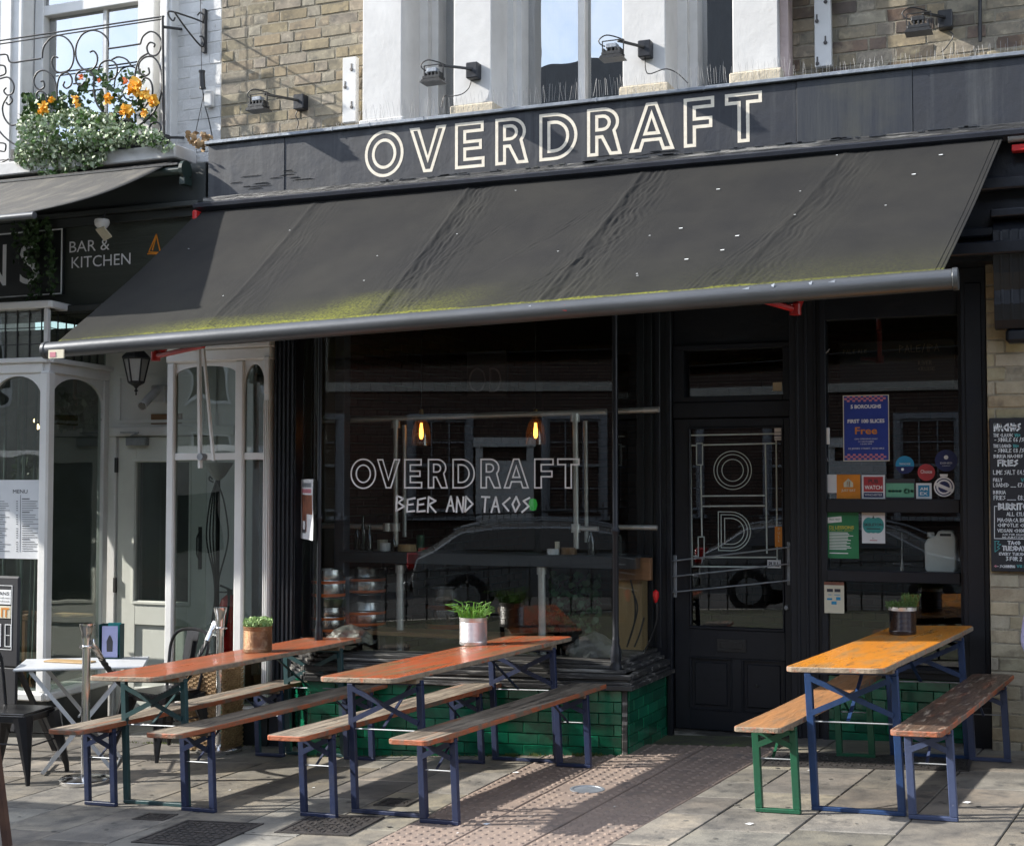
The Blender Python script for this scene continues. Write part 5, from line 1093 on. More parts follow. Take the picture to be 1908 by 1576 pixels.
m = MB(F1.M); m.box(-2.6, -.03, -.02, .08, zt1 - .01, zt1 + .07, .006); m.box(-2.6, .02, -.05, .1, zt1 + .07, zt1 + .11, .006)
archpan(m, F1, -.52, -.05, zt1 - .26, zt1, .0, .03); archpan(m, F1, -1.03, -.55, zt1 - .26, zt1, .0, .03); m.box(-.545, -.525, -.01, .04, zs1, zt1, .004)
m.M = R1.M; m.box(.0, L1, -.02, .06, zt1 - .01, zt1 + .07, .006); m.box(.0, L1, -.05, .06, zt1 + .07, zt1 + .11, .006); archpan(m, R1, .05, L1 - .08, zt1 - .26, zt1, .0, .03); m.box(L1 - .08, L1, -.01, .05, zs1, zt1 - .01, .006)
m.M = None; c = C1; m.box(c.x - .045, c.x + .045, c.y - .045, c.y + .045, zs1, zt1, .015)
m.M = F1.M; m.box(-2.6, .05, -.08, .2, zs1 - .06, zs1, .01); m.M = R1.M; m.box(-.05, L1, -.08, .2, zs1 - .06, zs1 - .001, .01)
bay1 = obj(m, 'bay_window', 'offwhite', rest)
m = MB(F1.M); m.box(-2.6, .05, -.03, .2, -.8, zs1 - .06); m.M = R1.M; m.box(-.03, L1, -.03, .2, -.8, zs1 - .061); obj(m, 'bay_plinth', mat('black_green_plinth', (.015, .018, .018), rough=.4), bay1)
m = MB(F1.M); m.box(-2.6, -.03, .03, .036, zs1, zt1 - .01); m.M = R1.M; m.box(.045, L1 - .03, .02, .026, zs1, zt1 - .01); obj(m, 'pane', 'glassn', bay1)
# leaded lights above the transom
m = MB(F1.M); m.box(-2.6, .0, .03, .036, zt1 + .11, 3.0); m.M = R1.M; m.box(0, L1, .03, .036, zt1 + .11, 3.0); obj(m, 'leaded_pane', 'glassn', bay1)
m = MB(F1.M)
for k in range(22): u = -2.5 + k * .115; m.box(u, u + .006, .02, .03, zt1 + .11, 3.0)
for k in range(3): z = zt1 + .22 + k * .13; m.box(-2.6, 0, .021, .029, z, z + .006)
m.M = R1.M
for k in range(7): u = .05 + k * .12; m.box(u, u + .006, .02, .03, zt1 + .11, 3.0)
for k in range(3): z = zt1 + .22 + k * .13; m.box(0, L1, .021, .029, z, z + .006)
obj(m, 'lead_came', 'black', bay1, kind='stuff')
m = MB(F1.M); m.box(-2.6, .05, -.06, .1, 3.0, 3.06, .01); m.M = R1.M; m.box(-.05, L1 + .3, -.06, .1, 3.0, 3.06, .01); obj(m, 'moulding', 'offwhite', bay1)
m = MB(); p = P(88, 600, 8.70); m.box(p.x - .02, p.x + .02, 8.68, 8.72, zt1 + .11, 3.0, .006); obj(m, 'mullion', 'offwhite', bay1)
# menu in the bay
fm = lambda px, py: F1.at(px, py, -.004)
a = fm(-30, 894); b = fm(84, 1042); mu = thing('menu_poster', 'large white printed menu sheet inside the left bay window', 'menu', F1.M @ Vector(((a[0] + b[0]) / 2, 0, b[1])))
m = MB(F1.M); m.box(a[0], b[0], .018, .020, b[1], a[1]); obj(m, 'sheet', 'paper', mu)
m = MB(F1.M); tt = fm(21, 919); w = fm(48, 919)[0] - tt[0]; ftext(m, 'MENU', tt[0], tt[1], .032, w, y=.0175)
for c_, (xa, xb) in enumerate(((-28, 33), (38, 80))):
    for k in range(24):
        y = 930 + k * 4.2
        if k % 6 == 0: q = fm(xa, y); m.box(q[0], q[0] + .07, .0160, .0175, q[1], q[1] + .007); continue
        q = fm(xa, y); q2_ = fm(xa + (xb - xa) * rnd(.45, .85), y); m.box(q[0], q2_[0], .0160, .0175, q[1], q[1] + .0035); q3 = fm(xb - 3, y); m.box(q3[0] - .015, q3[0], .0160, .0175, q[1], q[1] + .005)
q = fm(35, 922); q2_ = fm(35, 1028); m.box(q[0], q[0] + .002, .0160, .0175, q2_[1], q[1]); obj(m, 'print', 'ink', mu)
# door wall and door
DN = 9.8
def dx_(px, Y=DN): return P(px, 1000, Y).x
def dz_(py, px=300, Y=DN): return P(px, py, Y).z
m = MB(); m.box(dx_(190), dx_(218), DN - .03, DN + .1, -.5, dz_(812), .006); m.box(dx_(386), dx_(470), DN - .0, DN + .1, -.5, 2.9, .004); m.box(dx_(388), dx_(404), DN - .03, DN + .0, -.5, 2.6, .004)
m.box(dx_(190), dx_(440), DN - .05, DN + .1, dz_(812), dz_(795), .006); m.box(dx_(190), dx_(386), DN, DN + .1, dz_(795), 3.0, .003)
for (q0, q1, w0, w1) in ((218, 380, 788, 782), (218, 380, 702, 696), (218, 223, 782, 702), (375, 380, 782, 702)): m.box(dx_(q0), dx_(q1), DN - .015, DN, dz_(w0), dz_(w1), .003)
df = obj(m, 'door_surround', 'offwhite', rest)
m = MB(); e0, e1, g0, g1 = dx_(220), dx_(385), dx_(254), dx_(352); zz0 = gz(-7.2) + .01; zz1 = dz_(814); G0, G1 = dz_(1120), dz_(861)
m.box(e0, g0, DN - .01, DN + .05, zz0, zz1, .003); m.box(g1, e1, DN - .01, DN + .05, zz0, zz1, .003); m.box(g0, g1, DN - .01, DN + .05, G1, zz1, .003); m.box(g0, g1, DN - .01, DN + .05, dz_(1165), G0, .003); m.box(g0, g1, DN - .01, DN + .05, zz0, zz0 + .22, .003); m.box(g0, g1, DN + .01, DN + .05, zz0 + .22, dz_(1165))
for (q0, q1, w0, w1) in ((g0 - .03, g1 + .03, G1 + .006, G1 + .03), (g0 - .03, g1 + .03, G0 - .03, G0 - .006), (g0 - .03, g0 - .008, G0 - .006, G1 + .006), (g1 + .008, g1 + .03, G0 - .006, G1 + .006)): m.box(q0, q1, DN - .02, DN - .0095, w0, w1, .003)
nd = obj(m, 'door', 'sage', rest)
m = MB(); m.box(g0, g1, DN + .012, DN + .018, G0, G1); obj(m, 'door_pane', 'glassd', nd)
m = MB(); m.box(dx_(371), dx_(378), DN - .016, DN - .010, dz_(1058), dz_(980), .003); m.tube([(dx_(374), DN - .02, dz_(1040)), (dx_(374), DN - .055, dz_(1030)), (dx_(374), DN - .055, dz_(1000)), (dx_(374), DN - .02, dz_(990))], .008, 6); obj(m, 'pull_handle', 'black', nd)
for py in (866, 1092): m = MB(); m.box(dx_(216), dx_(221), DN - .035, DN - .011, dz_(py + 14), dz_(py - 14), .003); obj(m, 'hinge', 'black', nd)
m = MB(); m.box(dx_(241), dx_(278), DN - .07, DN - .012, dz_(830), dz_(815), .006); m.beam((dx_(250), DN - .06, dz_(812)), (dx_(268), DN - .09, dz_(806)), .015, .01); m.beam((dx_(268), DN - .09, dz_(806)), (dx_(232), DN - .07, dz_(805)), .012, .01); obj(m, 'door_closer', 'steel', nd)
m = MB(); m.box(dx_(280), dx_(338), DN - .012, DN - .001, dz_(790, 310), dz_(771, 310), .003); obj(m, 'name_plaque', 'oak', df)
# second bay beside the pilaster
B2a, B2b = P(316, 900, 8.66), P(507, 900, 8.66)
zt2 = P(447, 672, 8.66).z; zs2 = zs1 + .02
m = MB()
def b2x(px): return P(px, 900, 8.66).x
m.box(b2x(313), b2x(327), 8.63, 8.69, zs2, zt2 - .0, .01); m.box(b2x(440), b2x(456), 8.63, 8.69, zs2, zt2, .01); m.box(b2x(494), b2x(505), 8.63, 8.7, zs2, zt2, .008)
m.box(b2x(498), b2x(508), 8.6, 8.62, zt2 - .25, zt2 + .02, .006)
m.box(b2x(312), b2x(508), 8.62, 8.72, zt2, zt2 + .09, .01); m.box(b2x(309), b2x(511), 8.59, 8.74, zt2 + .09, zt2 + .14, .008)
m.box(b2x(327), b2x(440), 8.645, 8.675, P(380, 857, 8.65).z, P(380, 844, 8.65).z, .003); m.box(b2x(456), b2x(494), 8.645, 8.675, P(380, 857, 8.65).z, P(380, 844, 8.65).z, .003)
archpan(m, WF, b2x(456), b2x(494), zt2 - .24, zt2, 8.65, 8.68); archpan(m, WF, b2x(327), b2x(440), zt2 - .10, zt2, 8.655, 8.67)
m.box(b2x(310), b2x(507), 8.58, 8.85, zs2 - .05, zs2, .008)
for k in range(3): m.box(b2x(496) + k * .015, b2x(496) + k * .015 + .006, 8.618, 8.63, zs2, zt2 - .3)
bay2 = obj(m, 'bay_window', 'offwhite', rest)
m = MB(); m.box(b2x(312), b2x(507), 8.62, 8.85, -.8, zs2 - .05); m.beam((b2x(314), 8.8, -.3), (b2x(330), 9.78, -.3), .05, .75); obj(m, 'bay_plinth', mat('black_green_plinth', (.015, .018, .018)), bay2)
m = MB(); m.box(b2x(327), b2x(440), 8.66, 8.666, zs2, zt2); m.box(b2x(456), b2x(494), 8.66, 8.666, zs2, zt2); obj(m, 'pane', 'glassn', bay2)
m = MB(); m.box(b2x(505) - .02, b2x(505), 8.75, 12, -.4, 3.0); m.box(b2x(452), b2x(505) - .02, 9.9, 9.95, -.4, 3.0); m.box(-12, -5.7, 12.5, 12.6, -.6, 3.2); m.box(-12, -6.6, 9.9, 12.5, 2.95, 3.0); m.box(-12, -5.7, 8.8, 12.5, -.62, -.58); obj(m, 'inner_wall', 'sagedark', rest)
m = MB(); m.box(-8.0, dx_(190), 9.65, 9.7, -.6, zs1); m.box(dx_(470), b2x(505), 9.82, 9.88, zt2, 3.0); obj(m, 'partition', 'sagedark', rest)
for px, py in ((66, 784), (70, 796)):
    p = P(px, py, 10.2); m = MB(); m.lathe([(0, -.022), (.013, -.015), (.019, 0), (.013, .016), (.006, .03), (0, .03)], p, 12); tag(reorigin(obj(m, 'light_bulb', 'filb', smooth=True)), 'lit bulb inside the left bay window, ' + ('upper' if py < 790 else 'lower') + ' of the pair', 'bulb', 'bulbs in the left bay')
t = thing('curtain', 'teal drapes and pale strips added for the streak reflections in the left bay glass', 'curtain', P(30, 1200, 9.2))
m = MB(); m2 = MB(); xa, xb = P(-60, 900, 9.25).x, P(84, 900, 9.25).x; x = xa  # pale tubes stand in for vertical streak reflections of the curved glass
while x < xb:
    w = rnd(.015, .06)
    if rnd(0, 1) < .6: (m if rnd(0, 1) < .7 else m2).tube([(x, 9.25 + rnd(-.04, .04), zs1 + .02), (x + rnd(-.01, .01), 9.25 + rnd(-.04, .04), zt1)], w / 2.4, 6)
    x += w * 1.2
obj(m, 'drape', mat('teal_drape', (.03, .07, .065), rough=.7), t); obj(m2, 'streak_strip', mat('streak_strip', (.20, .25, .22), rough=.7), t)
# things inside the left bay
t = thing('bar_stool', 'wooden stool behind the glass of the left bay window', 'stool', P(60, 1250, 9.4)); a = P(60, 1140, 9.4)
m = MB(); m.box(a.x - .16, a.x + .14, 9.25, 9.5, a.z - .06, a.z, .01); obj(m, 'seat', 'oak', t)
for ddx in (-.14, .12):
    for ddy in (9.27, 9.47): m = MB(); m.beam((a.x + ddx, ddy, a.z - .06), (a.x + ddx, ddy, zs1 - .3), .03, .03); obj(m, 'leg', 'oak', t)
m = MB(); p = P(140, 1142, 9.6); m.box(P(113, 1142, 9.6).x, P(170, 1142, 9.6).x, 9.45, 9.63, p.z - .02, p.z, .003); tag(reorigin(obj(m, 'window_shelf', 'lightwood')), 'small pale wooden shelf behind the return pane of the left bay', 'shelf')
t = thing('potted_plant', 'leafy house plant behind the glass of the left bay window', 'plant', P(48, 900, 9.5))
m = MB()
for k in range(160): leafq(m, P(rnd(25, 80), rnd(845, 900), rnd(9.3, 9.6)), rnd(.02, .05))
obj(m, 'foliage', 'leafd', t, kind='stuff'); m = MB(); q = P(48, 905, 9.5); m.lathe([(.06, -.14), (.09, 0), (.08, 0), (0, -.01)], q, 14); obj(m, 'pot', 'rust', t)
t = thing('restaurant_foliage', 'dark leafy arrangement behind the arched return pane', 'plant', P(140, 790, 10.2)); m = MB()
for k in range(260): leafq(m, P(rnd(110, 185), rnd(735, 800), rnd(9.9, 10.3)), rnd(.03, .06))
obj(m, 'foliage', mat('dark_ivy_leaf', (.05, .10, .03)), t, kind='stuff'); m = MB(); m.tube([P(140, 800, 10.1), P(140, 700, 10.1)], .02, 6); obj(m, 'stem', 'oak', t)
# ------------------------------------------------------------------ beer tables and benches
TILT = Matrix.Rotation(-math.atan(G), 4, 'Y')
def place(t, xc, yc, a, L):
    """pose surveyed in the camera's ground frame: near-edge centre and heading"""
    X = xc * math.cos(PS) - yc * math.sin(PS); Y = xc * math.sin(PS) + yc * math.cos(PS); h = -(a - PS)
    d = Vector((-math.sin(h), math.cos(h))); X += d.x * L / 2; Y += d.y * L / 2
    t.rotation_mode = 'XYZ'; M = Matrix.Translation((X, Y, gz(X))) @ TILT @ Matrix.Rotation(h, 4, 'Z'); t.location = M.to_translation(); t.rotation_euler = M.to_euler(); return M
def board(name, w, L, z, th, mats, parent, rc=.05, warp=.006, seed=0):
    rs = random.Random(seed); n = 6; out = []
    cs = [(w / 2 - rc, L / 2 - rc, 0), (-w / 2 + rc, L / 2 - rc, 90), (-w / 2 + rc, -L / 2 + rc, 180), (w / 2 - rc, -L / 2 + rc, 270)]
    for cx, cy, a0 in cs:
        out += [(cx + rc * math.cos(math.radians(a0 + 90 * k / n)), cy + rc * math.sin(math.radians(a0 + 90 * k / n))) for k in range(n + 1)]
    # subdivide long sides so that the edge can wander
    pts = []
    for i, p in enumerate(out):
        q = out[(i + 1) % len(out)]; pts.append(p); dl = math.dist(p, q); m_ = int(dl / .05)
        for k in range(1, m_): pts.append((p[0] + (q[0] - p[0]) * k / m_, p[1] + (q[1] - p[1]) * k / m_))
    pts = [(x + rs.uniform(-.0013, .0013), y + rs.uniform(-.0013, .0013)) for x, y in pts]; N = len(pts)
    sag = lambda x, y: -warp * (1 - (2 * y / L) ** 2) * 0.6
    mb = MB(); vs = []
    for zz, ins in ((0, .003), (.003, 0), (th - .004, 0), (th, .004)):
        for x, y in pts: r_ = 1 - ins / max(.01, math.hypot(x / w, y / L) * w); vs.append((x * (1 - 2 * ins / w), y * (1 - 2 * ins / L), z - th + zz + sag(x, y)))
    mb.v = vs
    for k in range(3):
        for i in range(N): mb.f.append((k * N + i, k * N + (i + 1) % N, (k + 1) * N + (i + 1) % N, (k + 1) * N + i)); mb.mi.append(1)
    # top as a strip grid from matched sides
    mb.f.append(tuple(range(3 * N, 4 * N))); mb.mi.append(0); mb.f.append(tuple(range(N - 1, -1, -1))); mb.mi.append(1)
    o = obj(mb, name, list(mats), parent, local=True); return o
def legframe(w, h, ins, y, sgn, metal, parent, rod, brace):
    """U-shaped folding frame; brace = (z_top, z_bottom) of the crossed straps"""
    e = .019
    mb = MB()
    for s in (-1, 1): mb.box(s * w / 2 - e, s * w / 2 + e, y - .014, y + .014, .022, h - .03, .003)
    mb.box(-w / 2 - e, w / 2 + e, y - .015, y + .015, 0.001, .022, .003)
    mb.box(-w / 2 - e, w / 2 + e, y - .014, y + .014, h - .0295, h - .004, .003)
    f = obj(mb, 'leg_frame', metal, parent, local=True)
    mb = MB(); zt_, zb_ = brace
    mb.beam((-w / 2 + .01, y - .019, zt_), (w / 2 - .01, y - .019, zb_), .006, .028); mb.beam((w / 2 - .01, y - .026, zt_), (-w / 2 + .01, y - .026, zb_), .006, .028)
    obj(mb, 'cross_brace', metal, f, local=True)
    mb = MB(); mb.tube([(-w / 2, y, rod), (w / 2, y, rod)], .004, 6); obj(mb, 'rod', 'steel', f, local=True)
    return f
def beer_table(label, pose, top, edge, metal, L=2.12, W=.5, Hh=.77, seed=0):
    t = thing('beer_table', label, 'table', group='beer garden tables in front of the pub'); M = place(t, *pose, 2.2)
    board('tabletop', W, L, Hh, .027, (top, edge), t, rc=.05, seed=seed)
    for s in (-1, 1):
        y = s * (1.1 - .30); legframe(.445, Hh - .04, 0, y, s, metal, t, .455, (Hh - .09, .50))
        mb = MB(); mb.box(-.23, .23, y - .05 if s < 0 else y - .02, y + .02 if s < 0 else y + .05, Hh - .058, Hh - .028, .003); obj(mb, 'batten', edge, t, local=True)
        mb = MB(); mb.beam((-.03, y - s * .01, .46), (-.03, y - s * .42, Hh - .04), .018, .006); obj(mb, 'stay', metal, t, local=True)
    return t, M
def bench(label, pose, top, edge, metal, L=2.18, W=.25, Hh=.48, seed=0, warp=.006):
    t = thing('beer_bench', label, 'bench', group='beer garden benches in front of the pub'); M = place(t, *pose, 2.2)
    board('seat', W, L, Hh, .027, (top, edge), t, rc=.035, seed=seed, warp=warp)
    for s in (-1, 1):
        y = s * (1.1 - .297); legframe(.200, Hh - .03, 0, y, s, metal, t, .275, (Hh - .06, .345))
        mb = MB(); mb.box(-.11, .11, y - .035, y + .035, Hh - .052, Hh - .028, .003); obj(mb, 'batten', edge, t, local=True)
        mb = MB(); mb.beam((-.02, y - s * .01, .27), (-.02, y - s * .26, Hh - .03), .014, .005); obj(mb, 'stay', metal, t, local=True)
    return t, M
T3, M3 = beer_table('yellow-orange table carrying the black tin, at the right of the photo', (1.618, 6.914, .513), 'topyel', 'edgef', 'blueb', L=2.2, seed=3)
T2, M2 = beer_table('red-orange table carrying the shiny ribbed tin, in the middle', (-.800, 7.33, .488), 'topred', 'edgef', 'bluem', L=2.16, W=.49, seed=2)
T1, M1 = beer_table('brownish red table carrying the rusty tin, beside the restaurant', (-2.185, 7.86, .466), 'topbrown', 'edgef', 'tealm', L=2.16, W=.49, seed=1)
bench('dark flaking bench with slate blue legs right of the yellow table', (1.94, 6.692, .496), 'benchd', 'edgeo', 'bluel', seed=11)
bench('tan bench with green legs left of the yellow table', (1.235, 6.995, .486), 'bencho', 'edgef', 'greenm', seed=12, warp=.02)
bench('weathered bench nearest the buff paving, right of the red middle table', (-.515, 7.073, .494), 'benchw', 'edgeo', 'bluem', seed=13)
bench('weathered pale bench left of the red middle table', (-1.185, 7.366, .495), 'benchw', 'edgeo', 'bluem', seed=14)
bench('weathered bench right of the brownish table with the rusty tin', (-1.893, 7.636, .482), 'benchw', 'edgeo', 'bluem', seed=15)
bench('weathered bench left of the brownish table, beside the steel rope post', (-2.525, 7.922, .476), 'benchw', 'edgeo', 'bluem', seed=16)
def ontop(M, px, py, h=.77):                              # point on a table top under the pixel
    Mi = M.inverted(); o_ = Mi @ EYE; d_ = Mi.to_3x3() @ ray(px, py); return M @ (o_ + d_ * ((h - o_.z) / d_.z))
def tin(name, label, p, r, h, m, ribs=True, band=None):
    t = thing(name, label, 'tin planter', p, 'tins of herbs on the tables')
    pr = [(0, 0), (r * .97, 0), (r, .006), (r, h * .12)]
    n = 16
    if ribs:
        for k in range(n): z = h * (.14 + .72 * k / n); pr += [(r, z), (r * .975, z + h * .72 / n / 2)]
    pr += [(r, h * .88), (r, h - .004), (r * 1.025, h - .002), (r * 1.025, h + .002), (r * .97, h + .002), (r * .96, h - .02), (0, h - .022)]
    mb = MB(); mb.lathe(pr, p, 36); b = obj(mb, 'can', m, t, smooth=True)
    if band: mb = MB(); mb.lathe([(r * 1.01, h * .86), (r * 1.03, h * .87), (r * 1.03, h), (r * 1.01, h)], p, 36); obj(mb, 'rim', band, b, smooth=True)
    mb = MB(); mb.lathe([(r * .95, h - .021), (0, h - .017)], p, 20); obj(mb, 'soil', 'soil', t)
    return t
p = ontop(M3, 1682, 1181); r3 = (P(1708, 1160, p.y).x - P(1656, 1160, p.y).x) / 2 * math.cos(PS) * 1.06; h3 = P(1681, 1128, p.y).z - p.z - .005
t3 = tin('tin_planter', 'black tin of thyme with a pale rim on the yellow table', p, r3, h3, 'darktin', True, 'tin')
m = MB(); m.cur = 0
for k in range(420):
    a = rnd(0, 6.28); rr = r3 * rnd(0, .95) ** .5; b = p + Vector((rr * math.cos(a), rr * math.sin(a), h3 - .02)); hh = rnd(.02, .055) + (.045 if math.cos(a) > -.1 and rnd(0, 1) < .6 else 0)
    c = b + Vector((rnd(-.02, .02) + rr * math.cos(a) * .25, rnd(-.02, .02), hh)); m.tube([b, c], .0009, 3, cap=False)
    for q in range(4): leafq(m, b.lerp(c, rnd(.3, 1)), rnd(.003, .006), 3)
obj(m, 'thyme', 'leaf', t3, kind='stuff')
p = ontop(M2, 882, 1200); r2 = .083 * .92; r2 = (P(907, 1180, p.y).x - P(858, 1180, p.y).x) / 2 * math.cos(PS) * 1.05; h2 = P(882, 1150, p.y).z - p.z
t2 = tin('tin_planter', 'shiny ribbed tin with stringy green chives on the red table', p, r2, h2, 'tin')
m = MB()
for k in range(95):
    a = rnd(0, 6.28); rr = r2 * rnd(0, .9) ** .5; b = p + Vector((rr * math.cos(a), rr * math.sin(a), h2 - .02)); o_ = Vector((math.cos(a) * rnd(.2, 1.2) + rnd(-.6, .6), math.sin(a) * .6, 0)) * .05
    hh = rnd(.05, .13); q = [b, b + Vector((o_.x * .3 + rnd(-.012, .012), o_.y * .3, hh * .45)), b + Vector((o_.x * .9 + rnd(-.02, .02), o_.y, hh * .85)), b + Vector((o_.x * 1.6 + rnd(-.03, .03), o_.y * 1.4, hh * rnd(.7, 1.1)))]
    m.tube(cat_rom(q, 4), .0028, 4, r2=.0012)
obj(m, 'chives', 'leafb', t2, smooth=True, kind='stuff')
p = ontop(M1, 480, 1213); r1 = (P(503, 1190, p.y).x - P(456, 1190, p.y).x) / 2 * math.cos(PS) * 1.05; h1 = P(480, 1166, p.y).z - p.z
t1 = tin('tin_planter', 'rusty ribbed tin of pale cress on the brownish table', p, r1, h1, 'rust')
m = MB()
for k in range(260):
    a = rnd(0, 6.28); rr = r1 * rnd(0, 1.0) ** .5; b = p + Vector((rr * math.cos(a), rr * math.sin(a), h1 - .015)); c = b + Vector((rnd(-.01, .01), rnd(-.01, .01), rnd(.02, .065))); m.tube([b, c], .001, 3, cap=False)
    for q in range(3): leafq(m, c + Vector((rnd(-.006, .006), rnd(-.006, .006), rnd(-.005, .005))), rnd(.006, .010), 4)
obj(m, 'cress', mat('pale_green_cress', (.30, .42, .16), (.2, .33, .1), sc=30, rough=.5), t1, kind='stuff')

# ------------------------------------------------------------------ posts and rope, cafe furniture
def stanchion(label, base, top_y, scale=1.0):
    b = PG(*base); zt = P(base[0], top_y, b.y).z; h = zt - b.z
    t = thing('rope_post', label, 'rope post', b, 'steel rope posts')
    m = MB(); m.lathe([(0, 0), (.155, 0), (.16, .008), (.16, .028), (.15, .036), (.05, .05), (.03, .052), (0, .052)], b, 40); obj(m, 'base', 'chrome', t, smooth=True)
    m = MB(); m.lathe([(.026, .05), (.026, h - .16), (.0, h - .16)], b, 20); obj(m, 'tube', 'chrome', t, smooth=True)
    m = MB(); m.lathe([(.026, h - .16), (.048, h - .155), (.048, h - .145), (.03, h - .14), (.03, h - .10), (.034, h - .06), (.045, h - .03), (.047, h - .004), (.035, h), (0, h - .006)], b, 24); obj(m, 'head', 'chrome', t, smooth=True)
    return b, h
s1, hs1 = stanchion('polished steel rope post in front of the small metal table', (158, 1458), 1160)
s2, hs2 = stanchion('polished steel rope post behind, beside the red extinguisher', (408, 1400), 1130)
t = thing('barrier_rope', 'black plaited rope slung between the two steel posts', 'rope', s1.lerp(s2, .5) + Vector((0, 0, .5)))
A = s1 + Vector((.05, .0, hs1 - .13)); B = s2 + Vector((-.05, 0, hs2 - .13)); pts = []
for k in range(61):
    v = k / 60; q = A.lerp(B, v); q.z -= .42 * (1 - (2 * v - 1) ** 2); pts.append(q)
m = MB()
for ph in (0, 2.09, 4.19):
    pp = []
    for k in range(len(pts) * 2 - 1):
        v = k / (len(pts) * 2 - 2); q = A.lerp(B, v); q.z -= .42 * (1 - (2 * v - 1) ** 2); a = v * 95 + ph; pp.append(q + Vector((math.cos(a) * .009, math.sin(a) * .005, math.sin(a) * .009)))
    m.tube(pp, .0105, 6)
obj(m, 'rope', 'rope', t, smooth=True)
for q, w in ((A, pts[4]), (B, pts[-5])): m = MB(); m.tube([q + Vector((0, 0, .03)), q, q.lerp(w, .35), w], [.008, .018, .020, .018], 12); obj(m, 'hook', 'chrome', t, smooth=True)
# cafe table (folding, aluminium)
TP = [PZ(36, 1241, gz(-6.9) + .73), PZ(150, 1243, gz(-6.5) + .73), PZ(272, 1226, gz(-6.4) + .73), PZ(150, 1228, gz(-6.9) + .73)]
zt = TP[0].z; cx = sum(q.x for q in TP) / 4; cy = sum(q.y for q in TP) / 4
a = PZ(38, 1242, zt); b = PZ(268, 1226, zt); c_ = (a + b) / 2; cx, cy = c_.x, c_.y
t = thing('folding_table', 'pale metal folding table with crossed legs beside the left bay', 'table', (cx, cy, gz(cx)))
Mt = Matrix.Translation((cx, cy, 0)) @ Matrix.Rotation(math.atan2((b - a).y, (b - a).x) * .6, 4, 'Z'); Lx = (b - a).length / 2
m = MB(Mt); m.box(-Lx, Lx, -.27, .27, zt - .018, zt, .006); obj(m, 'tabletop', 'alu', t)
zg0 = gz(cx) + .012
for s in (-.24, .24):
    m = MB(Mt); m.beam((-Lx * .75, s, zt - .02), (Lx * .55, s, zg0), .014, .024); obj(m, 'leg', 'alu', t)
    m = MB(Mt); m.beam((Lx * .75, s * .92, zt - .02), (-Lx * .55, s * .92, zg0), .014, .024); obj(m, 'leg', 'alu', t)
m = MB(Mt); m.tube([(-Lx * .55, -.22, zg0), (-Lx * .55, .22, zg0)], .008, 6); m.tube([(Lx * .55, -.24, zg0), (Lx * .55, .24, zg0)], .008, 6); m.tube([(0, -.24, (zt + zg0) / 2 + .02), (0, .24, (zt + zg0) / 2 + .02)], .008, 6); obj(m, 'crossbar', 'steel', t)
q = PZ(130, 1232, zt + .005); m = MB(Matrix.Translation((q.x, q.y, zt + .001)) @ Matrix.Rotation(.05, 4, 'Z')); m.box(-.17, .17, -.06, .06, 0, .010, .003); tag(reorigin(obj(m, 'clipboard', 'lightwood')), 'pale wooden menu board lying on the folding table', 'menu board')
q = PZ(207, 1226, zt); t = thing('menu_holder', 'dark green upright menu holder on the folding table with a lilac card', 'menu holder', q)
hM = Matrix.Translation(q) @ Matrix.Rotation(.35, 4, 'Z'); hh = P(207, 1162, q.y).z - q.z
m = MB(hM); m.box(-.075, -.07, -.04, .05, 0, hh); m.box(.07, .075, -.04, .05, 0, hh); m.box(-.07, .07, .04, .045, 0, hh); m.box(-.07, .07, -.04, .04, 0, .008); obj(m, 'case', mat('dark_green_case', (.01, .05, .05), rough=.4), t)
m = MB(hM); m.box(-.055, .055, -.032, -.028, .01, hh - .012); cd = obj(m, 'card', mat('lilac_card', (.36, .38, .62), rough=.6), t)
m = MB(hM); m.prism([(-.02, .05), (.02, .05), (.022, .12), (.01, .15), (0, .165), (-.01, .15), (-.022, .12)], -.034, -.0325); obj(m, 'picture', 'ink', cd)
m = MB(hM); m.box(-.03, .06, .02, .03, .02, hh + .006); obj(m, 'green_card', 'pteal', t)
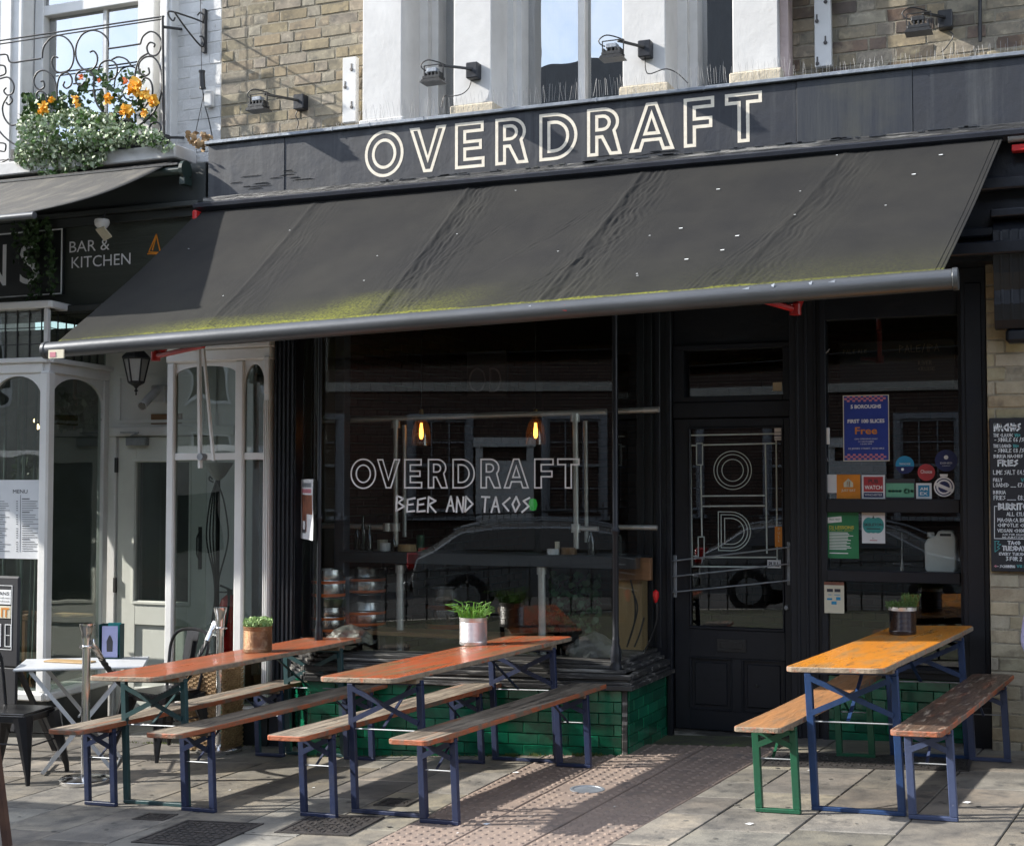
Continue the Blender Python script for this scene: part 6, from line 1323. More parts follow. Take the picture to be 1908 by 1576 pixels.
# bent steel chairs
def chair(label, loc, rot, seat=.45):
    t = thing('metal_chair', label, 'chair', loc, 'dark steel cafe chairs'); M = Matrix.Rotation(rot, 4, 'Z')
    M = Matrix.Translation(loc) @ M
    m = MB(M); m.box(-.18, .18, -.18, .18, seat - .012, seat, .006); m.box(-.185, .185, -.185, -.175, seat - .06, seat - .013, .004); m.box(-.185, .185, .175, .185, seat - .06, seat - .013, .004); m.box(-.185, -.1755, -.175, .175, seat - .06, seat - .013, .004); m.box(.1755, .185, -.175, .175, seat - .06, seat - .013, .004); obj(m, 'seat', 'chairm', t)
    for sx_ in (-1, 1):
        for sy_ in (-1, 1):
            m = MB(M); a = Vector((sx_ * .165, sy_ * .165, seat - .03)); b = Vector((sx_ * .235, sy_ * .245, .06)); c = Vector((sx_ * .24, sy_ * .25, 0))
            m.tube([a, a.lerp(b, .3), b, c], [.066, .050, .018, .013], 8); obj(m, 'leg', 'chairm', t, smooth=True)
    m = MB(M); pts = [(-.17, .17, seat), (-.19, .20, seat + .16), (-.20, .23, seat + .30), (-.15, .255, seat + .38), (0, .265, seat + .405), (.15, .255, seat + .38), (.20, .23, seat + .30), (.19, .20, seat + .16), (.17, .17, seat)]; m.tube(cat_rom(pts, 5), .0115, 8); obj(m, 'back_hoop', 'chairm', t, smooth=True)
    m = MB(M); m.add([(-.055, .18, seat), (.055, .18, seat), (.065, .262, seat + .395), (-.065, .262, seat + .395), (-.055, .186, seat), (.055, .186, seat), (.065, .268, seat + .395), (-.065, .268, seat + .395)], [(0, 1, 2, 3), (4, 5, 6, 7), (0, 1, 5, 4), (1, 2, 6, 5), (2, 3, 7, 6), (3, 0, 4, 7)]); m.add([(-.03, .215, seat + .2), (.03, .215, seat + .2), (.03, .248, seat + .35), (-.03, .248, seat + .35), (-.03, .19, seat + .2), (.03, .19, seat + .2), (.03, .222, seat + .35), (-.03, .222, seat + .35)], [(4, 5, 6, 7)]); obj(m, 'backrest', 'chairm', t)
    m = MB(M); m.tube([(-.19, -.2, .24), (.19, -.2, .24)], .006, 6); m.tube([(-.2, -.19, .26), (-.2, .2, .26)], .006, 6); m.tube([(.2, -.19, .26), (.2, .2, .26)], .006, 6); obj(m, 'stretcher', 'chairm', t)
    return t
c1 = PG(48, 1452); chair('dark steel chair cut by the left edge, in front of the folding table', (c1.x - .12, c1.y + .02, gz(c1.x - .12)), 1.75)
c2 = PG(296, 1405); chair('dark steel chair with a hooped back between the folding table and the restaurant door', (c2.x + .02, c2.y + .02, gz(c2.x)), -.25)
# A-board sign at the left edge
q = PG(10, 1440); t = thing('sandwich_board', 'black sandwich board with pale lettering panels at the left edge', 'sandwich board', (q.x - .1, 8.0, gz(q.x)))
SBY = 7.75
def sb_(px, py, Y=SBY): return P(px, py, Y)
a = sb_(36, 1074); b = sb_(33, 1245)
m = MB(); m.box(a.x - .62, a.x, SBY, SBY + .03, b.z, a.z, .03); m.box(a.x - .60, a.x - .02, SBY + .001, SBY + .03, b.z - .45, b.z, .006); bd = obj(m, 'panel', 'board', t)
for (ya, yb, mm, tx, mt) in ((1099, 1126, 'vinyl', None, None), (1129, 1152, 'pcream', 'IT', 'porange')):
    z1_, z0_ = sb_(20, ya).z, sb_(20, yb).z; x1_ = sb_(21, ya).x; m = MB(); m.box(x1_ - .5, x1_, SBY - .004, SBY - .0005, z0_, z1_, .001); pn = obj(m, 'text_panel', mm, bd)
    m = MB()
    if tx: ftext(m, 'IT', x1_ - .085, z0_ + .01, z1_ - z0_ - .02, .07, y=SBY - .0045, bold=.02); obj(m, 'lettering', 'porange', pn)
    else:
        ftext(m, 'SANS', x1_ - .125, z1_ - .036, .024, .11, y=SBY - .0045, bold=.01)
        for k in range(2): ftext(m, ('craft meal', 'ndweb')[k], x1_ - .10, z1_ - .062 - k * .024, .014, .09, y=SBY - .0045)
        obj(m, 'lettering', 'ink', pn)
m = MB(); z1_, z0_ = sb_(20, 1163).z, sb_(20, 1205).z; x1_ = sb_(22, 1180).x
for k in range(2):
    x = x1_ - .06 - k * .09; m.band([(x, z0_), (x + .055, z0_), (x + .055, z1_), (x, z1_)], .005, SBY - .004, SBY - .001)
    m.box(x + .012, x + .043, SBY - .004, SBY - .001, (z0_ + z1_) / 2, (z0_ + z1_) / 2 + .004)
m.band([(x1_ - .5, sb_(10, 1210).z), (x1_, sb_(10, 1210).z), (x1_, sb_(10, 1090).z), (x1_ - .5, sb_(10, 1090).z)], .004, SBY - .003, SBY - .001)
c0 = sb_(-2, 1226); m.band([(c0.x + .03 * math.cos(k * .4), c0.z + .03 * math.sin(k * .4)) for k in range(16)], .004, SBY - .003, SBY - .001)
obj(m, 'line_art', 'vinyl', bd)
m = MB(); m.beam((a.x - .05, SBY + .05, b.z), (a.x - .05, SBY + .45, gz(a.x)), .04, .02); obj(m, 'rear_leg', 'board', t); m = MB(); m.beam((a.x - .56, SBY + .05, b.z), (a.x - .56, SBY + .45, gz(a.x) - .02), .04, .02); obj(m, 'rear_leg', 'board', t)
q = PG(14, 1576); m = MB(); m.beam((q.x + .0, q.y, gz(q.x)), (q.x - .10, q.y + .0, gz(q.x) + .55), .04, .03, up=(0, 1, 0)); tag(reorigin(obj(m, 'board_leg', mat('dark_stained_wood', (.11, .055, .035), (.07, .035, .025), sc=6, rough=.6))), 'brown wooden leg of a board at the bottom left corner', 'board leg')
# wicker basket, extinguisher, lamp standard
bk = P(408, 1300, 8.45); t = thing('wicker_basket', 'square wicker basket behind the brownish table', 'basket', (bk.x, 8.45, gz(bk.x)))
x0_, x1_ = P(362, 1260, 8.45).x, P(432, 1260, 8.45).x; ztop = P(400, 1238, 8.45).z
m = MB(); m.box(x0_ + .01, x1_ - .01, 8.36, 8.58, gz(bk.x), ztop - .02); obj(m, 'liner', 'oak', t)
m = MB(); rows = int((ztop - gz(bk.x)) / .016)
for k in range(rows):
    z = gz(bk.x) + .01 + k * .016; n = 10
    for (pA, pB, dn) in (((x0_, 8.35), (x1_, 8.35), (0, -1)), ((x1_, 8.35), (x1_, 8.59), (1, 0))):
        for i in range(n):
            a = i / n; b = (i + 1) / n; off = .006 if (i + k) % 2 else -.001
            A = Vector((pA[0] + (pB[0] - pA[0]) * a + dn[0] * off, pA[1] + (pB[1] - pA[1]) * a + dn[1] * off, z)); B = Vector((pA[0] + (pB[0] - pA[0]) * b + dn[0] * off, pA[1] + (pB[1] - pA[1]) * b + dn[1] * off, z)); m.beam(A, B, .006, .013)
obj(m, 'weave', 'wicker', t, kind='stuff')
m = MB(); m.tube([(x0_, 8.35, ztop), (x1_, 8.35, ztop), (x1_, 8.59, ztop), (x0_, 8.59, ztop), (x0_, 8.35, ztop)], .012, 6); obj(m, 'rim', 'wicker', t)
q = P(427, 1215, 8.80); t = thing('fire_extinguisher', 'red fire extinguisher standing behind the glass of the second bay', 'fire extinguisher', q)
zt_ = P(427, 1108, 8.80).z; hx = zt_ - q.z
m = MB(); m.lathe([(0, 0), (.07, 0), (.075, .01), (.075, hx * .82), (.06, hx * .93), (.025, hx), (0, hx)], q, 24); bx = obj(m, 'cylinder', 'extred', t, smooth=True)
m = MB(); m.lathe([(.02, hx), (.022, hx + .04), (0, hx + .04)], q, 12); m.beam(q + Vector((0, 0, hx + .04)), q + Vector((-.07, -.02, hx + .07)), .02, .012); m.beam(q + Vector((0, 0, hx + .02)), q + Vector((-.08, -.02, hx + .02)), .02, .01); obj(m, 'valve', 'black', t)
m = MB(); m.tube(cat_rom([q + Vector(v) for v in ((0, -.02, hx + .03), (.04, -.07, hx - .05), (.03, -.09, hx * .5), (.0, -.09, .1))]), .009, 8); obj(m, 'hose', 'black', t, smooth=True)
m = MB(); m.box(q.x - .12, q.x + .12, 8.70, 8.92, -.5, q.z - .002, .006); tag(reorigin(obj(m, 'plinth_box', 'sagedark')), 'green ledge box carrying the red fire extinguisher', 'box')
q = P(403, 1290, 8.95); t = thing('floor_lamp', 'tall uplighter lamp with looped cables behind the second bay glass', 'lamp', (q.x, 8.95, gz(q.x)))
zt_ = P(403, 895, 8.95).z; m = MB(); m.lathe([(0, 0), (.12, 0), (.12, .02), (.016, .04), (.016, zt_ - gz(q.x)), (0, zt_ - gz(q.x))], (q.x, 8.95, gz(q.x)), 14); obj(m, 'pole', 'chairm', t, smooth=True)
zb2 = P(403, 862, 8.95).z; rr = .115; m = MB(); m.lathe([(.015, zt_), (.05, zt_ + .03), (rr, zb2), (rr - .006, zb2), (.045, zt_ + .04), (0, zt_ + .03)], (q.x, 8.95, 0), 24); obj(m, 'bowl', 'frost', t, smooth=True)
m = MB()
for dx, w in ((-18, 905), (-12, 905), (-6, 900), (22, 905)): m.tube(cat_rom([P(403, 895, 8.93), P(403 + dx * .6, 930, 8.92), P(403 + dx, 985, 8.9), P(403 + dx * .9, 1020, 8.9), P(403 + dx * .3, 1070, 8.92), P(400, 1120, 8.93), P(392, 1180, 8.93)]), .006, 6)
m.tube(cat_rom([P(396, 893, 8.93), P(391, 888, 8.93), P(390, 894, 8.93), P(397, 898, 8.93)]), .006, 6); obj(m, 'cable', 'cable', t, smooth=True)

# ------------------------------------------------------------------ chalk menu board, posters and stickers
KY = 9.17
def kq(px, py): p = P(px, py, KY); return p.x, p.z
a = kq(1843, 779); b = kq(1975, 1067)
cb = thing('chalk_menu', 'black chalk menu board listing nachos, fries and burritos on the brick pier', 'menu board', (a[0] + .2, KY, b[1]))
m = MB(); m.box(a[0], a[0] + .62, KY, KY + .025, b[1], a[1], .003); bo = obj(m, 'board', 'board', cb)
mm = {'w': MB(), 't': MB(), 'p': MB()}
sc_ = kq(1900, 900)[0] - kq(1851, 900)[0]; pxm = sc_ / 49
def ch(txt, px, py, hpx, wpx, col='w', th=.0035):
    x, z = kq(px, py); h = P(1880, py - hpx, KY).z - P(1880, py, KY).z; scribble(mm[col], txt, x, z, h, th, KY - .002, KY - .0003, width=wpx * pxm * 1.0, gap=.16)
ch('NACHOS', 1853, 803, 13, 50, th=.010); ch('THE CLASSIC', 1851, 814, 6, 37); ch('VG+', 1891, 814, 6, 11, 't'); ch('- SINGLE £6 /SHARER £10', 1853, 823, 7, 95); ch('THE LOADED', 1851, 834, 6, 34); ch('VG+', 1888, 834, 6, 11, 't')
ch('- SINGLE £8 /SHARER £12', 1853, 843, 7, 95); ch('BIRRIA NACHOS - £8', 1852, 853, 6, 72); ch('FRIES', 1860, 868, 11, 38, th=.009); ch('LIME SALT £4.50', 1851, 884, 8, 66); ch('FULLY', 1851, 897, 6, 17); ch('VG', 1903, 897, 6, 10, 't')
ch('LOADED __ £7.00', 1851, 907, 7, 66); ch('BIRRIA', 1851, 920, 6, 24); ch('FRIES ___ £8.50', 1852, 931, 8, 66); ch('BURRITOS', 1861, 949, 11, 62, th=.009); ch('ALL £11.00', 1876, 961, 7, 40); ch('MACHACA BRISKET', 1859, 972, 7, 76); ch('CHIPOTLE CHICKEN', 1859, 981, 6, 76)
ch('VEGAN CHORIZO', 1859, 991, 6, 66); ch('ASK FOR SAUCE TOO', 1868, 997, 3, 56, th=.002); ch('NO SUBSTITUTES', 1868, 1002, 3, 50, th=.002); ch('TACO', 1878, 1014, 6, 24, th=.006); ch('TUESDAY', 1868, 1025, 8, 44, th=.007); ch('EVERY TUESDAY', 1862, 1034, 5, 56); ch('3 FOR 2', 1875, 1044, 7, 30, th=.005)
ch('- SCANNING', 1858, 1057, 5, 34); ch('VG MENU', 1895, 1057, 5, 34, 't'); ch('+', 1853, 1057, 5, 6, 'p', .006)
for A_, B_ in (((1858, 943), (1853, 943)), ((1853, 943), (1853, 1003)), ((1853, 1003), (1965, 1005))): mm['w'].stroke([kq(*A_), kq(*B_)], .004, KY - .002, KY - .0003)
for A_, B_ in (((1853, 1008), (1862, 1008)), ((1862, 1008), (1858, 1013)), ((1858, 1013), (1865, 1014)), ((1865, 1014), (1858, 1019)), ((1858, 1019), (1863, 1021)), ((1863, 1021), (1854, 1028)), ((1854, 1028), (1854, 1008))): mm['t'].stroke([kq(*A_), kq(*B_)], .003, KY - .002, KY - .0003)
for k_, mt_ in (('w', 'chalk'), ('t', 'chalkt'), ('p', 'chalkp')): obj(mm[k_], 'chalk_lettering', mt_, bo, kind='stuff')
GY = SY + .036
def flat(name, label, cat, px0, py0, px1, py1, m_, Y=None, group=None, fn=None, fr=None, v=None):
    Y = GY if Y is None else Y; mid = ((px0 + px1) / 2, (py0 + py1) / 2)
    x0, x1 = P(px0, mid[1], Y).x, P(px1, mid[1], Y).x; z1, z0 = P(mid[0], py0, Y).z, P(mid[0], py1, Y).z
    m = MB(); m.box(x0, x1, Y - .002, Y, z0, z1); o = obj(m, name, m_)
    o.data.transform(Matrix.Translation((-(x0 + x1) / 2, -Y, -z0))); o.location = ((x0 + x1) / 2, Y, z0)
    tag(o, label, cat, group); W_, H_ = x1 - x0, z1 - z0
    def sub(name2, mt, f):
        q = MB(Matrix.Translation((x0, Y - .0025, z0))); f(q, W_, H_); return obj(q, name2, mt, o)
    if fn: fn(sub)
    return o
def F_(txt, x, z, h, w=None, al='L', bold=0.0): return lambda q, W_, H_: ftext(q, txt, x * W_, z * H_, h * H_, None if w is None else w * W_, d=.0006, bold=bold, align=al)
def rects(rs): 
    def f(q, W_, H_):
        for a0, b0, a1_, b1 in rs: q.box(a0 * W_, a1_ * W_, -.0008, 0, b0 * H_, b1 * H_)
    return f
def disc(cx, cz, r, n=24):
    def f(q, W_, H_):
        q.prism([(cx * W_ + r * W_ * math.cos(2 * math.pi * k / n), cz * H_ + r * W_ * math.sin(2 * math.pi * k / n)) for k in range(n)], -.0008, 0)
    return f
def poster5(sub):
    sub('border', 'pcream', lambda q, W_, H_: q.band([(0, 0), (W_, 0), (W_, H_), (0, H_)], .006, -.0006, 0))
    sub('checker', 'ppink', rects([(.03 + i * .06, .02 + j * .03, .09 + i * .06, .05 + j * .03) for i in range(15) for j in range(3) if (i + j) % 2] + [(.03 + i * .06, .90 + j * .03, .09 + i * .06, .93 + j * .03) for i in range(15) for j in range(3) if (i + j) % 2]))
    sub('lettering', 'vinyl', F_('5 BOROUGHS', .5, .80, .055, .66, 'C', .03)); sub('lettering', 'vinyl', F_('FIRST 100 SLICES', .5, .58, .055, .8, 'C', .03)); sub('lettering', 'porange', F_('Free', .5, .41, .11, .48, 'C', .02))
    sub('lettering', 'vinyl', F_('ON OPENING DAY', .5, .325, .022, .5, 'C')); sub('lettering', 'vinyl', F_('31 OCTOBER', .5, .285, .02, .34, 'C')); sub('lettering', 'vinyl', F_('12:00 PM', .5, .25, .02, .24, 'C')); sub('lettering', 'vinyl', F_('32 JEWRY STREET, SO23 8RZ', .5, .18, .024, .78, 'C'))
flat('poster', 'blue checkered poster reading 5 BOROUGHS and FIRST 100 SLICES FREE', 'poster', 1571, 736, 1657, 859, 'pblue', fn=poster5)
flat('sticker', 'plain white card at the left end of the sticker row', 'card', 1542, 884, 1559, 918, 'paper')
def sbox(sub):
    def house(q, W_, H_): q.prism([(.3 * W_, .48 * H_), (.7 * W_, .48 * H_), (.7 * W_, .66 * H_), (.5 * W_, .84 * H_), (.3 * W_, .66 * H_)], -.0008, 0)
    sub('house_emblem', 'pcream', house); sub('fork', 'porange', rects([(.44, .5, .47, .72), (.52, .5, .56, .72)])); sub('lettering', 'pcream', F_('JUST EAT', .5, .3, .1, .6, 'C', .02))
flat('sticker', 'orange square sticker with a white house emblem', 'sticker', 1559, 884, 1603, 929, 'porange', fn=sbox)
flat('sticker', 'red and white PUB WATCH sticker', 'sticker', 1606, 885, 1649, 929, 'paper', fn=lambda sub: (sub('red_field', 'pred', rects([(.08, .3, .92, .93)])), sub('blue_field', 'pnavy', rects([(.08, .06, .92, .26)])), sub('lettering', 'ink', lambda q, W_, H_: ftext(q, 'PUB', .5 * W_, .66 * H_, .17 * H_, .42 * W_, d=.0014, y=-.0, align='C', bold=.02)), sub('lettering', 'vinyl', lambda q, W_, H_: ftext(q, 'WATCH', .5 * W_, .40 * H_, .17 * H_, .76 * W_, d=.0014, align='C', bold=.02)), sub('lettering', 'vinyl', lambda q, W_, H_: ftext(q, 'WINCHESTER', .5 * W_, .12 * H_, .09 * H_, .76 * W_, d=.0014, align='C'))))
flat('sticker', 'green food hygiene rating sticker with a circled 4', 'sticker', 1650, 892, 1705, 929, 'ink', fn=lambda sub: (sub('green_field', 'pmint', rects([(.02, .08, .96, .78)])), sub('disc', 'ink', disc(.72, .38, .1)), sub('disc', 'pteal', lambda q, W_, H_: [disc(c, .38, .05)(q, W_, H_) for c in (.14, .26, .38, .5, .9)]), sub('lettering', 'pmint', lambda q, W_, H_: ftext(q, '4', .72 * W_, .27 * H_, .24 * H_, None, d=.0014, align='C', bold=.02)), sub('lettering', 'ink', F_('FOOD HYGIENE RATING', .48, .62, .08, .8, 'C'))))
flat('sticker', 'square white sticker with a blue card-payment emblem', 'sticker', 1707, 900, 1736, 929, 'paper', fn=lambda sub: (sub('blue_field', 'pcyan', rects([(.14, .14, .86, .86)])), sub('lettering', 'vinyl', lambda q, W_, H_: (ftext(q, 'AM', .5 * W_, .54 * H_, .2 * H_, .5 * W_, d=.0014, align='C', bold=.02), ftext(q, 'EX', .5 * W_, .24 * H_, .2 * H_, .5 * W_, d=.0014, align='C', bold=.02)))))
def round_sticker(label, px, py, rpx, m_, fn=None):
    p = P(px, py, GY); r = (P(px + rpx, py, GY) - p).length * .96; m = MB(); m.prism([(r * math.cos(k * math.pi / 18), r * math.sin(k * math.pi / 18)) for k in range(36)], -.002, 0); o = obj(m, 'sticker', m_); o.location = p; tag(o, label, 'sticker')
    if fn:
        for mt, f in fn(r): q = MB(Matrix.Translation((p.x, p.y - .0022, p.z))); f(q); obj(q, 'print', mt, o)
    return o
round_sticker('round sky-blue sticker with dark blue lower part', 1686, 866, 18, 'pcyan', lambda r: [('pnavy', lambda q: q.prism([(r * math.cos(math.radians(a)), r * math.sin(math.radians(a))) for a in range(190, 351, 10)], -.001, 0)), ('vinyl', lambda q: (ftext(q, 'TRIPADVISE', 0, 0, r * .22, r * 1.2, d=.0012, align='C'), q.prism([(-.25 * r + .16 * r * math.cos(k), -.5 * r + .16 * r * math.sin(k)) for k in [j * .6 for j in range(10)]], -.0018, -.001)))])
round_sticker('round red sticker with white script', 1726, 880, 17, 'pred', lambda r: [('vinyl', lambda q: ftext(q, 'Choice', 0, -.1 * r, r * .42, r * 1.3, d=.0012, align='C'))])
round_sticker('round navy sticker with a pale dot and small lettering', 1763, 858, 22, 'pnavy', lambda r: [('vinyl', lambda q: (q.prism([(.2 * r * math.cos(k * .5), .3 * r + .2 * r * math.sin(k * .5)) for k in range(12)], -.001, 0), ftext(q, 'DISHED', 0, -.3 * r, r * .16, r * 1.05, d=.0012, align='C'), ftext(q, 'LONDON', 0, -.52 * r, r * .09, r * .7, d=.0012, align='C')))])
round_sticker('round white medal-shaped sticker with a diagonal banner', 1759, 907, 20, 'vinyl', lambda r: [('pnavy', lambda q: (q.band([(.86 * r * math.cos(k * .25), .86 * r * math.sin(k * .25)) for k in range(25)], r * .1, -.001, 0), q.prism([(.58 * r * math.cos(k * .5), .58 * r * math.sin(k * .5)) for k in range(12)], -.001, 0))), ('vinyl', lambda q: (q.stroke([(-.8 * r, .3 * r), (.8 * r, -.4 * r)], r * .34, -.002, -.001), q.prism([(-.35 * r, 1.0 * r), (.35 * r, 1.0 * r), (.4 * r, 1.3 * r), (-.4 * r, 1.3 * r)], -.001, 0)))])
flat('poster', 'green poster headed DJ LESSONS on the middle right pane', 'poster', 1538, 953, 1600, 1040, 'pgreen', fn=lambda sub: (sub('white_tag', 'vinyl', lambda q, W_, H_: q.prism([(.08 * W_, .75 * H_), (.5 * W_, .78 * H_), (.49 * W_, .9 * H_), (.07 * W_, .87 * H_)], -.0008, 0)), sub('lettering', 'pgreen', lambda q, W_, H_: ftext(q, 'FREE FIRST', .29 * W_, .81 * H_, .045 * H_, .34 * W_, d=.0014, align='C')), sub('lettering', 'pyel', F_('DJ LESSONS', .12, .63, .07, .74, 'L', .02)), sub('lettering', 'pyel', F_('FOR ALL AGES', .12, .585, .025, .7)), sub('small_print', 'vinyl', rects([(.12, .54 - k * .032, .12 + rnd(.5, .72), .555 - k * .032) for k in range(12)] + [(.12, .1, .68, .12)]))))
flat('poster', 'white poster with a teal pumpkin headed SKELETON', 'poster', 1606, 951, 1649, 1012, 'paper', fn=lambda sub: (sub('pumpkin', 'pteal', lambda q, W_, H_: [q.prism([(.5 * W_ + o_ * W_ + .26 * W_ * math.cos(k * .3), .55 * H_ + .24 * H_ * math.sin(k * .3)) for k in range(21)], -.0008 - .0001 * j, 0) for j, o_ in enumerate((-.2, 0, .2))]), sub('lettering', 'ink', lambda q, W_, H_: (ftext(q, 'SKELETON', .5 * W_, .53 * H_, .085 * H_, .8 * W_, d=.0016, align='C', bold=.03), q.prism([(.46 * W_, .76 * H_), (.54 * W_, .76 * H_), (.5 * W_, .86 * H_)], -.001, 0), q.box(.2 * W_, .8 * W_, -.0016, -.001, .43 * H_, .46 * H_))), sub('lettering', 'ink', F_('31.', .5, .13, .05, None, 'C')), sub('red_band', 'pred', rects([(.34, .08, .66, .1)]))))
flat('card', 'weathered card-payment notice under the lower window rail', 'notice', 1536, 1084, 1573, 1142, 'pcream', fn=lambda sub: (sub('strip', 'pskin', rects([(0, .9, 1, 1)])), sub('blocks', 'ink', rects([(.14, .68, .44, .78), (.52, .68, .82, .78)])), sub('blocks', 'pcyan', rects([(.6, .42, .82, .52), (.14, .42, .4, .48), (.36, .28, .62, .38), (.2, .58, .36, .6), (.5, .58, .8, .6)]))), Y=SY - .012)
o = flat('sticker', 'vertical orange PULL sticker on the door glass edge', 'sticker', 1444, 981, 1459, 1019, 'porange', Y=DY + .006)
q = MB(); x_ = o.location.x; z_ = o.location.z
for k, c in enumerate('PULL'): ftext(q, c, x_ + .0, z_ + .115 - k * .026, .018, None, y=o.location.y - .0025, align='C', bold=.01)
obj(q, 'lettering', 'pcream', o)
o = flat('sticker', 'small white PULL sticker behind the middle push bar', 'sticker', 1430, 1043, 1455, 1058, 'paper', Y=DY + .006, fn=lambda sub: sub('lettering', 'ink', F_('PULL', .5, .22, .55, .8, 'C', .03)))
flat('sticker', 'striped white notice at the top right of the door glass', 'sticker', 1443, 794, 1458, 820, 'vinyl', Y=DY + .006, fn=lambda sub: sub('bars', 'pnavy', rects([(0, .54, 1, .58), (0, .28, 1, .36), (0, .1, 1, .14)])))
# narrow poster on the left cant of the bay
a = LF.at(561, 893, LFv - .003); b = LF.at(583, 1007, LFv - .003)
t = thing('window_poster', 'narrow curling poster with a portrait photo on the left side pane of the bay', 'poster', LF.M @ Vector(((a[0] + b[0]) / 2, LFv - .003, b[1])))
hh = a[1] - b[1]; ww = b[0] - a[0]
def wave(z): return .012 * math.sin((z - b[1]) / hh * 6.5)
for nm, m_, (x0, x1, z0, z1), off in (('sheet', 'paper', (0, 1, 0, 1), 0), ('photo', 'pskin', (.12, .95, .12, .74), .001), ('white_panel', 'paper', (.5, .98, .08, .42), .0015), ('heading', 'ppink', (.12, .88, .77, .84), .001), ('heading', 'lead', (.15, .85, .87, .94), .001), ('figure', 'ink', (.15, .42, .1, .3), .0015), ('figure', 'paper', (.2, .36, .16, .3), .002)):
    m = MB(LF.M); n = 12; vs = []
    for k in range(n + 1):
        z = b[1] + hh * (z0 + (z1 - z0) * k / n); w_ = wave(z); vs += [(a[0] + ww * x0 + w_, LFv - .004 - off, z), (a[0] + ww * x1 + w_, LFv - .004 - off, z)]
    m.add(vs, [(2 * k, 2 * k + 1, 2 * k + 3, 2 * k + 2) for k in range(n)]); obj(m, nm, m_, t)
# lettering on the bay glass
LV = GV - .0008
wl = [(653, 699), (705, 742, ), (754, 786), (798, 834), (844, 882), (895, 929), (938, 985), (997, 1026), (1038, 1079)]
wl = [(653, 701), (702, 746), (753, 787), (797, 835), (843, 885), (895, 934), (938, 986), (995, 1032), (1038, 1080)]
za = BF.at(860, 854.5, LV)[1]; zb3 = BF.at(860, 910, LV)[1]
outline_word(BF, 'OVERDRAFT', [(BF.at(x0, 880, LV)[0], BF.at(x1, 880, LV)[0], zb3, za) for x0, x1 in wl], LV, .0102, 'vinyl', pub, thick=.0008)
for tx, x0, x1 in (('BEER', 738, 812), ('AND', 832, 880), ('TACOS', 896, 985)):
    m = MB(BF.M); p0 = BF.at(x0, 953, LV); p1 = BF.at(x1, 925, LV); k = (p1[0] - p0[0]) / (swidth(tx, .2) - .2); h = p1[1] - p0[1]; x = p0[0]
    for c in tx:
        jj = rnd(-.006, .006)
        for s_ in SF[c]: m.stroke([(x + a_ * k + b_ * .006, p0[1] + b_ * h + jj) for a_, b_ in s_], .0125, LV - .0008, LV)
        x += (max(q_ for s_ in SF[c] for q_, _ in s_) + .2) * k
    obj(m, 'painted_word', 'vinyl', pub)
m = MB(LF.M); p0 = LF.at(560, 1195, LFv - .001); ftext(m, 'WITHOUT BEER', p0[0] - .05, p0[1], .04, .42, y=LFv - .001); obj(m, 'painted_word', 'vinyl', pub)

# ------------------------------------------------------------------ inside the bar
IY = 9.35
t = thing('pipe_shelving', 'galvanised scaffold pipe frame carrying the bar shelf behind the bay window', 'shelf frame', P(870, 1210, IY))
def ip(x0, y0, x1, y1, Y, r, nm='pipe', mt='scaff', Y2=None): m = MB(); m.tube([P(x0, y0, Y), P(x1, y1, Y2 or Y)], r, 12); return obj(m, nm, mt, t, smooth=True)
ip(600, 784, 1130, 767, IY, .021); ip(1150, 766, 1228, 763, IY, .021); ip(737, 792, 738, 1018, IY, .018); ip(753, 792, 754, 1000, IY + .3, .017); ip(1072, 785, 1074, 1022, IY, .02); ip(1091, 784, 1093, 1010, IY + .3, .016)
ip(600, 979, 722, 982, IY, .02); ip(1070, 984, 1115, 985, IY, .018); ip(1152, 982, 1224, 983, IY, .018); ip(745, 1054, 746, 1214, IY - .1, .027); ip(1009, 1056, 1011, 1222, IY - .1, .027)
for x, y in ((737, 790), (1072, 778), (737, 982), (1073, 984), (722, 982), (1009, 1062), (745, 1060)):
    m = MB(); p = P(x, y, IY if y < 1000 else IY - .1); m.tube([p + Vector((0, 0, -.03)), p + Vector((0, 0, .03))], .034, 12); obj(m, 'clamp', 'scaff', t)
a, b = P(630, 1026, IY - .15), P(1185, 1028, IY - .15); zb5 = P(880, 1053, IY - .15).z; m = MB(); m.box(a.x, b.x, IY - .15, IY + .25, zb5, a.z, .004); tag(reorigin(obj(m, 'bar_shelf', mat('slate_blue_counter', (.05, .06, .07), (.035, .04, .05), sc=3, st=(.3, 2, 2), rough=.4))), 'slate-coloured counter behind the bay window under the jars', 'counter')
m = MB(); p0, p1 = P(625, 560, 9.2), P(641, 1195, 9.2); m.box(p0.x, P(641, 800, 9.2).x, 9.2, 9.3, p1.z, 3.1, .004); tag(reorigin(obj(m, 'inner_post', mat('grey_blue_post', (.07, .08, .10), rough=.5))), 'tall grey-blue post just inside the left part of the bay', 'post')
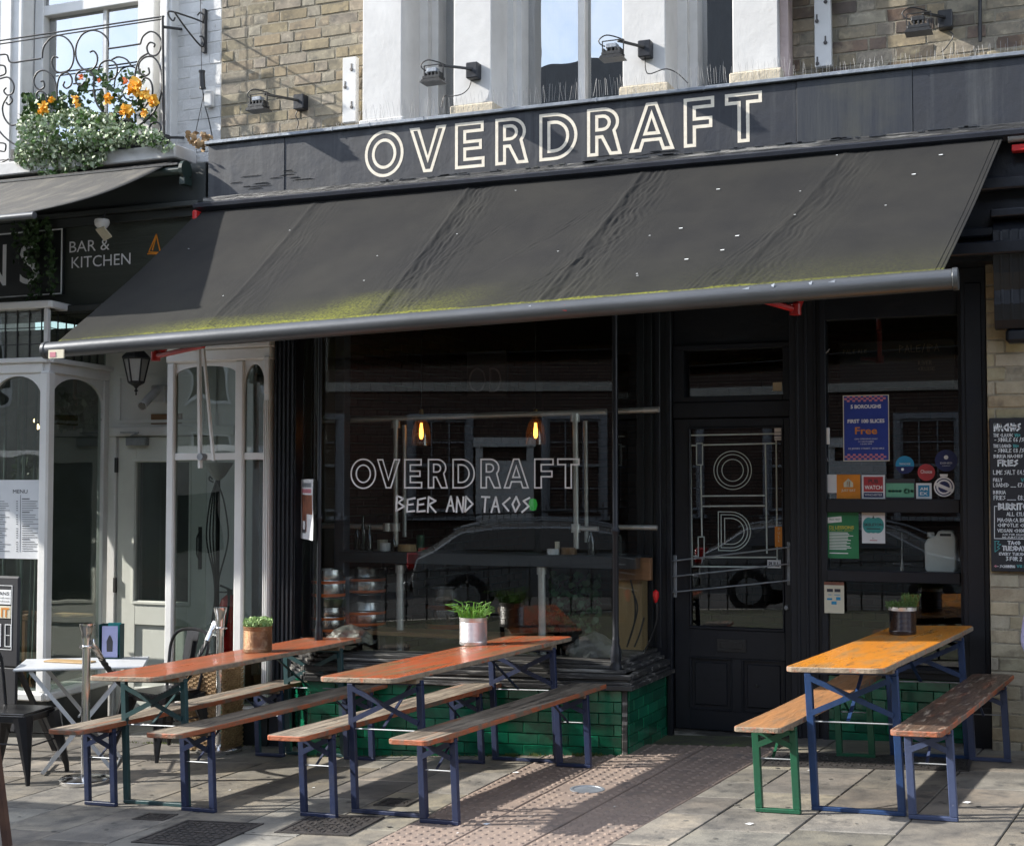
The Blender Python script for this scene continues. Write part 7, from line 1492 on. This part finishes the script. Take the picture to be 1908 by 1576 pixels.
for k, (px, pb) in enumerate(((785, 830), (998, 828))):
    q = P(px, 800, 9.75); t = thing('pendant_lamp', ('left' if k == 0 else 'right') + ' of the two glowing glass pendants above the window word ' + ('between V and E' if k == 0 else 'between A and F'), 'pendant lamp', q, 'pendant lamps in the bar window')
    zb6 = P(px, pb, 9.75).z; zt6 = P(px, 778, 9.75).z; hh = zt6 - zb6; R_ = .078
    m = MB(); m.lathe([(R_, 0), (R_ * .97, hh * .3), (R_ * .85, hh * .6), (R_ * .6, hh * .86), (R_ * .3, hh)], (q.x, q.y, zb6), 28); obj(m, 'shade', 'shade', t, smooth=True)
    m = MB(); m.lathe([(0, hh + .07), (.018, hh + .06), (.022, hh), (.03, hh - .01), (.022, hh - .04), (0, hh - .04)], (q.x, q.y, zb6), 14); obj(m, 'cap', 'brass', t, smooth=True)
    m = MB(); m.lathe([(0, hh * .22), (.010, hh * .24), (.017, hh * .36), (.016, hh * .52), (.010, hh * .70), (.009, hh * .8), (0, hh * .8)], (q.x, q.y, zb6), 14); obj(m, 'bulb', 'fil', t, smooth=True)
    m = MB(); m.tube([(q.x, q.y, zb6 + hh + .06), (q.x, q.y, 3.15)], .004, 5); obj(m, 'flex', 'cable', t)
def keg(label, px, py0, py1, Y, r=.17):
    p = P(px, py1, Y); h = P(px, py0, Y).z - p.z
    t = thing('beer_keg', label, 'keg', p, 'steel kegs behind the bay window'); m = MB()
    m.lathe([(0, .02), (r * .9, 0), (r * .95, .04), (r, h * .2), (r * .97, h * .22), (r, h * .25), (r, h * .7), (r * .97, h * .73), (r, h * .76), (r * .95, h * .9), (r * .93, h), (r * .88, h), (r * .86, h * .9), (0, h * .88)], p, 30); b = obj(m, 'body', 'keg', t, smooth=True)
    for z in (.27, .62): m = MB(); m.lathe([(r * 1.003, h * z), (r * 1.006, h * (z + .01)), (r * 1.006, h * (z + .07)), (r * 1.003, h * (z + .08))], p, 30); obj(m, 'orange_band', 'kego', b, smooth=True)
    return p, h
keg('upper steel keg with orange bands behind the left column of the bay', 612, 1060, 1128, 9.2, .13); keg('lower steel keg with orange bands behind the left column', 612, 1130, 1190, 9.2, .13)
keg('steel keg with orange bands right of the grey post, upper', 680, 1058, 1118, 9.55, .16); keg('steel keg with orange bands right of the grey post, lower', 680, 1120, 1178, 9.55, .16)
keg('dim steel keg in the dark behind the ribbed tin', 832, 1095, 1195, 10.2, .17)
# bottles and jars on the shelf
ztop = a.z
for (px, h, r, m_, lab) in ((665, .20, .03, 'bottle', 'dark bottle at the left end of the bar shelf'), (681, .26, .026, 'bottle', 'tall bottle with thin neck near the left end of the shelf'), (693, .19, .03, 'bottle', 'short green bottle left of the candle tin on the shelf'), (708, .08, .04, 'pcream', 'cream ribbed jar on the bar shelf'), (722, .06, .04, 'vinyl', 'white low jar on the bar shelf'), (735, .13, .02, 'bottle', 'clear slim bottle beside the white jar'), (762, .05, .07, 'lightwood', 'wooden bowl on the bar shelf'), (778, .12, .03, 'greenm', 'green bottle leaning at the shelf middle'), (1040, .09, .018, 'pcream', 'pale bottle at the right end of the shelf'), (1060, .05, .06, 'rust', 'brown box at the right end of the shelf'), (1100, .2, .03, 'bottle', 'clear tall bottle right of the shelf'), (1035, .04, .045, 'vinyl', 'white dish at the right end of the shelf')):
    p = P(px, 1025, IY); m = MB(); pr = [(0, 0), (r, 0), (r, h * .55), (r * .4, h * .75), (r * .35, h), (0, h)] if m_ == 'bottle' else [(0, 0), (r, 0), (r, h), (r * .9, h), (0, h * .9)]
    m.lathe(pr, (p.x, IY + rnd(-.05, .05), ztop + .001), 14); tag(reorigin(obj(m, 'bottle' if m_ in ('bottle', 'greenm') else 'jar', m_, smooth=True)), lab, 'bottle' if m_ in ('bottle', 'greenm') else 'jar')
# plywood cabinet, bench, plant, rag heap, cables
p0, p1 = P(1152, 1038, 9.42), P(1201, 1224, 9.42); m = MB(); m.box(p0.x, p1.x, 9.36, 9.5, p1.z, p0.z, .004); pl_ = tag(reorigin(obj(m, 'plywood_box', 'lightwood')), 'pale plywood box behind the right side pane of the bay', 'box')
m = MB(); m.box(p0.x - .0, P(1215, 1060, 9.34).x, 9.30, 9.355, P(1180, 1080, 9.34).z, P(1180, 1038, 9.34).z, .004); tag(reorigin(obj(m, 'shelf_end', 'oak')), 'brown board on top of the plywood box', 'board')
t = thing('cable_loops', 'black cables looping down in front of the plywood box', 'cable', P(1190, 1150, 9.28))
for s in ([(1175, 1080), (1183, 1120), (1182, 1160), (1170, 1200)], [(1178, 1100), (1187, 1125), (1185, 1150), (1168, 1205)], [(1222, 1110), (1224, 1150), (1212, 1190), (1195, 1222)], [(1200, 1150), (1192, 1180), (1182, 1205)]): m = MB(); m.tube(cat_rom([P(x, y, 9.28) for x, y in s]), .006, 6); obj(m, 'cable', 'cable', t)
m = MB(); p = P(1222, 1110, 9.28); m.lathe([(0, -.05), (.012, -.04), (.022, 0), (.02, .03), (0, .045)], p, 12); obj(m, 'red_plug', 'extred', t, smooth=True)
t = thing('indoor_bench', 'brown timber bench inside the bay window', 'bench', P(860, 1190, 9.3)); a_, b_ = P(690, 1172, 9.2), P(1015, 1165, 9.2); m = MB(); m.box(a_.x, b_.x, 9.1, 9.4, a_.z - .03, a_.z, .004); obj(m, 'seat', 'oak', t)
for x in (a_.x + .1, b_.x - .1): m = MB(); m.box(x, x + .05, 9.15, 9.35, -.25, a_.z - .031, .003); obj(m, 'leg', 'black', t)
t = thing('indoor_plant', 'green fern in the dark of the bar right of the pale pipe', 'plant', P(1070, 1200, 9.5)); m = MB()
for k in range(260): leafq(m, P(rnd(1018, 1118), rnd(1070, 1175), rnd(9.35, 9.7)), rnd(.015, .04))
obj(m, 'fronds', mat('fern_leaf', (.02, .09, .03), (.015, .06, .02), sc=9, rough=.5), t, kind='stuff'); q = P(1070, 1210, 9.5); m = MB(); m.lathe([(0, 0), (.09, 0), (.12, .18), (.11, .18), (0, .16)], q, 14); obj(m, 'pot', 'black', t)
def heap(label, px0, px1, py0, py1, Y, seed):
    c = P((px0 + px1) / 2, py1, Y); w = (P(px1, py1, Y).x - P(px0, py1, Y).x) / 2; h = P(px0, py0, Y).z - c.z; m = MB(); nu, nv = 40, 16; vs = []
    for j in range(nv + 1):
        for i in range(nu):
            a = 2 * math.pi * i / nu; v = j / nv; r = (1 - v ** 2.2) ; x = w * r * math.cos(a); y = .10 * r * math.sin(a); z = h * v; d = .03 * mnoise.noise((x * 14 + seed, y * 14, z * 14)) + .02 * mnoise.noise((x * 40, y * 40, z * 40 + seed)); vs.append((c.x + x * (1 + d * 4), c.y + y * (1 + d * 6), c.z + z + d * (1 - v)))
    m.add(vs, [(j * nu + i, j * nu + (i + 1) % nu, (j + 1) * nu + (i + 1) % nu, (j + 1) * nu + i) for j in range(nv) for i in range(nu)]); tag(reorigin(obj(m, 'cloth_heap', 'rag', smooth=True)), label, 'cloth')
heap('crumpled dark cover on the window sill behind the right column', 1056, 1160, 1172, 1226, 8.93, 1); heap('crumpled dark cover on the window sill behind the left table end', 607, 700, 1160, 1196, 8.72, 5)
m = MB(); q = P(1116, 1175, 8.95); m.lathe([(.06, 0), (.05, .02), (.035, .06), (.032, .9), (0, .9)], (q.x, q.y, q.z - .02), 14)
p = P(990, 937, 12.0); m = MB(); m.lathe([(0, -.06), (.03, -.05), (.045, 0), (.03, .05), (0, .06)], P(993, 940, 12.5), 12); tag(reorigin(obj(m, 'green_lamp', 'greenlit', smooth=True)), 'small green glow deep in the bar behind the word TACOS', 'lamp')
p0, p1 = P(872, 655, 10.4), P(946, 740, 10.4); m = MB(); m.box(p0.x, p1.x, 10.38, 10.42, p1.z, p0.z, .005); o = tag(reorigin(obj(m, 'neon_sign', 'board')), 'unlit dark sign with an O and D hanging high in the bar window', 'sign')
m = MB(); cc = P(889, 708, 10.37); r_ = .075; m.band([(cc.x + r_ * math.cos(k * .2), cc.z + r_ * 1.3 * math.sin(k * .2)) for k in range(31)], .012, 10.370, 10.377); c2_ = P(922, 708, 10.37); m.band([(c2_.x - .05, c2_.z - .1), (c2_.x - .05, c2_.z + .1)] + [(c2_.x - .02 + .075 * math.cos(math.radians(90 - k)), c2_.z + .1 * math.sin(math.radians(90 - k))) for k in range(0, 181, 15)], .012, 10.370, 10.377); obj(m, 'tubes', mat('unlit_tube', (.16, .15, .16), rough=.4), o)
# behind the right window: jerrycan, tap, adaptor
zsill = P(1665, 1066, SY + .1).z + .0
m = MB(); m.box(a0 - .02, a1 + .02, SY + .11, SY + .7, zsill - .04, zsill, .004); tag(reorigin(obj(m, 'inner_worktop', 'black')), 'dark worktop behind the right window carrying the jerrycan', 'worktop')
JY = SY + .22; x0, x1 = P(1725, 1040, JY).x, P(1783, 1040, JY).x; hz1 = P(1750, 988, JY).z; zb7 = zsill + .001; w_ = x1 - x0; h_ = hz1 - zb7
t = thing('jerrycan', 'milky white plastic jerrycan behind the right window', 'jerrycan', ((x0 + x1) / 2, JY, zb7))
m = MB(); out = [(x0 + .02, zb7), (x1 - .02, zb7), (x1, zb7 + .02), (x1, hz1 - .05), (x1 - .02, hz1), (x0 + w_ * .45, hz1), (x0 + w_ * .36, hz1 - .035), (x0 + .02, hz1 - .05), (x0, hz1 - .09), (x0, zb7 + .02)]; m.prism(out, JY - .07, JY + .07); obj(m, 'body', 'plastic', t, bev=.01, smooth=True)
m = MB(); m.lathe([(0, 0), (.024, 0), (.024, .028), (.02, .032), (0, .032)], (x0 + w_ * .17, JY, hz1 - .045), 16); obj(m, 'cap', 'vinyl', t, smooth=True)
m = MB(); m.prism([(x0 + w_ * .5, hz1 - .035), (x0 + w_ * .85, hz1 - .035), (x0 + w_ * .85, hz1 - .018), (x0 + w_ * .5, hz1 - .018)], JY - .0715, JY - .070); obj(m, 'grip_hole', 'ink', t)
q = P(1681, 1065, JY); t = thing('tap', 'chrome mixer tap behind the middle right pane', 'tap', (q.x, JY, zsill)); m = MB(); m.lathe([(0, 0), (.016, 0), (.012, .06), (.006, .09), (.004, .26), (0, .26)], (q.x, JY, zsill), 12); obj(m, 'body', 'chrome', t, smooth=True)
m = MB(); m.tube([(q.x - .06, JY, zsill + .05), (q.x + .06, JY, zsill + .05)], .005, 8); obj(m, 'handle', 'chrome', t)
t = thing('power_adaptor', 'white cable with an inline adaptor hanging inside the right window', 'cable', P(1541, 820, SY + .03)); m = MB(); m.tube(cat_rom([P(x, y, SY + .032) for x, y in ((1546, 650), (1537, 665), (1536, 700), (1538, 740), (1537, 770), (1540, 795))]), .003, 5); m.tube(cat_rom([P(x, y, SY + .032) for x, y in ((1540, 830), (1539, 845), (1543, 860))]), .003, 5); obj(m, 'cable', 'cablew', t)
m = MB(); p0, p1 = P(1536, 797, SY + .03), P(1546, 828, SY + .03); m.box(p0.x, p1.x, SY + .02, SY + .038, p1.z, p0.z, .004); obj(m, 'adaptor', 'plastic', t)
m = MB(); p = P(1610, 990, 11.5)
t = thing('chalk_beer_list', 'dark beer list board with faint words PALE/IPA and RIVER CRUISE deep inside', 'menu board', P(1690, 650, 9.9)); p0, p1 = P(1565, 640, 9.9), P(1780, 720, 9.9); m = MB(); m.box(p0.x, p1.x, 9.88, 9.9, p1.z, p0.z); bb = obj(m, 'board', 'board', t)
m = MB(); p0 = P(1676, 657, 9.87); scribble(m, 'PALE/IPA', p0.x, p0.z, .05, .005, 9.872, 9.875); p0 = P(1711, 680, 9.87); scribble(m, 'RIVER', p0.x, p0.z, .028, .003, 9.872, 9.875); p0 = P(1711, 691, 9.87); scribble(m, 'CRUISE', p0.x, p0.z, .028, .003, 9.872, 9.875); scribble(m, 'PALE ALE', P(1571, 660, 9.87).x, P(1571, 660, 9.87).z, .03, .003, 9.872, 9.875); obj(m, 'chalk_lettering', mat('dim_chalk', (.25, .2, .16), rough=.9), bb)

# ------------------------------------------------------------------ person at the right edge
def person():
    b = P(1925, 1400, 8.55); x = P(1960, 1100, 8.55).x + .115; g0 = gz(x)
    t = thing('person', 'person in a lavender patterned sleeve sitting at the right edge by the brick pier', 'person', (x, 8.55, g0))
    J = {'pel': (0, 0, .53), 'che': (0, .01, .87), 'nek': (0, 0, 1.05), 'hed': (0, 0, 1.17), 'top': (0, 0, 1.29), 'sl': (-.17, 0, .97), 'el': (-.225, .0, .70), 'wl': (-.12, -.20, .66), 'sr': (.17, 0, .97), 'er': (.23, .02, .71), 'wr': (.16, -.20, .66),
         'hl': (-.09, -.02, .51), 'kl': (-.11, -.43, .50), 'al': (-.11, -.42, .09), 'tl': (-.12, -.57, .035), 'hr': (.09, -.02, .51), 'kr': (.11, -.43, .50), 'ar': (.11, -.42, .09), 'tr': (.12, -.57, .035)}
    R_ = {'pel': .13, 'che': .14, 'nek': .055, 'hed': .085, 'top': .07, 'sl': .07, 'el': .052, 'wl': .035, 'sr': .07, 'er': .052, 'wr': .035, 'hl': .095, 'kl': .06, 'al': .045, 'tl': .035, 'hr': .095, 'kr': .06, 'ar': .045, 'tr': .035}
    E_ = [('pel', 'che'), ('che', 'nek'), ('nek', 'hed'), ('hed', 'top'), ('che', 'sl'), ('sl', 'el'), ('el', 'wl'), ('che', 'sr'), ('sr', 'er'), ('er', 'wr'), ('pel', 'hl'), ('hl', 'kl'), ('kl', 'al'), ('al', 'tl'), ('pel', 'hr'), ('hr', 'kr'), ('kr', 'ar'), ('ar', 'tr')]
    fing = []
    for side, w in (('l', 'wl'), ('r', 'wr')):
        c = Vector(J[w]); d = Vector((.5 if side == 'l' else -.3, -.6, -.25)).normalized(); s = d.cross(Vector((0, 0, 1))).normalized(); J['p' + side] = tuple(c + d * .07); R_['p' + side] = .026; E_.append((w, 'p' + side))
        for k in range(4):
            a = 'f%s%d' % (side, k); J[a] = tuple(c + d * .085 + s * (k - 1.5) * .019); J[a + 'b'] = tuple(c + d * (.12 + .006 * (1 if k in (1, 2) else 0)) + s * (k - 1.5) * .02 + Vector((0, 0, -.012))); J[a + 'c'] = tuple(c + d * .135 + s * (k - 1.5) * .02 + Vector((0, 0, -.035))); R_[a] = .010; R_[a + 'b'] = .009; R_[a + 'c'] = .007
            E_ += [('p' + side, a), (a, a + 'b'), (a + 'b', a + 'c')]
        J['u' + side] = tuple(c + d * .06 + Vector((0, 0, .035))); J['v' + side] = tuple(c + d * .09 + Vector((0, 0, .03))); R_['u' + side] = .011; R_['v' + side] = .008; E_ += [('p' + side, 'u' + side), ('u' + side, 'v' + side)]
    ks = list(J); me = bpy.data.meshes.new('body'); me.from_pydata([J[k] for k in ks], [(ks.index(a), ks.index(c)) for a, c in E_], [])
    o = bpy.data.objects.new('body', me); COL.objects.link(o); sk_ = o.modifiers.new('skin', 'SKIN'); lay = me.skin_vertices[0] if me.skin_vertices else None
    if lay is None:
        import bmesh
        bm = bmesh.new(); bm.from_mesh(me); bm.verts.layers.skin.verify(); bm.to_mesh(me); bm.free(); lay = me.skin_vertices[0]
    for i, k in enumerate(ks): lay.data[i].radius = (R_[k], R_[k] * (.75 if k in ('pel', 'che') else 1)); lay.data[i].use_root = (k == 'pel')
    ss = o.modifiers.new('sub', 'SUBSURF'); ss.levels = 2; ss.render_levels = 2
    dg = bpy.context.evaluated_depsgraph_get(); m2 = bpy.data.meshes.new_from_object(o.evaluated_get(dg)); bpy.data.objects.remove(o)
    m2.materials.clear(); m2.materials.append(K['skin']); m2.polygons.foreach_set('use_smooth', [True] * len(m2.polygons))
    B = bpy.data.objects.new('body', m2); COL.objects.link(B); B.parent = t
    def shell(name, mt, cond, push):
        vs = [v.co + v.normal * push for v in m2.vertices]; fs = [tuple(p.vertices) for p in m2.polygons if cond(p.center)]; mm_ = bpy.data.meshes.new(name); mm_.from_pydata([tuple(v) for v in vs], [], fs); mm_.materials.append(K[mt]); mm_.polygons.foreach_set('use_smooth', [True] * len(mm_.polygons)); s_ = bpy.data.objects.new(name, mm_); COL.objects.link(s_); s_.parent = t
    shell('shirt', 'sleeve', lambda c: .52 < c.z < 1.05 and (c.z > .60 or c.y > -.12) and c.y > -.17, .022); shell('trousers', 'denim', lambda c: .11 < c.z < .60 and abs(c.x) < .21 and not (c.y < -.13 and c.z > .585), .016); shell('shoes', 'black', lambda c: c.z < .12, .012); shell('hair', 'hair', lambda c: c.z > 1.21 or (c.z > 1.12 and c.y > .03), .014)
    m = MB(); m.v = []; 
    for ex in (-.03, .03):
        m = MB(); m.lathe([(0, -.009), (.009, -.004), (.011, 0), (.009, .005), (0, .009)], (ex, -.078, 1.185), 10, ax='Y'); obj(m, 'eye', 'ink', t, local=True, smooth=True)
    m = MB(); m.prism([(-.012, 1.15), (.012, 1.15), (.004, 1.19), (-.004, 1.19)], -.105, -.07); obj(m, 'nose', 'skin', t, local=True, bev=.004)
    m = MB(); m.box(-.022, .022, -.090, -.075, 1.125, 1.132, .003); obj(m, 'mouth', 'ppink', t, local=True)
    for ex in (-1, 1): m = MB(); m.lathe([(0, -.004), (.02, 0), (.016, .006), (0, .006)], (ex * .088, .0, 1.17), 10, ax='Y'); obj(m, 'ear', 'skin', t, local=True, smooth=True)
person()
_x = P(1960, 1100, 8.55).x + .115; chair('dark steel chair just off the right edge under the person in lavender', (_x, 8.55, gz(_x)), 0, seat=.41)

# ------------------------------------------------------------------ across the street (mirrored in the windows) 
def sash(parent, x0, x1, z0, z1, Y, cols, rows):
    m = MB(); f = .09; m.box(x0 - .14, x0, Y, Y + .1, z0 - .1, z1 + .12); m.box(x1, x1 + .14, Y, Y + .1, z0 - .1, z1 + .12); m.box(x0, x1, Y, Y + .1, z1, z1 + .12); m.box(x0 - .2, x1 + .2, Y, Y + .18, z0 - .18, z0 - .101)
    m.box(x0, x0 + .05, Y - .02, Y + .04, z0, z1); m.box(x1 - .05, x1, Y - .02, Y + .04, z0, z1); m.box(x0 + .05, x1 - .05, Y - .02, Y + .045, (z0 + z1) / 2 - .03, (z0 + z1) / 2 + .03); m.box(x0 + .05, x1 - .05, Y - .02, Y + .04, z0, z0 + .06); m.box(x0 + .05, x1 - .05, Y - .02, Y + .04, z1 - .06, z1)
    for c in range(1, cols): x = x0 + (x1 - x0) * c / cols; m.box(x - .013, x + .013, Y - .01, Y + .03, z0 + .06, z1 - .06)
    for r in range(1, rows):
        z = z0 + (z1 - z0) * r / rows
        if abs(z - (z0 + z1) / 2) > .1: m.box(x0 + .05, x1 - .05, Y - .011, Y + .031, z - .013, z + .013)
    w = obj(m, 'window', 'housewhite', parent); m = MB(); m.box(x0 + .05, x1 - .05, Y - .03, Y - .025, z0, z1); obj(m, 'pane', 'lens', w)
opp = thing('brick_house', 'red brick house with white sash windows across the street, mirrored in the pub glass', 'building', (-3, -12.3, -.3))
m = MB(); m.box(-16, 9, -13, -12, -1, 8.9); obj(m, 'wall', 'redbrick', opp)
m = MB()
for k in range(124): m.box(-16, 9, -12.001, -11.996, -.6 + k * .075, -.6 + k * .075 + .008)
obj(m, 'mortar_course', 'mortar', opp, kind='stuff')
m = MB(); m.box(-16.2, 9.2, -12.25, -11.7, 8.9, 9.15, .02); m.box(-16, 9, -11.98, -11.94, 3.6, 3.8, .01); obj(m, 'cornice', 'stone', opp)
m = MB(); m.prism([(-16.2, 9.15), (9.2, 9.15), (7.5, 12.3), (-14.5, 12.3)], -15.5, -14.0); 
for cx_, hh_, w_ in ((-9.6, 15.5, 3.0), (-17.5, 15.5, 4.0), (2, 13.5, 1.0)): m.box(cx_, cx_ + w_, -15.3, -14.1, 10, hh_)
obj(m, 'roof', 'slate', opp)
for x in (-14.4, -12.0, -9.4, -6.6, -3.7, -.9, 1.9, 4.7, 7.2): sash(opp, x, x + 1.15, 1.0, 3.0, -12, 3, 4); sash(opp, x, x + 1.15, 4.6, 6.5, -12, 3, 4); sash(opp, x, x + 1.1, 7.2, 8.6, -12, 3, 4)
for x in (-5.1, .55): m = MB(); m.box(x, x + .95, -12, -11.93, -.3, 2.1); m.box(x - .15, x, -12, -11.9, -.3, 2.4); m.box(x + .95, x + 1.1, -12, -11.9, -.3, 2.4); m.box(x - .2, x + 1.15, -12, -11.85, 2.4, 2.6); obj(m, 'door', 'white' if x < 0 else 'sage', opp)
def terrace(label, x0, x1, y0, y1, h, mt, face, n, fl=3):
    t = thing('street_building', label, 'building', ((x0 + x1) / 2, (y0 + y1) / 2, -1)); m = MB(); m.box(x0, x1, y0, y1, -3, h); obj(m, 'wall', mt, t)
    m = MB(); m.box(x0 - .1, x1 + .1, y0 - .1, y1 + .1, h, h + .25); m.box(x0 + 1, x1 - 1, y0 + 1, y1 - 1, h + .25, h + 1.2); obj(m, 'roof', 'slate', t)
    for r in range(fl):
        for k in range(n):
            z = .9 + r * 2.9
            if face == 'Y': x = x0 + (x1 - x0) * (k + .5) / n; w = MB(); w.box(x - .65, x + .65, y1, y1 + .05, z - .12, z + 1.9); o = obj(w, 'window', 'white', t); g = MB(); g.box(x - .55, x + .55, y1 + .051, y1 + .056, z, z + 1.78); obj(g, 'pane', 'lens', o)
            elif face == 'y': x = x0 + (x1 - x0) * (k + .5) / n; w = MB(); w.box(x - .65, x + .65, y0 - .05, y0, z - .12, z + 1.9); o = obj(w, 'window', 'white', t); g = MB(); g.box(x - .55, x + .55, y0 - .056, y0 - .051, z, z + 1.78); obj(g, 'pane', 'lens', o)
            else: y = y0 + (y1 - y0) * (k + .5) / n; w = MB(); w.box(x1, x1 + .05, y - .65, y + .65, z - .12, z + 1.9); o = obj(w, 'window', 'white', t); g = MB(); g.box(x1 + .051, x1 + .056, y - .55, y + .55, z, z + 1.78); obj(g, 'pane', 'lens', o)
terrace('pale stone terrace further left across the street, mirrored in the left bay', -34, -16.3, -20, -11.6, 9.5, 'stone', 'Y', 7)
terrace('dark brick terrace far left across the street', -58, -34.2, -20, -11.8, 8.5, 'redbrick', 'Y', 9)
terrace('brick terrace further right across the street', 9.4, 34, -20, -11.9, 9.2, 'redbrick', 'Y', 9)
terrace('terrace continuing the restaurant side of the street to the left', -40, -14.1, 9.5, 16, 8.5, 'stone', 'y', 10)
terrace('terrace continuing the pub side of the street to the right', 4.1, 30, 9.5, 16, 8.5, 'redbrick', 'y', 10)
terrace('tall house closing the far left end of the street', -75, -66, -12, 12, 11, 'stone', 'X', 8)
rl_ = thing('street_railing', 'black spiked iron railing across the street, mirrored low in the bay glass', 'railing', (-3, -10.8, -.2)); m = MB()
for z in (.25, 1.0): m.tube([(-14, -10.8, z - .64 + .2), (8, -10.8, z + .37 + .2)], .02, 6)
for k in range(150): x = -14 + k * .147; m.tube([(x, -10.8, gz(x) + .0), (x, -10.8, gz(x) + 1.22)], .011, 5); m.lathe([(0, 0), (.02, .03), (.018, .06), (0, .13)], (x, -10.8, gz(x) + 1.22), 6)
obj(m, 'bars', 'black', rl_, kind='stuff')
kr = thing('kerb_railing', 'low black iron railing with knobbed bars, mirrored across the car in the bay glass', 'railing', (-4, -.85, gz(-4))); m = MB()
m.tube([(-7.5, -.85, gz(-7.5) + .66), (-2.0, -.85, gz(-2.0) + .66)], .014, 6); obj(m, 'top_rail', 'black', kr)
for k in range(20):
    x = -7.4 + k * .28; z = gz(x); m = MB(); m.lathe([(.012, 0), (.012, .18), (.028, .22), (.012, .26), (.012, .44), (.03, .48), (.012, .52), (.012, .66), (.026, .69), (.0, .76)], (x, -.85, z), 8); obj(m, 'baluster', 'black', kr, smooth=True)
def car(label, cx, cy, paint, name='parked_car', L=4.3):
    z0 = gz(cx) - .15; t = thing(name, label, 'car', (cx, cy, z0))
    prof = [(x, z if z < 1.03 else 1.0 + (z - 1.0) * .76) for x, z in [(-2.12, .35), (-2.15, .62), (-2.08, .92), (-1.85, 1.02), (-1.45, 1.38), (-.9, 1.47), (.1, 1.48), (.75, 1.38), (1.35, 1.0), (1.95, .84), (2.12, .62), (2.12, .35)]]
    vs = []; ny = 9; n = len(prof)
    for j in range(ny):
        v = -1 + 2 * j / (ny - 1)
        for x, z in prof:
            w = .88 if z < .95 else .88 - (z - .95) * .42; vs.append((cx + x * (1 - .04 * v * v), cy + v * w, z0 + z - .05 * abs(v) ** 4 * (z > .9)))
    fs = [(j * n + i, j * n + (i + 1) % n, (j + 1) * n + (i + 1) % n, (j + 1) * n + i) for j in range(ny - 1) for i in range(n)]; fs += [tuple(range(n)), tuple((ny - 1) * n + i for i in range(n - 1, -1, -1))]
    m = MB(); m.add(vs, fs); bd_ = obj(m, 'body', paint, t, smooth=True, bev=.02)
    for s in (-1, 1):
        for (pl_) in ([(-1.35, 1.0), (-1.12, 1.25), (-.35, 1.30), (-.35, 1.0)], [(-.28, 1.0), (-.28, 1.30), (.3, 1.28), (.95, 1.0)]):
            m = MB(); y0 = lambda z: cy + s * (.88 - max(0, z - .95) * .42 + .006); m.add([(cx + x, y0(z), z0 + z) for x, z in pl_] + [(cx + x, y0(z) - s * .02, z0 + z) for x, z in pl_], [(0, 1, 2, 3), (4, 5, 6, 7)] + [(i, (i + 1) % 4, (i + 1) % 4 + 4, i + 4) for i in range(4)]); obj(m, 'window', 'lens', bd_)
        for wx_ in (-1.3, 1.32):
            m = MB(); m.lathe([(0, -.11), (.31, -.11), (.33, -.08), (.33, .08), (.31, .11), (0, .11)], (cx + wx_, cy + s * .80, z0 + .33), 28, ax='Y'); w = obj(m, 'wheel', 'tyre', t, smooth=True); m = MB(); m.lathe([(0, s * .13 - .01), (.2, s * .12 - .01), (.2, s * .12), (0, s * .13)], (cx + wx_, cy + s * .80, z0 + .33), 20, ax='Y'); obj(m, 'rim', 'steel', w)
        m = MB(); m.box(cx - 2.14, cx - 1.98, cy + s * .62, cy + s * .84, z0 + .72, z0 + .95, .02); obj(m, 'tail_light', 'carlight', t); m = MB(); m.box(cx + 1.95, cx + 2.1, cy + s * .55, cy + s * .8, z0 + .62, z0 + .74, .02); obj(m, 'headlight', 'frost', t)
    m = MB(); m.box(cx - 2.2, cx - 2.1, cy - .8, cy + .8, z0 + .35, z0 + .55, .03); m.box(cx + 2.08, cx + 2.17, cy - .8, cy + .8, z0 + .35, z0 + .52, .03); obj(m, 'bumper', paint, t)
    for s in (-1, 1): m = MB(); m.tube(cat_rom([(cx - 1.5, cy + s * .70, z0 + 1.27), (cx - .9, cy + s * .66, z0 + 1.385), (cx + .1, cy + s * .66, z0 + 1.395), (cx + .8, cy + s * .70, z0 + 1.29), (cx + 1.35, cy + s * .82, z0 + 1.04)]), .015, 6); obj(m, 'roofline_glint', 'steel', t, smooth=True)  # bright tubes added to imitate the highlight along the roofline
    return t
car('silver-grey hatchback parked at the kerb behind the camera, mirrored in the bay glass', -3.35, -2.15, 'car'); car('second grey car parked along the kerb, mirrored at the left of the glass', -8.6, -2.2, 'car')
# tall unseen van, added to cast the shadow over the lower left pavement
vx1, vx0, vy1, vy0 = -7.55, -12.5, 5.62, 3.7; z0 = gz(-10); t = thing('shadow_van', 'white van added out of view at the left to cast the shadow on the lower left slabs', 'van', (-10, 4.7, z0))
m = MB(); m.box(vx0, vx1, vy0, vy1, z0 + .3, z0 + 2.42, .08); vb = obj(m, 'body', 'vanw', t); m = MB(); m.box(vx1 - 1.3, vx1 - .4, vy1, vy1 + .006, z0 + 1.4, z0 + 2.0, .002); m.box(vx1, vx1 + .006, vy0 + .2, vy1 - .2, z0 + 1.4, z0 + 2.1, .002); obj(m, 'window', 'lens', vb)
for x in (vx0 + .9, vx1 - .9):
    for y in (vy0 + .1, vy1 - .1): m = MB(); m.lathe([(0, -.11), (.33, -.11), (.34, 0), (.33, .11), (0, .11)], (x, y, gz(x) + .34), 24, ax='Y'); w = obj(m, 'wheel', 'tyre', t, smooth=True); m = MB(); m.lathe([(0, -.115), (.2, -.115), (.2, .115), (0, .115)], (x, y, gz(x) + .34), 16, ax='Y'); obj(m, 'rim', 'steel', w)
